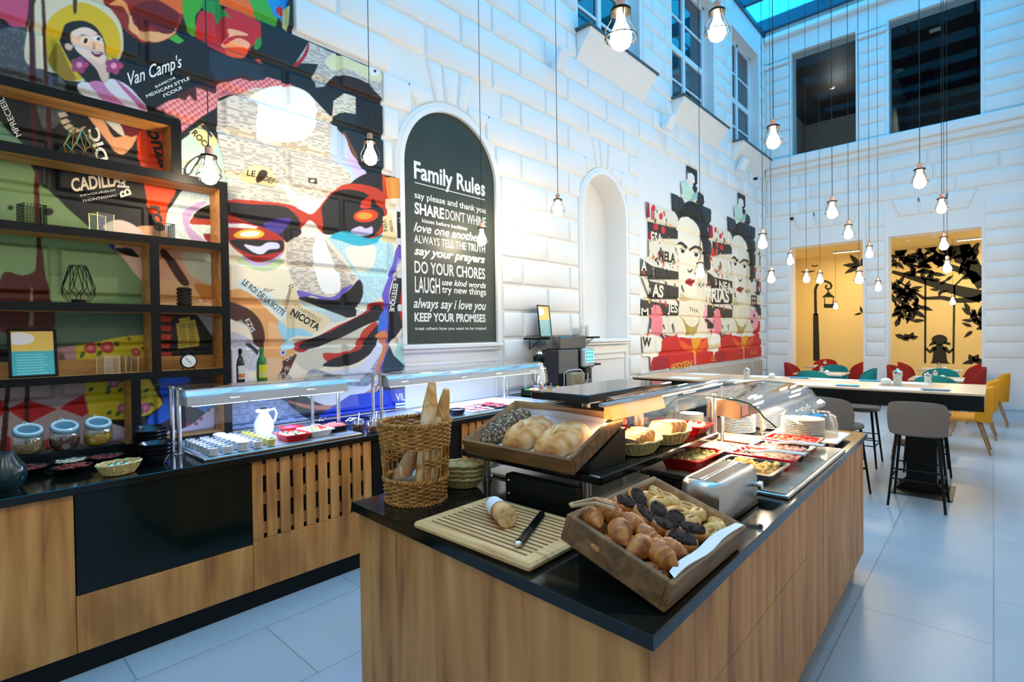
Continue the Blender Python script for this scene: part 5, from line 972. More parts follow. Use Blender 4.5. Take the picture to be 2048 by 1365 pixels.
def melon(f, w, d, zf):
    m = MB(); g = random.Random(8)
    for i in range(12): m.ell((g.uniform(-1, 1) * w * 0.3, -d * 0.28 + g.uniform(-1, 1) * d * 0.1, zf + 0.012), (0.016, 0.014, 0.008), 8, 4)
    m.build('cucumber', mat('food_cucumber', S(110, 190, 90), 0.4), f); m = MB()
    for i in range(16): m.ell((g.uniform(-1, 1) * w * 0.3, d * 0.22 + g.uniform(-1, 1) * d * 0.16, zf + 0.014), (0.014, 0.014, 0.009), 8, 4)
    m.build('tomato', mat('food_tomato', S(226, 40, 40), 0.3), f)
dish('serving_dish', 'red dish of white cheese cubes and olives beside the yoghurt glasses', 'dish', (-3.40, 1.555, TZ), 0.18, 0.155, 0.045, redcer, 'cheese_cubes', S(240, 236, 226), 21, extra=dice)
dish('serving_dish', 'white dish of sliced vegetables in the middle of the first tray', 'dish', (-3.44, 1.735, TZ), 0.20, 0.155, 0.045, ceramic, 'vegetables', S(240, 216, 110), 22, extra=melon)
dish('serving_dish', 'black dish of red melon pieces at the right end of the first tray', 'dish', (-3.50, 1.905, TZ), 0.20, 0.135, 0.042, blackcer, 'melon_pieces', S(236, 90, 80), 23, n=46, s=0.016)
dish('serving_dish', 'small red dish standing behind the white vegetable dish', 'dish', (-3.66, 1.665, TZ), 0.12, 0.12, 0.042, redcer, 'salad', S(200, 60, 90), 24)
tongs('steel tongs lying across the red cheese dish', (-3.36, 1.665, TZ + 0.055), PI * 0.75, 0.15); tongs('steel tongs lying over the black melon dish', (-3.43, 1.975, TZ + 0.05), PI * 0.72, 0.18); tongs('steel tongs lying behind the white vegetable dish', (-3.60, 1.86, TZ + 0.052), PI * 0.8, 0.17)
def bottle(label, loc, body, capc, lab, h, r, lab2=None):
    f = thing('oil_bottle', label, 'bottle', loc, 0.4); m = MB(); m.lathe([(0.0, 0), (r, 0), (r, h * 0.55), (r * 0.8, h * 0.66), (r * 0.40, h * 0.78), (r * 0.36, h * 0.93), (0.0, h * 0.93)], n=20); m.build('glass', body, f)
    m = MB(); m.lathe([(r * 0.46, h * 0.86), (r * 0.46, h), (0.0, h)], n=16); m.build('cap', capc, f); m = MB()
    P = [(r * 1.02 * math.cos(a), r * 1.02 * math.sin(a)) for a in np.linspace(-1.35, 1.0, 10)]
    m.rings([[(x, y, h * 0.10) for x, y in P], [(x, y, h * 0.5) for x, y in P]], 0, False, False)
    if lab2: m.rings([[(x * 1.01, y * 1.01, h * 0.14) for x, y in P], [(x * 1.01, y * 1.01, h * 0.26) for x, y in P]], 1, False, False)
    m.build('label', [lab, lab2 or lab], f)
GT = 1.318 + 0.016
bottle('slim dark vinegar bottle with white label on the first sneeze guard', (-3.56, 1.30, GT), mat('dark_bottle', (0.012, 0.010, 0.008), 0.08), blackm, mat('label_white', S(226, 220, 210), 0.5), 0.215, 0.024, mat('label_orange', S(220, 110, 50), 0.5))
bottle('green olive oil bottle with yellow label on the first sneeze guard', (-3.55, 1.43, GT), mat('green_bottle', (0.02, 0.16, 0.03), 0.08), mat('green_cap', (0.03, 0.22, 0.04), 0.4), mat('label_yellow', S(226, 206, 40), 0.5), 0.215, 0.032, mat('label_red', S(214, 206, 120), 0.5))
for i, (x, y) in enumerate(((-3.31, 2.10), (-3.42, 2.20), (-3.45, 2.07), (-3.36, 2.235))):
    f = thing('jam_jar', ('open glass of brown jam nearest the basket', 'open glass of jam behind the first two, by the guard post', 'clear glass of jam beside the tray end', 'glass of red brown jam hidden partly by the basket')[i], 'jar', (x, y, CH + 0.001)); m = MB(); m.lathe([(0.0, 0), (0.040, 0), (0.046, 0.03), (0.046, 0.06), (0.038, 0.072), (0.042, 0.078)], n=20); m.build('glass', jarglass, f)
    m = MB(); m.lathe([(0.0, 0.004), (0.038, 0.004), (0.043, 0.03), (0.043, 0.044), (0.0, 0.046)], n=18); m.build('jam', mat('jam_brown', (0.16, 0.035, 0.008), 0.2), f); m = MB(); m.tube([(0.0, 0.0, 0.03), (-0.03, 0.03, 0.12)], 0.003, 6); m.build('spoon', steel, f)
dish('serving_dish', 'white plate of cottage cheese under the second sneeze guard', 'dish', (-3.62, 2.86, TZ), 0.17, 0.17, 0.03, ceramic, 'cottage_cheese', S(244, 242, 238), 31, s=0.01)
f = thing('sauce_bowl', 'dark blue handled bowl on the second cooling tray', 'bowl', (-3.33, 2.93, TZ)); m = MB(); m.lathe([(0.0, 0), (0.06, 0), (0.075, 0.05), (0.068, 0.05), (0.055, 0.01), (0.0, 0.01)], n=24); m.build('bowl', mat('dark_blue_enamel', (0.012, 0.02, 0.06), 0.2), f); m = MB(); m.lathe([(0.0, 0.036), (0.064, 0.038)], n=20); m.build('spread', mat('food_spread', S(230, 226, 216), 0.4), f); m = MB(); m.tube([(0, -0.072, 0.04), (0, -0.10, 0.045), (0, -0.10, 0.03), (0, -0.07, 0.028)], 0.005, 6); m.build('handle', mat('dark_blue_enamel'), f)
for i, (y, col, nm) in enumerate(((3.22, S(236, 120, 120), 'ham_slices'), (3.50, S(226, 50, 60), 'salami_slices'), (3.78, S(240, 226, 190), 'cheese_slices'))):
    f = thing('slate_platter', ('platter of pink ham slices beside the blue bowl', 'platter of red salami slices in the middle of the second tray', 'platter of pale cheese slices at the far end of the second tray')[i], 'platter', (-3.46, y, TZ)); m = MB(); m.box(-0.17, -0.125, 0, 0.17, 0.125, 0.012, b=0.003); m.build('board', ceramic if i != 1 else blackcer, f); m = MB(); g = random.Random(i)
    for k in range(14):
        a, b_ = (k % 7 - 3) * 0.042, (k // 7 - 0.5) * 0.11; m.lathe([(0.0, 0), (0.032, 0), (0.034, 0.004), (0.0, 0.006)], (a, b_, 0.013 + 0.003 * (k % 3)), 12, 0)
    m.build(nm, mat('food_' + nm, col, 0.4), f)
tongs('steel tongs lying on the pink ham platter', (-3.30, 3.12, TZ + 0.03), 2.2, 0.2)
m = MB((-3.75, 3.5, TZ)); m.box(-3.90, 2.98, TZ + 0.001, -3.66, 3.95, TZ + 0.006, b=0.002); tag(m.build('paper_sheet', paper), 'white paper sheet behind the meat platters under the second guard', 'paper')

# ---------------------------------------------------------------- drinks corner
f = thing('thermos_flask', 'tall steel thermos flask with black spout lid and side tap', 'thermos', (-3.80, 4.60, CH + 0.001), 0.0); m = MB(); m.lathe([(0.0, 0), (0.088, 0), (0.088, 0.03), (0.080, 0.04)], n=28); m.build('base', blackm, f)
m = MB(); m.lathe([(0.080, 0.04), (0.082, 0.06), (0.072, 0.22), (0.046, 0.32), (0.036, 0.36)], n=28); m.build('body', chrome, f); m = MB(); m.lathe([(0.038, 0.36), (0.066, 0.38), (0.072, 0.42), (0.05, 0.45), (0.03, 0.46)], n=24); m.tube([(0.0, 0.06, 0.42), (0.0, 0.12, 0.46)], [0.018, 0.01], 8); m.tube([(0, -0.06, 0.43), (0, -0.10, 0.44), (0, -0.10, 0.40), (0, -0.06, 0.385)], 0.007, 6); m.build('spout_lid', blackm, f)
m = MB(); m.lathe([(0.036, 0.46), (0.028, 0.485), (0.008, 0.49), (0.008, 0.505), (0.0, 0.508)], n=18); m.build('knob', chrome, f); m = MB(); m.tube([(0, -0.055, 0.28), (0, -0.115, 0.29), (0, -0.12, 0.2), (0, -0.085, 0.12)], 0.012, 8); m.build('handle', blackm, f); m = MB(); m.tube([(0.06, 0.05, 0.09), (0.09, 0.09, 0.09), (0.09, 0.09, 0.05)], 0.008, 8); m.tube([(0.09, 0.09, 0.09), (0.09, 0.09, 0.13)], 0.005, 6); m.build('tap', chrome, f)
f = thing('coffee_machine', 'grey bean to cup coffee machine with a lit touch screen', 'coffee machine', (-3.83, 5.19, CH + 0.001)); grey = mat('machine_grey', S(104, 100, 98), 0.4, var=0.03); dk = mat('machine_black', (0.018, 0.018, 0.02), 0.25)
m = MB(); m.box(-0.15, -0.34, 0.0, 0.10, 0.34, 0.50, b=0.01); m.build('body', dk, f); m = MB(); m.box(0.10, -0.335, 0.22, 0.115, 0.05, 0.495, b=0.006); m.build('front_panel', grey, f); m = MB(); m.box(0.10, 0.17, 0.0, 0.118, 0.335, 0.26, b=0.006); m.build('side_cover', grey, f)
hop = glass_mat('smoked_hopper', (0.22, 0.18, 0.16), 0.10); m = MB(); m.box(-0.13, -0.29, 0.50, 0.09, 0.25, 0.66, b=0.01); m.build('bean_hopper', hop, f); m = MB(); m.box(-0.12, -0.27, 0.502, 0.08, -0.02, 0.57); m.box(-0.12, 0.0, 0.502, 0.08, 0.23, 0.555); m.build('coffee_beans', mat('beans', (0.03, 0.014, 0.008), 0.5), f)
m = MB(); m.box(0.10, 0.09, 0.27, 0.17, 0.325, 0.505, b=0.02); m.build('display_housing', mat('machine_silver', S(200, 202, 206), 0.25, 0.4), f)
m = MB(); m.box(0.1705, 0.12, 0.33, 0.172, 0.295, 0.475); m.build('touch_screen', mat('screen_cyan', S(120, 226, 226), 0.2, emit=1.3, ecol=S(110, 224, 226)), f)
m = MB()
for i in range(3):
    for j in range(3): m.box(0.1722, 0.132 + j * 0.055, 0.345 + i * 0.045, 0.1726, 0.162 + j * 0.055, 0.365 + i * 0.045)
m.build('screen_icons', mat('screen_icon', S(40, 120, 140), 0.3), f)
m = MB(); m.box(0.10, 0.14, 0.13, 0.16, 0.26, 0.27, b=0.012); m.build('spout_unit', dk, f); m = MB(); m.tube([(0.10, -0.02, 0.24), (0.13, 0.06, 0.25), (0.16, 0.10, 0.2), (0.16, 0.09, 0.10), (0.16, 0.13, 0.07), (0.165, 0.17, 0.12), (0.16, 0.18, 0.2)], 0.007, 8); m.tube([(0.12, -0.25, 0.0), (0.12, -0.25, 0.22), (0.125, -0.18, 0.25), (0.13, 0.0, 0.255), (0.14, 0.08, 0.24)], 0.006, 8); m.build('milk_hose', mat('hose_white', S(214, 220, 226), 0.3), f); m = MB(); m.box(0.10, -0.3, 0.0, 0.20, 0.32, 0.02, b=0.005); m.build('drip_tray', steel, f)
f = thing('milk_cooler', 'small brass coloured milk cooler in front of the coffee machine', 'milk cooler', (-3.62, 5.02, CH + 0.022)); m = MB(); m.box(-0.05, -0.10, 0.001, 0.06, 0.10, 0.21, b=0.008); m.build('case', mat('warm_steel', (0.55, 0.46, 0.30), 0.3, 0.9), f); m = MB(); m.box(0.06, -0.09, 0.02, 0.066, 0.09, 0.2, b=0.003); m.build('door', mat('warm_steel'), f)
for i, (y0, y1, z, nm) in enumerate(((4.76, 6.14, 1.545, 'upper'), (5.80, 6.16, 1.175, 'lower'))):
    t = thing('wall_shelf', ('thin black wall shelf behind the coffee machine carrying the framed poster', 'short black wall shelf at right of the coffee machine')[i], 'shelf', (-4.18, (y0 + y1) / 2, z)); o = t.location; m = MB(o); m.box(-4.185, y0, z, -3.99, y1, z + 0.025, b=0.003); m.build('board', blackm, t)
    for y in (y0 + 0.12, y1 - 0.12): m = MB(o); m.tube([(-4.186, y, z - 0.12), (-4.186, y, z), (-4.02, y, z)], 0.006, 6); m.tube([(-4.186, y, z - 0.12), (-4.02, y, z)], 0.005, 6); m.build('bracket', blackm, t)
poster_frame('poster_frame', 'black framed poster standing on the wall shelf by the thermos', 'picture', (-4.06, 5.06, 1.572), 0.29, 0.40, 0.10, 0.15, 0)
cup = None
for k in range(2):
    for i in range(3):
        if cup is None:
            cup = thing('coffee_cup', 'x', 'cup', (0, 0, 0)); m = MB(); m.lathe([(0.0, 0), (0.028, 0), (0.038, 0.05), (0.035, 0.05), (0.025, 0.006), (0.0, 0.006)], n=18); m.build('cup', ceramic, cup); m = MB(); m.tube([(0, -0.034, 0.04), (0, -0.055, 0.034), (0, -0.03, 0.014)], 0.004, 6); m.build('handle', ceramic, cup); q = cup
        else: q = copy_tree(cup)
        q.location = (-4.08, 5.86 + k * 0.1, 1.571 + i * 0.05); q['label'] = 'white cup, %s in the %s stack on the wall shelf' % (('lowest', 'middle', 'topmost')[i], ('left', 'right')[k]); q['group'] = 'white cups on the wall shelf'
f = thing('cutlery_jar', 'glass jar of teaspoons on the short wall shelf', 'jar', (-4.08, 5.98, 1.201)); m = MB(); m.lathe([(0.0, 0), (0.04, 0), (0.045, 0.06), (0.045, 0.1)], n=18); m.build('glass', jarglass, f)
for i in range(6): m = MB(); a = i * 1.05; m.tube([(0, 0, 0.01), (0.05 * math.cos(a), 0.05 * math.sin(a), 0.19)], 0.003, 5); m.ell((0.053 * math.cos(a), 0.053 * math.sin(a), 0.2), (0.01, 0.01, 0.014), 8, 5); m.build('teaspoon', chrome, f)
t = thing('tea_box', 'black box with rows of coloured tea sachets beside the second guard', 'box', (-3.66, 4.60, CH + 0.001)); o = t.location; m = MB(); m.box(-0.16, -0.30, 0, 0.12, 0.22, 0.02); m.box(-0.16, -0.3, 0, -0.15, 0.22, 0.09); m.box(0.11, -0.3, 0, 0.12, 0.22, 0.07); m.box(-0.16, -0.3, 0, 0.12, -0.29, 0.08); m.box(-0.16, 0.21, 0, 0.12, 0.22, 0.08); m.build('box', blackp, t)
g = random.Random(3); CC = [S(200, 40, 50), S(40, 150, 70), S(220, 190, 60), S(30, 110, 130), S(230, 226, 216), S(220, 120, 40)]
for j in range(3):
    for i in range(7):
        m = MB((-3.66 - 0.10 + j * 0.085, 4.60 - 0.255 + i * 0.072, CH + 0.022)); m.xf = Matrix.Translation(m.o) @ Matrix.Rotation(-0.3, 4, 'Y'); m.box(-0.012, -0.03, 0.0, 0.012, 0.03, 0.07, 0, b=0.003); k = g.randrange(6); cn = ['red', 'green', 'yellow', 'teal', 'white', 'orange'][k]
        q = m.build('tea_sachet', mat('sachet_' + cn, CC[k], 0.4)); tag(q, '%s tea sachet in the %s row of the black tea box' % (cn, ('rear', 'middle', 'front')[j]), 'tea sachet', '%s tea sachets %s row' % (cn, ('rear', 'middle', 'front')[j]))
# ---------------------------------------------------------------- island counter
ISL = [(-1.98, 1.15), (-0.572, 1.086), (-0.62, 4.174), (-2.02, 4.20)]
t = thing('island_counter', 'freestanding oak clad buffet island in the middle of the hall', 'counter', (-1.3, 2.65, 0)); o = t.location
ins = inset(ISL, 0.022); ins2 = inset(ISL, 0.07)
m = MB(o); m.prism(ins2, 0.0, 0.12); m.build('plinth', blackp, t)
m = MB(o); m.prism(inset(ISL, 0.035), 0.12, 0.886); m.build('carcass', blackp, t)
def edge_panel(name, a, b_, s0, s1, z0, z1):
    a, b_ = Vector(a), Vector(b_); d = (b_ - a); n = Vector((d.y, -d.x)).normalized(); L = d.length; d.normalize(); p0, p1 = a + d * (s0 * L + 0.0015), a + d * (s1 * L - 0.0015)
    m = MB(o); m.prism([tuple(p0), tuple(p1), tuple(p1 - n * 0.018), tuple(p0 - n * 0.018)], z0 + 0.0015, z1 - 0.0015); m.build(name, oak, t)
edge_panel('end_panel', ins[0], ins[1], 0, 1, 0.12, 0.886); 
edge_panel('drawer_front', ins[1], ins[2], 0, 0.516, 0.60, 0.886); edge_panel('drawer_front', ins[1], ins[2], 0, 0.516, 0.12, 0.60); edge_panel('door', ins[1], ins[2], 0.516, 0.76, 0.12, 0.886); edge_panel('door', ins[1], ins[2], 0.76, 1.0, 0.12, 0.886)
edge_panel('end_panel', ins[2], ins[3], 0, 1, 0.12, 0.886); edge_panel('side_panel', ins[3], ins[0], 0, 1, 0.12, 0.886)
m = MB((-1.3, 2.65, 0.887)); p_ = inset(ISL, 0.003); m.rings([[(x, y, 0.887) for x, y in p_], [(x, y, 0.890) for x, y in ISL], [(x, y, 0.922) for x, y in ISL], [(x, y, 0.925) for x, y in p_]], 0); tag(m.build('island_worktop', stone), 'polished black stone worktop of the buffet island', 'worktop')
# tiers
def tier(name, label, x0, x1, y0, y1, z0, z1, posts):
    t = thing(name, label, 'display shelf', ((x0 + x1) / 2, (y0 + y1) / 2, CH)); o = t.location
    m = MB(o); m.box(x0, y0, z0, x1, y1, z1, b=0.005); m.build('stone_board', stone, t)
    for x, y, r, za, zb in posts:
        m = MB(o); m.lathe([(0.0, za), (r * 1.3, za), (r * 1.3, za + 0.02), (r, za + 0.022), (r, zb), (0.0, zb)], (x, y, 0), 18); m.build('post', steel, t)
    return t
tier('tier_shelf', 'lower black stone tier carrying the loaf crate and sliced bread', -1.86, -1.08, 1.66, 2.80, 1.045, 1.08, [(-1.19, 1.70, 0.021, 0.926, 1.045), (-1.235, 1.80, 0.014, 0.926, 1.045), (-1.30, 2.18, 0.022, 0.926, 1.045), (-1.78, 1.75, 0.021, 0.926, 1.045), (-1.78, 2.7, 0.021, 0.926, 1.045)])
tier('tier_shelf', 'upper black stone tier above the loaf crate', -1.49, -1.185, 1.74, 2.47, 1.335, 1.37, [(-1.335, 2.37, 0.042, 1.081, 1.335), (-1.42, 2.06, 0.02, 1.081, 1.335)])
# warm lamp with glass visor along the upper tier
warm = mat('lamp_warm', (1, 0.72, 0.40), 0.5, emit=10, ecol=(1.0, 0.62, 0.28))
t = thing('heat_lamp', 'warm lamp bar with a curved glass visor hung beside the upper tier', 'lamp', (-1.17, 2.5, CH)); o = t.location
m = MB(o); m.box(-1.182, 1.80, 1.318, -1.15, 3.10, 1.334, b=0.003); m.build('housing', mat('lamp_alu'), t); m = MB(o); m.prism([(-1.18, 1.317), (-1.152, 1.317), (-1.135, 1.262), (-1.18, 1.262)], 1.84, 2.30, 0, 'y'); m.build('reflection_glow', mat('reflected_amber', (1, 0.6, 0.2), 0.5, emit=0.85, ecol=(1.0, 0.45, 0.08)), t); m = MB(o); m.box(-1.178, 2.32, 1.311, -1.155, 3.06, 1.3175); m.build('tube', warm, t)  # amber prism glows in place of warm light reflected in the glass
pts = [(-1.14 + 0.10 * math.sin(a), 1.265 + 0.095 * math.cos(a)) for a in np.linspace(0, 1.6, 8)]; m = MB(o); m.rings([[(x, 1.80, z) for x, z in pts], [(x, 3.10, z) for x, z in pts]], 0, False, False); m.build('visor', glass, t)
m = MB(o); m.tube([(-1.16, 3.06, CH + 0.001), (-1.16, 3.06, 1.30)], 0.011, 10); m.build('post', steel, t)
light('heat_lamp_light', 'AREA', (-1.16, 2.4, 1.255), 10, (1.0, 0.66, 0.36), 0.04, 1.2)
# glass hood
t = thing('sneeze_guard', 'arched clear glass hood on steel posts over the hot dishes', 'sneeze guard', (-1.14, 3.4, CH)); o = t.location
prof = [(-1.417, 1.131), (-1.395, 1.195), (-1.345, 1.238), (-1.26, 1.258), (-1.16, 1.264), (-1.05, 1.258), (-0.97, 1.247), (-0.91, 1.222), (-0.872, 1.175), (-0.847, 1.113)]; prof = [tuple(p) for p in smoothp([(p[0], p[1]) for p in prof], 3)[:27]]
m = MB(o); m.rings([[(x, 2.86, z) for x, z in prof], [(x, 3.95, z) for x, z in prof]], 0, False, False); m.rings([[(x, 2.86, z - 0.008) for x, z in prof], [(x, 3.95, z - 0.008) for x, z in prof]], 0, False, False); m.build('glass', glass_mat('hood_glass', (0.95, 0.96, 0.95), 0.11), t)
m = MB(o); m.tube([(x, 2.86, z - 0.004) for x, z in prof], 0.0045, 6); m.tube([(x, 3.95, z - 0.004) for x, z in prof], 0.0045, 6); m.build('glass_edge', mat('glass_edge_green', (0.01, 0.05, 0.04), 0.1), t)
for y in (2.88, 3.72):
    m = MB(o); m.lathe([(0.0, 0.001), (0.028, 0.001), (0.028, 0.01), (0.0175, 0.012), (0.0175, 0.345), (0.0, 0.35)], (-1.14, y, CH), 18); m.build('post', steel, t); m = MB(o); m.box(-1.22, y - 0.012, 1.248, -1.05, y + 0.012, 1.256); m.build('bracket', steel, t)
m = MB(o); m.prism([(-1.20, 1.145), (-1.02, 1.135), (-1.02, 1.20), (-1.05, 1.232), (-1.20, 1.236)], 2.95, 3.90, 0, 'y'); m.build('heater_housing', mat('heater_brown', S(150, 122, 96), 0.35, 0.7), t); m = MB(o); m.box(-1.019, 2.97, 1.15, -1.0185, 3.07, 1.21); m.build('paper_notice', mat('notice', S(244, 214, 196), 0.6), t)
m = MB(o); m.prism([(-1.185, 1.142), (-1.035, 1.133), (-1.035, 1.1315), (-1.185, 1.1405)], 2.98, 3.87, 0, 'y'); m.build('heating_tube', warm, t)
light('hood_heater_light', 'AREA', (-1.11, 3.42, 1.125), 26, (1.0, 0.74, 0.50), 0.12, 0.85); light('added_dish_fill', 'SPOT', (-1.05, 2.89, 1.24), 10, (1.0, 0.80, 0.6), 0.03, rot=(-0.5, 0.35, 0), spot=2.4)  # the spot has no fixture; added to brighten the nearer dishes
# buffet tray
t = thing('buffet_tray', 'large steel rimmed tile tray under the hot dishes', 'tray', (-0.95, 2.88, CH + 0.001)); o = t.location
m = MB(o); m.box(-1.29, 2.325, CH + 0.001, -0.615, 3.45, CH + 0.016, b=0.003); m.build('steel_rim', steel, t)
for i in range(4):
    for j in range(7):
        if i == 3 or j == 0 or i == 0: m = MB(o); m.box(-1.272 + i * 0.161, 2.345 + j * 0.156, CH + 0.016, -1.272 + (i + 1) * 0.161 - 0.003, 2.345 + (j + 1) * 0.156 - 0.003, CH + 0.020, b=0.0015); m.build('tile', mat('pale_tile', S(176, 168, 146), 0.18, var=0.15, vscale=9), t)
m = MB(o); m.box(-1.111, 2.501, CH + 0.0155, -0.795, 3.437, CH + 0.0195); m.build('base_plate', mat('dark_slate', (0.02, 0.02, 0.022), 0.2), t)
t = thing('stone_tray', 'pale stone tray lying under the lower tier', 'tray', (-1.5, 2.0, CH + 0.001)); m = MB(); m.box(-0.37, -0.18, 0, 0.30, 0.26, 0.016, b=0.003); m.build('slab', mat('pale_stone', S(196, 188, 166), 0.2, var=0.08, vscale=10), t)
m = MB((-1.34, 1.7, CH + 0.018)); m.box(-1.51, 1.592, CH + 0.001, -1.15, 1.64, 1.035, b=0.003); q = m.build('riser_box', blackp); tag(q, 'black panel box standing under the front of the lower tier', 'box')
for z in (0.955, 1.01): m = MB(q.location); m.ell((-1.49, 1.591, z), (0.006, 0.004, 0.006), 8, 5); m.build('screw', chrome, q)
PZ = CH + 0.0205
R_ = lambda *a, **k: dish('oven_dish', *a, **k)
blk_rim = mat('terracotta_rim', S(150, 90, 66), 0.35)
def stripes(f, w, d, zf):
    g = random.Random(5)
    for i in range(26):
        m = MB(); x, y = g.uniform(-1, 1) * w * 0.34, g.uniform(-1, 1) * d * 0.32; a = g.uniform(0, 3.1); m.tube([(x, y, zf + 0.006), (x + 0.03 * math.cos(a), y + 0.03 * math.sin(a), zf + 0.018), (x + 0.055 * math.cos(a + .4), y + 0.055 * math.sin(a + .4), zf + 0.010)], [0.004, 0.009, 0.004], 6); m.build('potato_wedge', mat('food_wedge', S(236, 196, 110), 0.5, var=0.2, vscale=40), f)
R_('red dish of scrambled egg at the front left of the tile tray', 'dish', (-1.12, 2.55, PZ), 0.20, 0.32, 0.062, redcer, 'scrambled_egg', S(250, 214, 130), 41, n=90)
R_('black dish of potato wedges beside the toaster', 'dish', (-0.83, 2.50, PZ), 0.26, 0.28, 0.058, blackcer, 'potato_base', S(214, 160, 80), 42, n=30, extra=stripes)
R_('red dish of sausages in the middle of the tile tray', 'dish', (-0.84, 2.79, PZ), 0.28, 0.20, 0.062, redcer, 'sausages', S(236, 190, 150), 43, n=60)
R_('white dish of sliced eggs in the middle of the tile tray', 'dish', (-1.10, 2.83, PZ), 0.22, 0.20, 0.055, ceramic, 'sliced_eggs', S(250, 240, 214), 44, n=50)
R_('shallow brown baking dish of baked cheese by the hood post', 'dish', (-1.10, 3.20, PZ), 0.30, 0.22, 0.038, mat('brown_dish', S(120, 56, 26), 0.3), 'baked_cheese', S(246, 196, 110), 45, n=40)
R_('black dish of bacon strips at the aisle side of the tile tray', 'dish', (-0.83, 3.02, PZ), 0.26, 0.18, 0.058, blackcer, 'bacon', S(240, 170, 150), 46, n=50)
R_('red dish of grilled tomatoes at the far end of the tile tray', 'dish', (-0.84, 3.25, PZ), 0.26, 0.20, 0.062, redcer, 'grilled_tomatoes', S(230, 110, 80), 47, n=50)
R_('red dish of beans on the lower tier behind the upper tier post', 'dish', (-1.52, 2.52, 1.081), 0.20, 0.26, 0.06, redcer, 'beans', S(236, 130, 70), 48, n=60)
R_('red dish of pale pasta at the far end of the lower tier', 'dish', (-1.22, 2.68, 1.081), 0.24, 0.16, 0.05, redcer, 'pasta', S(246, 220, 150), 49, n=50)
for i, (x, y, rz) in enumerate(((-0.75, 2.78, 3.3), (-0.73, 3.05, 3.2), (-0.98, 2.66, 2.2))): tongs('steel tongs lying on the %s' % ('red sausage dish', 'black bacon dish', 'white egg dish')[i], (x + 0.09, y, PZ + 0.062), rz, 0.24)
# plates
pl = {}
def plates(x, y, z, n, r, h, where, grp):
    for i in range(n):
        if r not in pl:
            m = MB(); m.lathe([(0.0, 0), (r * 0.6, 0), (r, 0.010), (r, 0.0125), (r * 0.62, 0.004), (0.0, 0.004)], n=30); q = m.build('plate', ceramic); pl[r] = q
        else: q = pl[r].copy(); COL.objects.link(q)
        q.location = (x, y, z + 0.001 + i * h); k = 'topmost' if i == n - 1 else 'lowest' if i == 0 else 'number %d from the bottom' % (i + 1)
        tag(q, 'white plate, %s in the stack %s' % (k, where), 'plate', grp)
plates(-1.29, 3.70, CH, 12, 0.105, 0.0105, 'behind the heater housing', 'plates behind the heater'); plates(-1.17, 3.98, CH, 13, 0.10, 0.0105, 'behind the second hood post', 'plates behind the second post'); plates(-1.60, 3.64, CH, 10, 0.085, 0.0105, 'at the left of the island', 'plates left of the island')
t = thing('cake_stand', 'low wooden stand with a clear dome over plates at the island end', 'cake stand', (-0.87, 3.72, CH + 0.001)); m = MB(); m.box(-0.20, -0.19, 0.018, 0.20, 0.19, 0.032, b=0.004); m.build('board', mat('stand_white', S(226, 222, 216), 0.35), t)
for sx in (-1, 1):
    for sy in (-1, 1): m = MB(); m.lathe([(0.0, 0), (0.015, 0), (0.015, 0.018), (0.0, 0.018)], (sx * 0.16, sy * 0.15, 0), 10); m.build('foot', steel, t)
m = MB(); m.lathe([(0.168, 0.033), (0.165, 0.12), (0.155, 0.155), (0.12, 0.178), (0.03, 0.186), (0.0, 0.186)], n=36); m.build('dome', glass_mat('dome_glass', (0.92, 0.90, 0.84), 0.13), t); m = MB(); m.lathe([(0.012, 0.186), (0.010, 0.196), (0.022, 0.205), (0.016, 0.215), (0.0, 0.216)], n=16); m.build('knob', chrome, t)
plates(-0.90, 3.72, CH + 0.033, 9, 0.125, 0.0105, 'under the clear dome', 'plates under the dome')
# toaster
t = thing('toaster', 'brushed steel four slice toaster beside the pastry crate', 'toaster', (-0.778, 2.03, CH + 0.001)); ts = mat('toaster_steel', (0.50, 0.48, 0.45), 0.30, 0.95)
def rr8(w, d, z, c=0.045): return [(x, y, z) for x, y in ((-w + c, -d), (w - c, -d), (w - c * 0.3, -d + c * 0.3), (w, -d + c), (w, d - c), (w - c * 0.3, d - c * 0.3), (w - c, d), (-w + c, d), (-w + c * 0.3, d - c * 0.3), (-w, d - c), (-w, -d + c), (-w + c * 0.3, -d + c * 0.3))]
m = MB(); m.rings([rr8(0.080, 0.205, 0.018), rr8(0.083, 0.208, 0.10), rr8(0.080, 0.205, 0.138), rr8(0.072, 0.197, 0.15), rr8(0.064, 0.188, 0.153)], 0); m.build('body', ts, t)
m = MB(); m.rings([rr8(0.084, 0.212, 0.004), rr8(0.084, 0.212, 0.018)], 0); m.build('base', blackm, t)
for x in (-0.031, 0.031): m = MB(); m.box(x - 0.021, -0.165, 0.1535, x + 0.021, 0.165, 0.1545); m.build('slot', mat('slot_dark', (0.006, 0.006, 0.006), 0.5), t); m = MB(); m.tube([(x - 0.023, -0.168, 0.154), (x + 0.023, -0.168, 0.154), (x + 0.023, 0.168, 0.154), (x - 0.023, 0.168, 0.154)], 0.0025, 6, closed=True); m.build('slot_rim', chrome, t)
for y in (0.14,): m = MB(); m.xf = Matrix.Translation((0.083, y, 0.085)) @ Matrix.Rotation(PI / 2, 4, 'Y'); m.lathe([(0.010, 0), (0.010, 0.012), (0.016, 0.014), (0.016, 0.026), (0.0, 0.028)], n=18); m.build('knob', chrome, t)
m = MB()
for i in range(3): m.ell((0.0835, 0.12 + i * 0.018, 0.045), (0.002, 0.004, 0.004), 6, 4)
m.build('buttons', chrome, t)
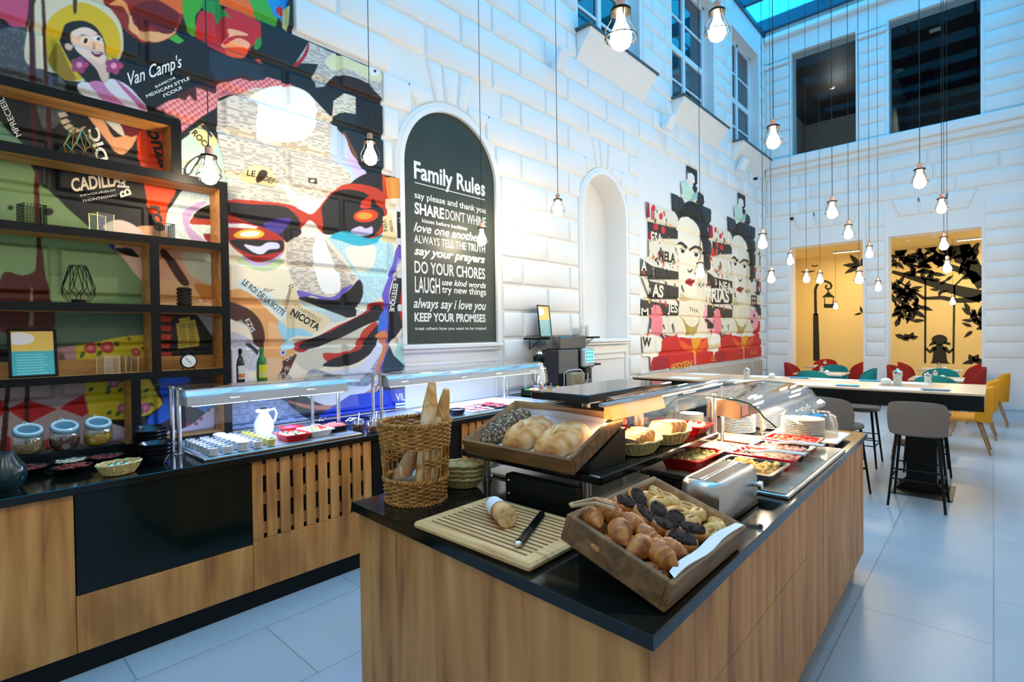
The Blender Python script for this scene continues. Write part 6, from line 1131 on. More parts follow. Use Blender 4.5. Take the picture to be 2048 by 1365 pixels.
# chopping board, baguette piece, knife
t = thing('bread_board', 'slatted beech bread board with a crumb tray on the island corner', 'cutting board', (-1.262, 1.33, CH + 0.001)); m = MB(); m.box(-0.275, -0.195, 0, 0.275, 0.195, 0.025, b=0.008); m.build('frame', beech, t)
for i in range(13):
    y = -0.15 + i * 0.025; m = MB(); m.box(-0.225, y, 0.0252, 0.225, y + 0.007, 0.0262); m.build('groove', mat('groove_dark', S(120, 74, 36), 0.7), t)
crumb = ramp_mat('bread_crumb', [(0.3, S(196, 150, 84)), (0.6, S(236, 206, 146))], (60, 60, 60), 1.0, rough=0.8, bump=0.3); crust = ramp_mat('bread_crust', [(0.3, S(150, 92, 40)), (0.5, S(206, 150, 84)), (0.75, S(236, 196, 140))], (9, 9, 9), 1.2, rough=0.6, bump=0.2)
flour = ramp_mat('floured_crust', [(0.28, S(166, 96, 40)), (0.45, S(220, 164, 96)), (0.6, S(240, 214, 170)), (0.75, S(246, 236, 220))], (11, 11, 11), 1.0, rough=0.75, bump=0.2)
dcrust = ramp_mat('seeded_crust', [(0.35, S(52, 38, 26)), (0.5, S(96, 74, 48)), (0.6, S(190, 176, 150))], (90, 90, 90), 1.0, rough=0.8, bump=0.4)
def loaf(name, label, cat, path, radii, mm, slashes=0, end=None, flat=1.0):
    p0 = Vector(path[0]); f = thing(name, label, cat, p0); pts = [Vector(p) - p0 for p in smooth_open(path)]; k = len(pts); rs = np.interp(np.linspace(0, 1, k), np.linspace(0, 1, len(radii)), radii)
    m = MB(); m.tube(pts, [float(r) for r in rs], 14); m.build('crust', mm, f)
    for i in range(slashes):
        q = pts[int((i + 0.7) / (slashes + 0.4) * (k - 1))]; j = int((i + 0.7) / (slashes + 0.4) * (k - 1)); d = (pts[min(j + 1, k - 1)] - pts[j - 1]).normalized(); n_ = (Vector((0.66, -0.70, 0.25)) - d * d.dot(Vector((0.66, -0.70, 0.25)))).normalized(); s_ = d.cross(n_); r = rs[j]
        m = MB(); m.tube([q + n_ * r * 0.80 + d * r * 0.8 - s_ * r * 0.55, q + n_ * r * 0.99, q + n_ * r * 0.80 - d * r * 0.8 + s_ * r * 0.55], [0.002, r * 0.2, 0.002], 6); m.build('slash', flour, f)
    return f
def smooth_open(P, n=14):
    P = [Vector(p) for p in P]; out = []
    for i in range(n + 1):
        t_ = i / n * (len(P) - 1); k = min(int(t_), len(P) - 2); u = t_ - k; out.append(P[k].lerp(P[k + 1], u))
    return out
f = loaf('baguette_piece', 'cut baguette end wrapped in white paper on the bread board', 'bread', [(-1.42, 1.405, 0.985), (-1.36, 1.375, 0.986), (-1.23, 1.305, 0.988)], [0.012, 0.028, 0.035, 0.037], crust)
m = MB(); d = Vector((0.19, -0.10, 0.003)).normalized(); m.tube([d * 0.060, d * 0.135], [0.0325, 0.0370], 16, caps=False); m.build('paper_sleeve', paper, f); m = MB(); m.tube([d * 0.2149, d * 0.2165], [0.0345, 0.033], 16); m.build('cut_face', crumb, f)
t = thing('bread_knife', 'bread knife with a steel handle lying on the beech board', 'knife', (-1.16, 1.35, CH + 0.028), math.atan2(-0.33, 0.16)); m = MB(); m.prism([(-0.17, -0.012), (0.02, -0.016), (0.02, 0.014), (-0.13, 0.016), (-0.165, 0.006)], 0.003, 0.0055); m.build('blade', mat('blade_steel', (0.22, 0.32, 0.40), 0.18, 1.0), t)
m = MB(); m.tube([(0.02, 0, 0.008), (0.05, 0, 0.010), (0.12, 0, 0.010), (0.15, -0.004, 0.009)], [0.011, 0.013, 0.012, 0.014], 10); m.build('handle', blackm, t); m = MB(); m.ell((0.152, -0.004, 0.009), (0.014, 0.014, 0.011)); m.build('pommel', chrome, t)
# tall baguette basket
def basket_big():
    t = thing('baguette_basket', 'tall open sided wicker basket holding baguettes on the island corner', 'basket', (-1.815, 1.36, CH + 0.001)); rb = lambda z: 0.124 + 0.024 * z / 0.325; N = 30; op = lambda a: math.cos(a - math.radians(-62)) > 0.80
    def wave(z, a, j): return rb(z) + 0.0045 * math.sin(a * N / 2 + PI * j)
    m = MB()
    for j in range(11):
        z = 0.004 + j * 0.0085; m.tube([(wave(z, 6.283 * i / 90, j) * math.cos(6.283 * i / 90), wave(z, 6.283 * i / 90, j) * math.sin(6.283 * i / 90), z) for i in range(90)], 0.0044, 5, closed=True)
    m.build('lower_weave', wick, t); m = MB()
    for j in range(11):
        z = 0.232 + j * 0.0085; m.tube([(wave(z, 6.283 * i / 90, j) * math.cos(6.283 * i / 90), wave(z, 6.283 * i / 90, j) * math.sin(6.283 * i / 90), z) for i in range(90)], 0.0044, 5, closed=True)
    m.build('upper_weave', wick, t); m = MB()
    for j in range(4):
        z = 0.150 + j * 0.009; L_ = [6.283 * i / 90 + math.radians(-62) for i in range(90)]; L_ = [a for a in L_ if not op(a)]; m.tube([(wave(z, a, j) * math.cos(a), wave(z, a, j) * math.sin(a), z + 0.012 * math.cos(a - math.radians(-62))) for a in L_], 0.0042, 5)
    m.build('middle_weave', wick, t)
    for z, nm in ((0.096, 'lower_rim'), (0.328, 'rim'), (0.004, 'foot_rim')):
        m = MB(); K = 180
        for ph in (0, PI): m.tube([((rb(z) + 0.006 * math.cos(i * 0.9 + ph)) * math.cos(6.283 * i / K), (rb(z) + 0.006 * math.cos(i * 0.9 + ph)) * math.sin(6.283 * i / K), z + 0.006 * math.sin(i * 0.9 + ph)) for i in range(K)], 0.0055, 5, closed=True)
        m.build(nm, wick, t)
    for i in range(N):
        a = 6.283 * i / N
        if op(a): continue
        m = MB(); m.tube([(rb(z) * math.cos(a), rb(z) * math.sin(a), z) for z in (0.09, 0.16, 0.235)], 0.0052, 6); m.build('stake', wick, t)
    m = MB(); m.lathe([(0.0, 0.002), (0.125, 0.002), (0.125, 0.006), (0.0, 0.006)], n=28); m.build('base', wick, t)
    m = MB(); P = [(-0.09, -0.05, 0.02), (0.0, -0.105, 0.10), (0.10, 0.02, 0.13), (0.05, 0.08, 0.11), (-0.08, 0.06, 0.10)]; m.add(P + [(0, 0, 0.012)], [(0, 1, 5), (1, 2, 5), (2, 3, 5), (3, 4, 5), (4, 0, 5)]); m.build('paper_liner', paper, t)
basket_big(); BZ = CH + 0.02
loaf('baguette', 'thick floured baguette leaning inside the basket opening', 'baguette', [(-1.845, 1.285, BZ), (-1.83, 1.31, BZ + 0.10), (-1.79, 1.36, BZ + 0.24)], [0.034, 0.040, 0.038, 0.026, 0.012], ramp_mat('pale_crust', [(0.3, S(168, 116, 72)), (0.6, S(196, 148, 104)), (0.8, S(214, 176, 136))], (8, 8, 8), 1.0, rough=0.7), 3)
loaf('baguette', 'long pale baguette rising highest from the basket', 'baguette', [(-1.755, 1.335, BZ), (-1.75, 1.37, BZ + 0.22), (-1.745, 1.40, BZ + 0.475)], [0.028, 0.032, 0.034, 0.036, 0.033, 0.016], flour, 5)
loaf('baguette', 'second long baguette behind the highest one in the basket', 'baguette', [(-1.80, 1.42, BZ), (-1.75, 1.43, BZ + 0.22), (-1.70, 1.44, BZ + 0.445)], [0.026, 0.030, 0.032, 0.032, 0.030, 0.014], crust, 4)
loaf('baguette', 'thin baguette standing at the right inside the basket', 'baguette', [(-1.715, 1.355, BZ), (-1.71, 1.39, BZ + 0.2), (-1.72, 1.41, BZ + 0.33)], [0.020, 0.022, 0.022, 0.014], flour, 3)
wb = None
for i in range(4):
    if wb is None: wb = weave_bowl('x', (-1.79, 1.60, CH + 0.001), 0.10, 0.068, 0.045, 0.6); q = wb
    else: q = copy_tree(wb, (-1.79 + 0.004 * (-1) ** i, 1.60, CH + 0.001 + i * 0.020))
    tag(q, 'pale oval wicker bread basket, %s in the stack beside the baguette basket' % ('lowest', 'second', 'third', 'topmost')[i], 'basket', 'stacked wicker bread baskets')
# crates
def crate(name, label, M4, w, d, h):
    t = thing(name, label, 'crate'); t.matrix_world = M4; th = 0.016
    for nm, (x0, y0, x1, y1) in (('front_board', (-w / 2, 0, w / 2, th)), ('back_board', (-w / 2, d - th, w / 2, d)), ('side_board', (-w / 2, th, -w / 2 + th, d - th)), ('side_board', (w / 2 - th, th, w / 2, d - th))):
        m = MB(); m.box(x0, y0, 0, x1, y1, h, b=0.002); m.build(nm, cratew, t)
    m = MB(); m.box(-w / 2 + 0.002, 0.002, 0.0, w / 2 - 0.002, d - 0.002, 0.008); m.build('bottom', crateL, t)
    for nm, (x0, y0, x1, y1) in (('lining', (-w / 2 + th, d - th - 0.002, w / 2 - th, d - th)), ('lining', (-w / 2 + th, th, -w / 2 + th + 0.002, d - th)), ('lining', (w / 2 - th - 0.002, th, w / 2 - th, d - th))): m = MB(); m.box(x0, y0, 0.008, x1, y1, h - 0.002); m.build(nm, crateL, t)
    return t
a1 = math.radians(18.0); c1, s1 = math.cos(a1), math.sin(a1)
M1 = Matrix(((0, -c1, s1, -0.597), (1, 0, 0, 1.447), (0, s1, c1, CH + 0.002), (0, 0, 0, 1)))
t1 = crate('pastry_crate', 'tilted brown wooden crate full of croissants and pastries', M1, 0.515, 0.335, 0.082)
m = MB(); n = 12; m.rings([[(-0.24 + 0.48 * i / n, 0.018 + 0.006 * math.sin(i * 1.3), 0.010) for i in range(n + 1)], [(-0.24 + 0.48 * i / n, 0.014, 0.05) for i in range(n + 1)], [(-0.235 + 0.475 * i / n, 0.010 + 0.004 * math.sin(i * 0.9), 0.086 + 0.003 * math.sin(i * 0.7)) for i in range(n + 1)], [(-0.225 + 0.46 * i / n, 0.030 + 0.010 * math.sin(PI * i / n) + 0.003 * math.sin(i), 0.084 + 0.004 * math.sin(i * 0.7 + 1)) for i in range(n + 1)]], 0, False, False); m.build('paper_liner', paper, t1)
m = MB((-0.85, 1.447, CH + 0.001)); m.prism([(-0.90, CH + 0.001), (-0.64, CH + 0.001), (-0.90, CH + 0.09)], 1.26, 1.64, 0, 'y'); tag(m.build('crate_support', blackp), 'black wedge holding up the pastry crate', 'support')
a2 = math.radians(21.5); M2 = Matrix.Translation((-1.441, 1.577, 1.091)) @ Matrix.Rotation(a2, 4, 'X')
t2 = crate('loaf_crate', 'tilted brown wooden crate of three loaves on the lower tier', M2, 0.592, 0.385, 0.066)
m = MB(); m.box(-0.27, 0.02, 0.0085, 0.27, 0.36, 0.0105); m.rings([[(-0.25, 0.362, 0.010), (0.0, 0.362, 0.010), (0.25, 0.362, 0.010)], [(-0.25, 0.364, 0.035), (0.0, 0.362, 0.045), (0.25, 0.364, 0.030)]], 0, False, False); m.build('paper_liner', paper, t2)
m = MB((-1.3, 1.8, 1.081)); m.prism([(1.672, 1.081), (1.93, 1.081), (1.93, 1.222), (1.672, 1.122)], -1.62, -1.135, 0, 'x'); tag(m.build('crate_support', blackp), 'black wedge stand under the loaf crate', 'support')
def big_loaf(name, label, loc, rz, rx, ry, rzz, mm, groove):
    f = thing(name, label, 'loaf'); f.matrix_world = M2 @ Matrix.Translation((loc[0], loc[1], 0.0115)) @ Matrix.Rotation(rz, 4, 'Z')
    R = []; n = 28
    for i in range(11):
        t_ = i / 10 * PI * 0.5; k = math.cos(t_) ** 0.6 if i < 10 else 0.02; z = rzz * (0.15 + 0.85 * math.sin(t_)) if i else 0.0
        if i == 0: k = 0.82
        if i == 1: k, z = 0.97, rzz * 0.22
        R.append([(rx * k * math.cos(6.283 * j / n) * (1 + 0.03 * math.sin(3 * j)), ry * k * math.sin(6.283 * j / n) * (1 + 0.03 * math.cos(2 * j)), max(0, z + 0.004 * math.sin(j * 1.9 + i))) for j in range(n)])
    m = MB(); m.rings(R, 0); m.build('crust', mm, f)
    for P in groove: m = MB(); m.tube([(x, y, rzz * 0.98 * math.sqrt(max(0.05, 1 - (x / rx) ** 2 * 0.8 - (y / ry) ** 2 * 0.8)) + 0.002) for x, y in P], [0.003] + [0.007] * (len(P) - 2) + [0.003], 6); m.build('score', mat('score_cream', S(240, 220, 176), 0.8), f)
big_loaf('seeded_loaf', 'dark seeded long loaf at the left of the loaf crate', (-0.195, 0.19), 1.45, 0.155, 0.062, 0.075, dcrust, [])
big_loaf('round_loaf', 'floured round loaf in the middle of the loaf crate', (-0.035, 0.155), 1.2, 0.125, 0.085, 0.085, flour, [[(-0.06, -0.05), (0.0, -0.01), (0.07, 0.03)], [(0.02, -0.06), (0.0, 0.0), (-0.02, 0.06)]])
big_loaf('round_loaf', 'golden floured loaf at the right of the loaf crate', (0.15, 0.15), 1.2, 0.13, 0.088, 0.085, flour, [[(-0.07, -0.02), (0.0, 0.01), (0.08, 0.0)]])
# sliced bread
sl = None; white_b = ramp_mat('white_bread', [(0.3, S(206, 190, 150)), (0.7, S(232, 222, 192))], (50, 50, 50), 1.0, rough=0.8)
b1 = weave_bowl('pale oval wicker basket of sliced bread beside the loaf crate', (-1.175, 2.10, 1.081), 0.098, 0.135, 0.062); b2 = weave_bowl('pale oval wicker basket of sliced bread behind the first one', (-1.165, 2.385, 1.081), 0.095, 0.145, 0.062)
def slice_at(loc, rot, label, grp):
    global sl
    if sl is None:
        sl = thing('bread_slice', 'x', 'bread slice'); P = [(-0.048, 0), (0.048, 0), (0.050, 0.05), (0.056, 0.075), (0.045, 0.095), (0.0, 0.102), (-0.045, 0.095), (-0.056, 0.075), (-0.050, 0.05)]
        m = MB(); m.prism(P, -0.006, 0.006, 0, 'y'); m.build('crust', crust, sl); m = MB(); m.prism(inset(P, 0.004), -0.0066, 0.0066, 0, 'y'); m.build('crumb', white_b, sl); q = sl
    else: q = copy_tree(sl)
    q.location = loc; q.rotation_euler = rot; tag(q, label, 'bread slice', grp)
for i in range(7): slice_at((-1.175 + 0.004 * (i % 2), 2.03 + i * 0.022, 1.100 + 0.003 * (i % 3)), (0.75 - 0.05 * i, 0.05, 0.25), 'bread slice leaning in the nearer wicker basket on the lower tier', 'slices in the nearer wicker basket')
for i in range(7): slice_at((-1.165 - 0.004 * (i % 2), 2.31 + i * 0.025, 1.098), (0.12 + 0.06 * i, 0.0, 0.45), 'bread slice standing in the farther wicker basket on the lower tier', 'slices in the farther wicker basket')
# pastries
cro_m = ramp_mat('croissant_crust', [(0.3, S(120, 58, 18)), (0.5, S(186, 112, 48)), (0.75, S(220, 156, 84))], (26, 26, 26), 1.0, rough=0.42); cro_d = mat('croissant_fold', S(150, 84, 34), 0.45)
def croissant():
    f = thing('croissant', 'x', 'croissant'); m = MB(); P, R, n = [], [], 25
    for i in range(n):
        u = i / (n - 1) * 2 - 1; P.append((0.050 * u, -0.014 * u * u, 0.024)); seg = (i * 7 / n) % 1; R.append(max(0.003, 0.031 * (1 - abs(u) ** 1.7) ** 0.8 * (0.90 + 0.14 * seg)))
    m.tube(P, R, 12); m.build('crust', cro_m, f); return f
def choc_roll():
    f = thing('chocolate_roll', 'x', 'pastry'); m = MB(); R = [[(0.043 * k * math.copysign(abs(math.cos(q)) ** 0.6, math.cos(q)), 0.028 * k * math.copysign(abs(math.sin(q)) ** 0.6, math.sin(q)), z) for q in np.linspace(0, 2 * PI, 20, endpoint=False)] for k, z in ((0.8, 0.0), (1.0, 0.008), (1.02, 0.018), (0.94, 0.028), (0.7, 0.034), (0.02, 0.036))]; m.rings(R, 0); m.build('crust', cro_m, f); m = MB(); R = [[(0.036 * k * math.copysign(abs(math.cos(q)) ** 0.6, math.cos(q)) * (1 + 0.05 * math.sin(5 * q)), 0.024 * k * math.copysign(abs(math.sin(q)) ** 0.6, math.sin(q)) * (1 + 0.06 * math.cos(4 * q)), z) for q in np.linspace(0, 2 * PI, 20, endpoint=False)] for k, z in ((1.02, 0.024), (1.05, 0.029), (0.92, 0.0365), (0.5, 0.040), (0.02, 0.0405))]; m.rings(R, 0); rnd_fill(m, 26, 0.030, 0.019, 0.037, 0.0035, 3, flat=0.9, jit=0.003); m.build('chocolate_glaze', ramp_mat('chocolate', [(0.4, (0.016, 0.006, 0.003)), (0.7, (0.05, 0.02, 0.01))], (90, 90, 90), 1.0, rough=0.9), f); return f
def pale_pastry():
    f = thing('apple_pastry', 'x', 'pastry'); pm = ramp_mat('pale_pastry', [(0.3, S(186, 130, 54)), (0.55, S(222, 176, 96)), (0.8, S(238, 206, 140))], (26, 26, 26), 1.0, rough=0.4)
    m = MB(); R = []
    for k, z in ((0.5, 0.0), (1, 0.008), (1, 0.016), (0.84, 0.026), (0.5, 0.033), (0.2, 0.031), (0.02, 0.031)): R.append([(0.046 * k * math.cos(6.283 * j / 18) * (1.0 + 0.12 * abs(math.cos(6.283 * j / 18))), 0.027 * k * math.sin(6.283 * j / 18), z) for j in range(18)])
    m.rings(R, 0); m.build('crust', pm, f); m = MB(); m.tube([(-0.032, 0.0, 0.027), (-0.01, 0.002, 0.032), (0.01, -0.002, 0.032), (0.032, 0.0, 0.027)], [0.001, 0.004, 0.004, 0.001], 6); m.build('filling', mat('pastry_filling', S(176, 112, 46), 0.4), f); return f
gp_ = random.Random(11)
def scatter(maker, spots, label, grp, s):
    src = None
    for (x, y, z) in spots:
        if src is None: src = maker(); q = src
        else: q = copy_tree(src)
        k = s * gp_.uniform(0.92, 1.1); q.matrix_world = M1 @ Matrix.Translation((x, y, z)) @ Euler((gp_.uniform(-0.3, 0.3), gp_.uniform(-0.25, 0.25), gp_.uniform(0, 6.28))).to_matrix().to_4x4() @ Matrix.Scale(k, 4); tag(q, label, None, grp)
gx = lambda x0, x1, nx, y0, y1, ny, z, j=0.010: [(x0 + (x1 - x0) * (i + 0.5) / nx + gp_.uniform(-j, j), y0 + (y1 - y0) * (k + 0.5) / ny + gp_.uniform(-j, j), z + gp_.uniform(-0.004, 0.006)) for i in range(nx) for k in range(ny)]
scatter(croissant, gx(-0.235, -0.04, 3, 0.03, 0.315, 4, 0.014) + gx(-0.22, -0.09, 2, 0.04, 0.31, 4, 0.056), 'golden croissant in the near part of the pastry crate', 'croissants in the pastry crate', 1.06)
scatter(choc_roll, gx(-0.04, 0.09, 2, 0.03, 0.315, 4, 0.012) + gx(-0.06, 0.09, 2, 0.05, 0.31, 4, 0.050), 'dark chocolate topped roll in the middle of the pastry crate', 'chocolate rolls in the pastry crate', 1.0)
scatter(pale_pastry, gx(0.09, 0.235, 2, 0.03, 0.315, 5, 0.012) + gx(0.10, 0.225, 2, 0.04, 0.31, 5, 0.042), 'pale golden oval pastry in the far part of the pastry crate', 'pale pastries in the pastry crate', 1.0)
tg = tongs('wooden tipped tongs resting on the back corner of the pastry crate', (-0.90, 1.225, 1.118), 0.55, 0.12, 0.05)
for c_ in tg.children: c_.data = c_.data.copy(); c_.data.materials[0] = crateL
# ---------------------------------------------------------------- long bar table
BH = 1.025
t = thing('bar_table', 'long high oak topped table with a deep black apron', 'table', (-1.75, 6.75, 0)); o = t.location
m = MB(o); m.box(-3.55, 6.225, BH - 0.02, -0.052, 7.29, BH, b=0.003); m.build('tabletop', tablew, t)
m = MB(o); m.box(-3.54, 6.232, 0.866, -0.06, 7.283, BH - 0.0205, b=0.003); m.build('apron', blackp, t)
for x in (-0.52, -2.9):
    m = MB(o); m.box(x - 0.12, 6.46, 0.02, x + 0.12, 6.80, 0.866, b=0.003); m.build('pedestal', blackm, t)
    m = MB(o); m.box(x - 0.23, 6.30, 0.0, x + 0.24, 6.93, 0.012, b=0.003); m.build('foot_plate', mat('dark_plate', (0.035, 0.032, 0.028), 0.35), t)
    for dx in (-1, 1):
        for y in (6.48, 6.72): m = MB(o); m.prism([(x + dx * 0.12, 0.012), (x + dx * 0.20, 0.012), (x + dx * 0.20, 0.03), (x + dx * 0.12, 0.11)], y, y + 0.06, 0, 'y'); m.build('gusset', blackm, t)
# ---------------------------------------------------------------- stools
fab = mat('grey_fabric', S(124, 110, 98), 0.9, var=0.08, vscale=120, bump=0.1)
def shell_part(m, rx, ry, a_max, zb, zt, th=0.028, n=22, lean=0.06, front=0.0, corner=2.5, mi=0):
    R = []
    for i in range(n + 1):
        a = -a_max + 2 * a_max * i / n; u = abs(a) / a_max; top = zt - (zt - zb) * front * u ** 2 - (zt - zb) * 0.35 * u ** (corner * 4); bot = zb + (zt - zb) * 0.10 * u ** 6
        k = 1 + lean; P = lambda r, z: ((rx + r) * math.sin(a) * (1 + lean * (z - zb) / (zt - zb)), -(ry + r) * math.cos(a) * (1 + lean * (z - zb) / (zt - zb)), z)
        R.append([P(-th / 2, bot), P(-th / 2, top - 0.012), P(-th * 0.3, top), P(th * 0.3, top), P(th / 2, top - 0.012), P(th / 2, (top + bot) / 2), P(th / 2, bot)])
    m.rings(R, mi, True)
def stool(label, loc, rz):
    t = thing('counter_stool', label, 'stool', loc, rz, 'grey counter stools at the long table')
    m = MB(); shell_part(m, 0.215, 0.20, 1.25, 0.66, 0.965, lean=0.10, front=0.12); m.build('backrest', fab, t)
    m = MB(); R = []
    for k, z in ((0.85, 0.640), (1.0, 0.652), (1.02, 0.672), (0.97, 0.690), (0.6, 0.698), (0.02, 0.698)): R.append([(0.215 * k * math.copysign(abs(math.cos(q)) ** 0.7, math.cos(q)), 0.02 + 0.20 * k * math.copysign(abs(math.sin(q)) ** 0.7, math.sin(q)), z) for q in np.linspace(0, 2 * PI, 28, endpoint=False)])
    m.rings(R, 0); m.build('seat', fab, t)
    for sx in (-1, 1):
        for sy in (-1, 1): m = MB(); m.tube([(sx * 0.15, 0.02 + sy * 0.14, 0.645), (sx * 0.205, 0.0 + sy * 0.225, 0.0)], [0.014, 0.010], 10); m.build('leg', blackm, t)
    for z, k in ((0.25, 0.185), (0.34, 0.178)):
        q = k; w = q * 1.06; m = MB(); P = [(-q, -w, z), (q, -w, z), (q, w, z), (-q, w, z)]
        for i in range(4) if z < 0.3 else (0, 2): m.tube([P[i], P[(i + 1) % 4]], 0.007, 8)
        m.build('footrest', blackm, t)
    return t
s0 = stool('grey upholstered counter stool nearest the camera, at the right end of the long table', (-0.51, 6.07, 0), 0.0)
copy_tree(s0, (-1.16, 6.0, 0), -0.35, 'grey counter stool behind the island end, turned slightly right'); copy_tree(s0, (-1.20, 7.50, 0), PI, 'grey counter stool on the far side of the long table'); copy_tree(s0, (-1.95, 5.98, 0), 0.1, 'grey counter stool hidden mostly by the glass hood'); 
copy_tree(s0, (-0.56, 7.52, 0), PI + 0.1, 'grey counter stool tucked behind the table pedestal on the far side')
# ---------------------------------------------------------------- dining chairs and tables
leg_w = ramp_mat('chair_wood', [(0.3, S(128, 92, 58)), (0.7, S(176, 134, 92))], (20, 20, 2), 1.2, rough=0.5)
def chair(col, label, loc, rz, grp, name='dining_chair', tall=0.86, wrap=1.75, seatcol=None):
    t = thing(name, label, 'chair', loc, rz, grp); fm = mat('fabric_' + col[0], col[1], 0.9, var=0.06, vscale=90)
    m = MB(); shell_part(m, 0.25, 0.235, wrap, 0.40, tall, lean=0.09, front=0.42 if wrap > 1.4 else 0.15, corner=3.5); m.build('backrest', fm, t)
    m = MB(); R = []
    for k, z in ((0.85, 0.405), (1.0, 0.42), (1.02, 0.45), (0.95, 0.475), (0.6, 0.482), (0.02, 0.482)): R.append([(0.235 * k * math.copysign(abs(math.cos(q)) ** 0.6, math.cos(q)), 0.03 + 0.235 * k * math.copysign(abs(math.sin(q)) ** 0.6, math.sin(q)), z) for q in np.linspace(0, 2 * PI, 24, endpoint=False)])
    m.rings(R, 0); m.build('seat', seatcol or fm, t)
    for sx in (-1, 1):
        for sy in (-1, 1): m = MB(); m.tube([(sx * 0.15, 0.03 + sy * 0.15, 0.41), (sx * 0.235, 0.02 + sy * 0.255, 0.0)], [0.022, 0.012], 8); m.build('leg', leg_w, t)
    return t
RED, TEAL, YEL = ('red', S(168, 34, 22)), ('teal', S(10, 120, 116)), ('mustard', S(206, 146, 10)); orange_s = mat('fabric_orange', S(226, 150, 50), 0.85)
ch = {}
def put_chair(col, label, loc, rz, grp, **k):
    if col[0] not in ch: ch[col[0]] = chair(col, label, loc, rz, grp, **k); return
    copy_tree(ch[col[0]], loc, rz, label, group=grp)
G = 'upholstered dining chairs at the back'
K = dict(wrap=1.2, tall=0.86, seatcol=orange_s)
put_chair(YEL, 'mustard chair with orange seat nearest the camera, beyond the table end', (-0.26, 9.14, 0), PI / 2, G, **K); put_chair(YEL, 'mustard chair second from the camera along the right side', (-0.20, 10.35, 0), PI / 2, G); put_chair(YEL, 'mustard chair farthest from the camera along the right side', (-0.06, 11.80, 0), PI / 2, G)
put_chair(TEAL, 'teal chair seen from behind below the girl on the swing', (-0.70, 10.95, 0), 0.0, G); put_chair(TEAL, 'teal chair on the far side of the table below the swing', (-0.72, 12.42, 0), PI, G)
put_chair(TEAL, 'teal chair seen from behind below the painted lantern', (-2.52, 11.2, 0), 0.0, G); put_chair(TEAL, 'teal chair on the far side of the table below the lantern', (-2.50, 12.76, 0), PI, G); put_chair(TEAL, 'teal chair beside the middle pier facing left', (-1.92, 12.2, 0), PI / 2 + 0.2, G)
put_chair(TEAL, 'teal chair half hidden behind the nearest grey stool', (-0.72, 8.2, 0), 0.1, G)
put_chair(RED, 'red chair at the left front of the table in the swing alcove', (-1.38, 13.42, 0), -PI / 2 - 0.3, G); put_chair(RED, 'red chair at the left back of the table in the swing alcove', (-1.34, 14.75, 0), -PI / 2, G); put_chair(RED, 'red chair at the right front of the table in the swing alcove', (-0.36, 13.45, 0), PI / 2 + 0.3, G); put_chair(RED, 'red chair at the right back of the table in the swing alcove', (-0.44, 14.75, 0), PI / 2, G)
put_chair(RED, 'red chair at the left in the lantern alcove, cut by the wall', (-3.36, 13.45, 0), -PI / 2, G); put_chair(RED, 'red chair seen from behind in the lantern alcove', (-2.70, 13.45, 0), 0.1, G); put_chair(RED, 'red chair at the back of the lantern alcove', (-3.15, 15.15, 0), PI, G); put_chair(RED, 'red chair at the right of the lantern alcove', (-2.50, 14.85, 0), PI / 2, G)
def table(label, loc, w, d):
    t = thing('dining_table', label, 'table', loc); m = MB(); m.box(-w / 2, -d / 2, 0.722, w / 2, d / 2, 0.75, b=0.004); m.build('tabletop', tablew, t); m = MB(); m.tube([(0, 0, 0.02), (0, 0, 0.722)], 0.035, 12); m.build('column', blackm, t); m = MB(); m.box(-0.22, -0.22, 0, 0.22, 0.22, 0.02, b=0.004); m.build('base', blackm, t)
table('oak dining table beside the nearest mustard chair', (-0.78, 9.15, 0), 0.7, 0.8); table('oak dining table between the two teal chairs at right', (-0.72, 11.62, 0), 0.72, 0.85); table('oak dining table in the swing alcove opening', (-0.84, 14.1, 0), 0.68, 0.8); table('oak dining table between the teal chairs at left', (-2.54, 11.95, 0), 0.85, 0.8); table('oak dining table in the lantern alcove opening', (-2.95, 14.12, 0), 0.7, 0.7)
# ---------------------------------------------------------------- banquette
t = thing('banquette', 'long beige upholstered wall bench below the portrait mural', 'sofa', (-3.9, 10.3, 0)); o = t.location; bf = mat('beige_fabric', S(176, 164, 150), 0.9, var=0.04, vscale=80)
m = MB(o); m.box(-4.15, 7.35, 0.0, -3.60, 13.05, 0.12); m.build('plinth', blackm, t); m = MB(o); m.box(-4.15, 7.34, 0.12, -3.55, 13.06, 0.32, b=0.02); m.build('base', bf, t)
for i in range(8):
    y0 = 7.34 + i * 0.715; m = MB(o); m.box(-3.98, y0 + 0.003, 0.32, -3.54, y0 + 0.712, 0.47, b=0.035); m.build('seat_cushion', bf, t); m = MB(o); m.box(-4.15, y0 + 0.003, 0.32, -3.99, y0 + 0.712, 0.96, b=0.04); m.build('back_cushion', bf, t)
# ---------------------------------------------------------------- things on the tables
def place_setting(label, x, y, z, rz=0.0, grp='paper place mats'):
    m = MB((x, y, z + 0.001)); m.xf = Matrix.Translation((x, y, z + 0.001)) @ Matrix.Rotation(rz, 4, 'Z'); m.box(-0.20, -0.14, 0, 0.20, 0.14, 0.002); tag(m.build('place_mat', mat('mat_white', S(232, 236, 240), 0.6)), label, 'place mat')
def cutlery(label, x, y, z, rz):
    t = thing('cutlery_set', label, 'cutlery', (x, y, z), rz)
    m = MB(); m.box(-0.10, -0.03, 0, 0.10, 0.03, 0.006, b=0.002); m.build('napkin', mat('napkin_blue', S(120, 150, 196), 0.7), t)
    m = MB(); m.tube([(-0.11, 0.01, 0.010), (0.10, 0.012, 0.010)], [0.004, 0.003], 6); m.build('fork', chrome, t); m = MB(); m.tube([(-0.11, -0.012, 0.010), (0.02, -0.012, 0.010), (0.11, -0.012, 0.010)], [0.005, 0.004, 0.007], 6); m.build('knife', chrome, t)
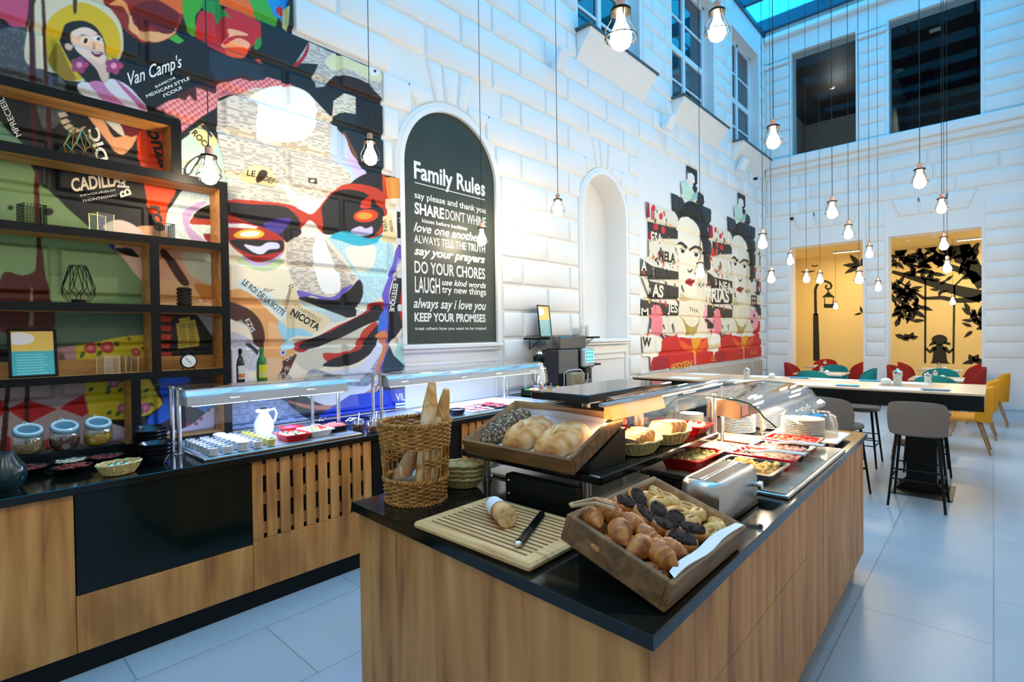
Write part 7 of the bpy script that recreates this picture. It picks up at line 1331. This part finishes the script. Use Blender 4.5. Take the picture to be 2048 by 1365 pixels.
def shaker(label, x, y, z, h=0.14, r=0.036):
    t = thing('sugar_shaker', label, 'shaker', (x, y, z + 0.001)); m = MB(); m.lathe([(0.0, 0), (r, 0), (r * 0.85, h * 0.4), (r, h * 0.75), (r * 0.9, h * 0.8)], n=18); m.build('glass', jarglass, t); m = MB(); m.lathe([(0.0, 0.003), (r * 0.9, 0.003), (r * 0.76, h * 0.4), (r * 0.9, h * 0.7), (0.0, h * 0.72)], n=16); m.build('sugar', mat('sugar_white', S(236, 226, 212), 0.7), t); m = MB(); m.lathe([(r * 0.95, h * 0.78), (r * 0.95, h * 0.88), (r * 0.3, h * 0.97), (r * 0.2, h * 1.08), (0.0, h * 1.08)], n=16); m.build('lid', chrome, t)
def pot(label, x, y, z, r=0.05, h=0.075):
    t = thing('sugar_pot', label, 'pot', (x, y, z + 0.001)); m = MB(); m.lathe([(0.0, 0), (r * 0.8, 0), (r, h * 0.4), (r * 0.9, h * 0.8), (r * 0.4, h), (0.0, h * 1.02)], n=20); m.build('pot', ceramic, t); m = MB(); m.lathe([(0.0, -0.0005), (r * 1.3, -0.0005), (r * 1.3, 0.004), (0.0, 0.004)], n=20); m.build('saucer', chrome, t)
shaker('glass sugar shaker with metal lid on the long table', -0.74, 6.78, BH, 0.165, 0.045); pot('round white sugar pot beside the glass sugar shaker on the long table', -0.83, 6.70, BH)
shaker('small shaker at the far edge of the long table', -0.52, 7.18, BH, 0.11, 0.035); shaker('small shaker on the long table behind the glass hood', -2.24, 6.72, BH, 0.13, 0.04); pot('small white pot at the far left of the long table', -2.03, 6.98, BH, 0.04, 0.06)
for i, (x, y) in enumerate(((-0.72, 6.40), (-1.45, 6.42), (-2.15, 6.40), (-2.9, 6.42), (-0.70, 7.10), (-1.40, 7.10), (-2.15, 7.12), (-2.95, 7.12))): place_setting('white place mat on the %s side of the long table, %s from the right' % (('near', 'far')[i // 4], ('first', 'second', 'third', 'fourth')[i % 4]), x, y, BH)
for i, (x, y) in enumerate(((-0.40, 6.36), (-1.12, 6.38), (-1.82, 6.36), (-1.03, 7.10), (-1.75, 7.10))): cutlery('cutlery on blue napkin, %s side of the long table, %s from the right' % (('near', 'far')[i // 3], ('first', 'second', 'third')[i % 3]), x, y, BH + 0.0035, 0.15)
for i, (x, y, w) in enumerate(((-0.74, 11.62, 'between the teal chairs at right'), (-0.84, 14.1, 'in the swing alcove'), (-2.54, 11.95, 'between the teal chairs at left'), (-2.93, 14.12, 'in the lantern alcove'))):
    shaker('small shaker on the dining table ' + w, x, y, 0.75, 0.13, 0.04); pot('small white pot on the dining table ' + w, x + 0.10, y - 0.05, 0.75, 0.04, 0.06)
    place_setting('white place mat at the right of the dining table ' + w, x + 0.18, y - 0.22, 0.75); place_setting('white place mat at the left of the dining table ' + w, x - 0.10, y + 0.24, 0.75)
# ---------------------------------------------------------------- caged pendant bulbs
cordm = mat('cord_black', (0.008, 0.008, 0.008), 0.6); bulb_m = mat('bulb_glow', (1, 0.9, 0.7), 0.3, emit=BULB, ecol=(1.0, 0.80, 0.54))
def pendant(loc, label, ztop):
    t = thing('pendant_lamp', label, 'pendant lamp', loc)
    m = MB(); m.lathe([(0.0, 0.0), (0.014, 0.0), (0.022, -0.008), (0.022, -0.05), (0.028, -0.056), (0.0, -0.056)][::-1], n=16); m.build('copper_socket', copper, t)
    m = MB(); m.lathe([(0.0, -0.078), (0.034, -0.078), (0.048, -0.070), (0.048, -0.058), (0.028, -0.055), (0.0, -0.055)], n=20); m.build('collar', blackm, t)
    m = MB(); m.lathe([(0.0, -0.238), (0.020, -0.236), (0.040, -0.222), (0.050, -0.196), (0.048, -0.172), (0.036, -0.142), (0.022, -0.112), (0.018, -0.079), (0.0, -0.078)], n=16); m.build('bulb', bulb_m, t)
    m = MB()
    for i in range(4): a = PI / 4 + i * PI / 2; c_, s_ = math.cos(a), math.sin(a); m.tube([(0.046 * c_, 0.046 * s_, -0.066), (0.046 * c_, 0.046 * s_, -0.105), (0.072 * c_, 0.072 * s_, -0.150), (0.072 * c_, 0.072 * s_, -0.185), (0.060 * c_, 0.060 * s_, -0.215)], 0.0026, 5)
    m.tube([(0.072 * math.cos(q), 0.072 * math.sin(q), -0.186) for q in np.linspace(0, 2 * PI, 28, endpoint=False)], 0.0032, 5, closed=True); m.build('cage', blackm, t)
    m = MB(); m.tube([(0, 0, 0), (0, 0, 1)], 0.0034, 6); q = m.build('cord', cordm, t); q.scale = (1, 1, ztop - loc[2])
    return t
PEND = [((-3.68, 1.18, 2.84), 'in front of the shelf end'), ((-3.49, 2.24, 3.16), 'over the first sneeze guard, left of the chalkboard'), ((-3.95, 3.86, 2.79), 'in front of the chalkboard lettering'), ((-3.48, 4.56, 3.13), 'between the chalkboard and the niche'), ((-1.27, 2.16, 3.17), 'largest and highest, cut by the top edge'), ((-1.22, 3.19, 3.60), 'second largest, beside the middle upper window'), ((-1.31, 4.59, 3.33), 'by the wall corner under the glass roof'), ((-0.51, 6.28, 3.18), 'alone between the two upper gallery windows and the right vent'), ((-1.26, 6.44, 3.04), 'in front of the left vent'), ((-2.06, 6.77, 2.85), 'at the corner beside the portrait mural'), ((-1.36, 7.86, 3.01), 'just below and right of the left vent'), ((-0.46, 8.25, 3.25), 'highest of the right cluster, on the right vent'), ((-0.50, 9.37, 2.93), 'second highest of the right cluster, at the alcove top'), ((-0.48, 9.67, 2.64), 'in the painted tree of the right cluster'), ((-1.41, 9.74, 2.96), 'small, upper one on the middle pier'), ((-2.62, 6.26, 2.51), 'in front of the first painted portrait'), ((-2.38, 9.18, 2.90), 'at the upper left corner of the lantern alcove'), ((-2.45, 8.44, 2.57), 'lowest on the left pier'), ((-2.34, 9.98, 2.66), 'among the painted birds in the lantern alcove'), ((-2.17, 10.13, 2.64), 'right above the painted lantern'), ((-1.40, 8.82, 2.50), 'at the right edge of the lantern alcove'), ((-1.49, 11.17, 2.52), 'smallest, lower one on the middle pier'), ((-1.25, 1.05, 3.05), 'added out of view above the pastry crate to light it'), ((-1.30, -0.10, 3.0), 'added out of view to light the near island end')]  # last two hang unseen, added as warm light for the near island
p0 = None
for loc, where in PEND:
    lab = 'caged pendant bulb ' + where
    if p0 is None: p0 = pendant(loc, lab, 9.02)
    else:
        q = copy_tree(p0, loc, label=lab)
        for c_ in q.children:
            if c_.name.startswith('cord'): c_.scale = (1, 1, 9.02 - loc[2])
    q = p0
for loc, where in (((-2.99, 15.6, 2.38), 'hanging inside the lantern alcove beside the painted lantern'), ((-0.68, 15.6, 2.38), 'hanging inside the swing alcove above the girl')):
    q = copy_tree(p0, loc, label='caged pendant bulb ' + where)
    for c_ in q.children:
        if c_.name.startswith('cord'): c_.scale = (1, 1, 3.655 - loc[2])
        if c_.name.startswith('bulb'): pass
# ---------------------------------------------------------------- wall speakers, vents, detectors
sp0 = None
for i, (y, z) in enumerate(((5.40, 5.10), (8.45, 5.19), (12.0, 5.27))):
    lab = 'tilted white loudspeaker on the left wall, %s' % ('left of the first upper window', 'between the first two upper windows', 'nearest the back wall')[i]
    if sp0 is None:
        sp0 = thing('wall_speaker', lab, 'loudspeaker', (WB + 0.01, y, z), group='white wall loudspeakers'); m = MB(); m.xf = Matrix.Translation((0.17, 0, 0)) @ Matrix.Rotation(0.45, 4, 'Y') @ Matrix.Rotation(-0.35, 4, 'Z'); m.box(-0.07, -0.075, -0.13, 0.07, 0.075, 0.13, b=0.015); m.build('cabinet', mat('speaker_white', S(232, 234, 236), 0.4), sp0)
        m = MB(); m.box(-0.012, -0.04, -0.05, 0.0, 0.04, 0.05); m.tube([(0, 0, 0), (0.13, 0, 0)], 0.012, 8); m.build('bracket', mat('speaker_white'), sp0)
    else: copy_tree(sp0, (WB + 0.01, y, z), label=lab)
vgrey = mat('vent_grey', S(150, 158, 160), 0.4)
for i, (x0, x1, z) in enumerate(((-3.46, -2.92, 4.305), (-2.72, -2.34, 4.305), (-1.59, -1.03, 4.29), (-0.98, -0.43, 4.29))):
    t = thing('air_vent', 'slotted grey air vent %s' % ('over the lantern alcove, left half', 'over the lantern alcove, right half', 'over the swing alcove, left half', 'over the swing alcove, right half')[i], 'vent', ((x0 + x1) / 2, YB - 0.002, z)); o = t.location
    m = MB(o)
    for a, b_, c_, d in ((x0, x1, z, z + 0.008), (x0, x1, z + 0.092, z + 0.10), (x0, x0 + 0.008, z, z + 0.10), (x1 - 0.008, x1, z, z + 0.10)): m.box(a, YB - 0.016, c_, b_, YB - 0.001, d)
    m.build('frame', mat('vent_white', S(224, 228, 230), 0.4), t); m = MB(o); m.box(x0 + 0.008, YB - 0.004, z + 0.008, x1 - 0.008, YB - 0.001, z + 0.092); m.build('backing', mat('vent_dark', (0.06, 0.07, 0.07), 0.6), t)
    for k in range(4): m = MB(o); m.box(x0 + 0.008, YB - 0.013, z + 0.016 + k * 0.02, x1 - 0.008, YB - 0.005, z + 0.026 + k * 0.02); m.build('slat', vgrey, t)
for i, p in enumerate(((-3.60, YB - 0.05, 4.32), (-4.14, 13.15, 5.22))):
    t = thing('security_camera', ('small black dome camera left of the left vent', 'small black camera high on the left wall near the corner')[i], 'camera', p); m = MB(); m.ell((0, 0, 0), (0.04, 0.04, 0.035)); m.build('dome', blackm, t); m = MB(); m.box(-0.02, -0.01, -0.02, 0.02, 0.05, 0.02) if i == 0 else m.box(-0.055, -0.02, -0.02, 0.0, 0.02, 0.02); m.build('mount', blackm, t)
# gallery and alcove fittings
t = thing('gallery_spotlight', 'black cylinder spotlight glowing inside the right gallery window', 'lamp', (-1.245, 17.5, 8.42)); m = MB(); m.tube([(0, 0, 0), (0, 0, -0.18)], 0.015, 8); m.build('stem', blackm, t); m = MB(); m.lathe([(0.13, -0.33), (0.13, -0.18), (0.0, -0.17)], n=20); m.build('shade', blackm, t); m = MB(); m.lathe([(0.0, -0.322), (0.12, -0.322), (0.12, -0.318), (0.0, -0.318)], n=20); m.build('lens', mat('lens_white', (1, 0.95, 1), 0.4, emit=12, ecol=(1, 0.95, 1)), t)
light('gallery_spot', 'SPOT', (-1.245, 17.5, 8.08), 90, (1, 0.95, 0.75), 0.08, rot=(-0.15, 0, 0), spot=1.7); light('gallery_fill', 'POINT', (-3.2, 17.2, 7.9), 26, (0.95, 0.95, 0.9), 0.15)
t = thing('ceiling_speaker', 'pale round ceiling speaker inside the right gallery window', 'ceiling speaker', (-1.85, 17.2, 8.415)); m = MB(); m.lathe([(0.0, -0.012), (0.13, -0.012), (0.14, 0.0), (0.0, 0.0)], n=24); m.build('grille', mat('pale_plastic', S(190, 200, 190), 0.5), t)
t = thing('smoke_detector', 'small round smoke detector inside the left gallery window', 'smoke detector', (-3.32, 17.05, 8.415)); m = MB(); m.lathe([(0.0, -0.045), (0.05, -0.04), (0.07, -0.012), (0.07, 0.0), (0.0, 0.0)], n=20); m.build('body', mat('detector_white', S(236, 236, 232), 0.5), t)
t = thing('exit_light', 'small white emergency light box on the right gallery ceiling', 'emergency light', (-0.965, 15.4, 8.415)); m = MB(); m.box(-0.10, -0.05, -0.06, 0.10, 0.05, 0.0, b=0.008); m.build('body', mat('detector_white'), t)
for i, (x0, x1) in enumerate(((-0.62, -0.05), (-3.1, -2.5))):
    t = thing('ceiling_light', ('white tube light on the ceiling of the swing alcove', 'white tube light on the ceiling of the lantern alcove')[i], 'lamp', ((x0 + x1) / 2, 15.9, 3.66)); m = MB(t.location); m.box(x0, 15.87, 3.615, x1, 15.93, 3.659, b=0.006); m.build('housing', mat('pale_plastic'), t); m = MB(t.location); m.box(x0 + 0.01, 15.875, 3.609, x1 - 0.01, 15.925, 3.6145); m.build('tube', mat('tube_warm', (1, 0.9, 0.7), 0.4, emit=6, ecol=(1, 0.85, 0.6)), t)
    light('alcove_light', 'AREA', ((x0 + x1) / 2, 15.9, 3.60), 24, (1.0, 0.80, 0.50), 0.5, 0.2)
for i, (x, y) in enumerate(((-1.45, 15.2), (-0.95, 14.9))):
    t = thing('ceiling_sensor', ('round white sensor at the left on the swing alcove ceiling', 'small sprinkler head on the swing alcove ceiling')[i], 'sensor', (x, y, 3.66)); m = MB(); m.lathe([(0.0, -0.03), (0.045, -0.025), (0.05, 0.0), (0.0, 0.0)], n=16); m.build('body', mat('detector_white'), t)
# ---------------------------------------------------------------- temp
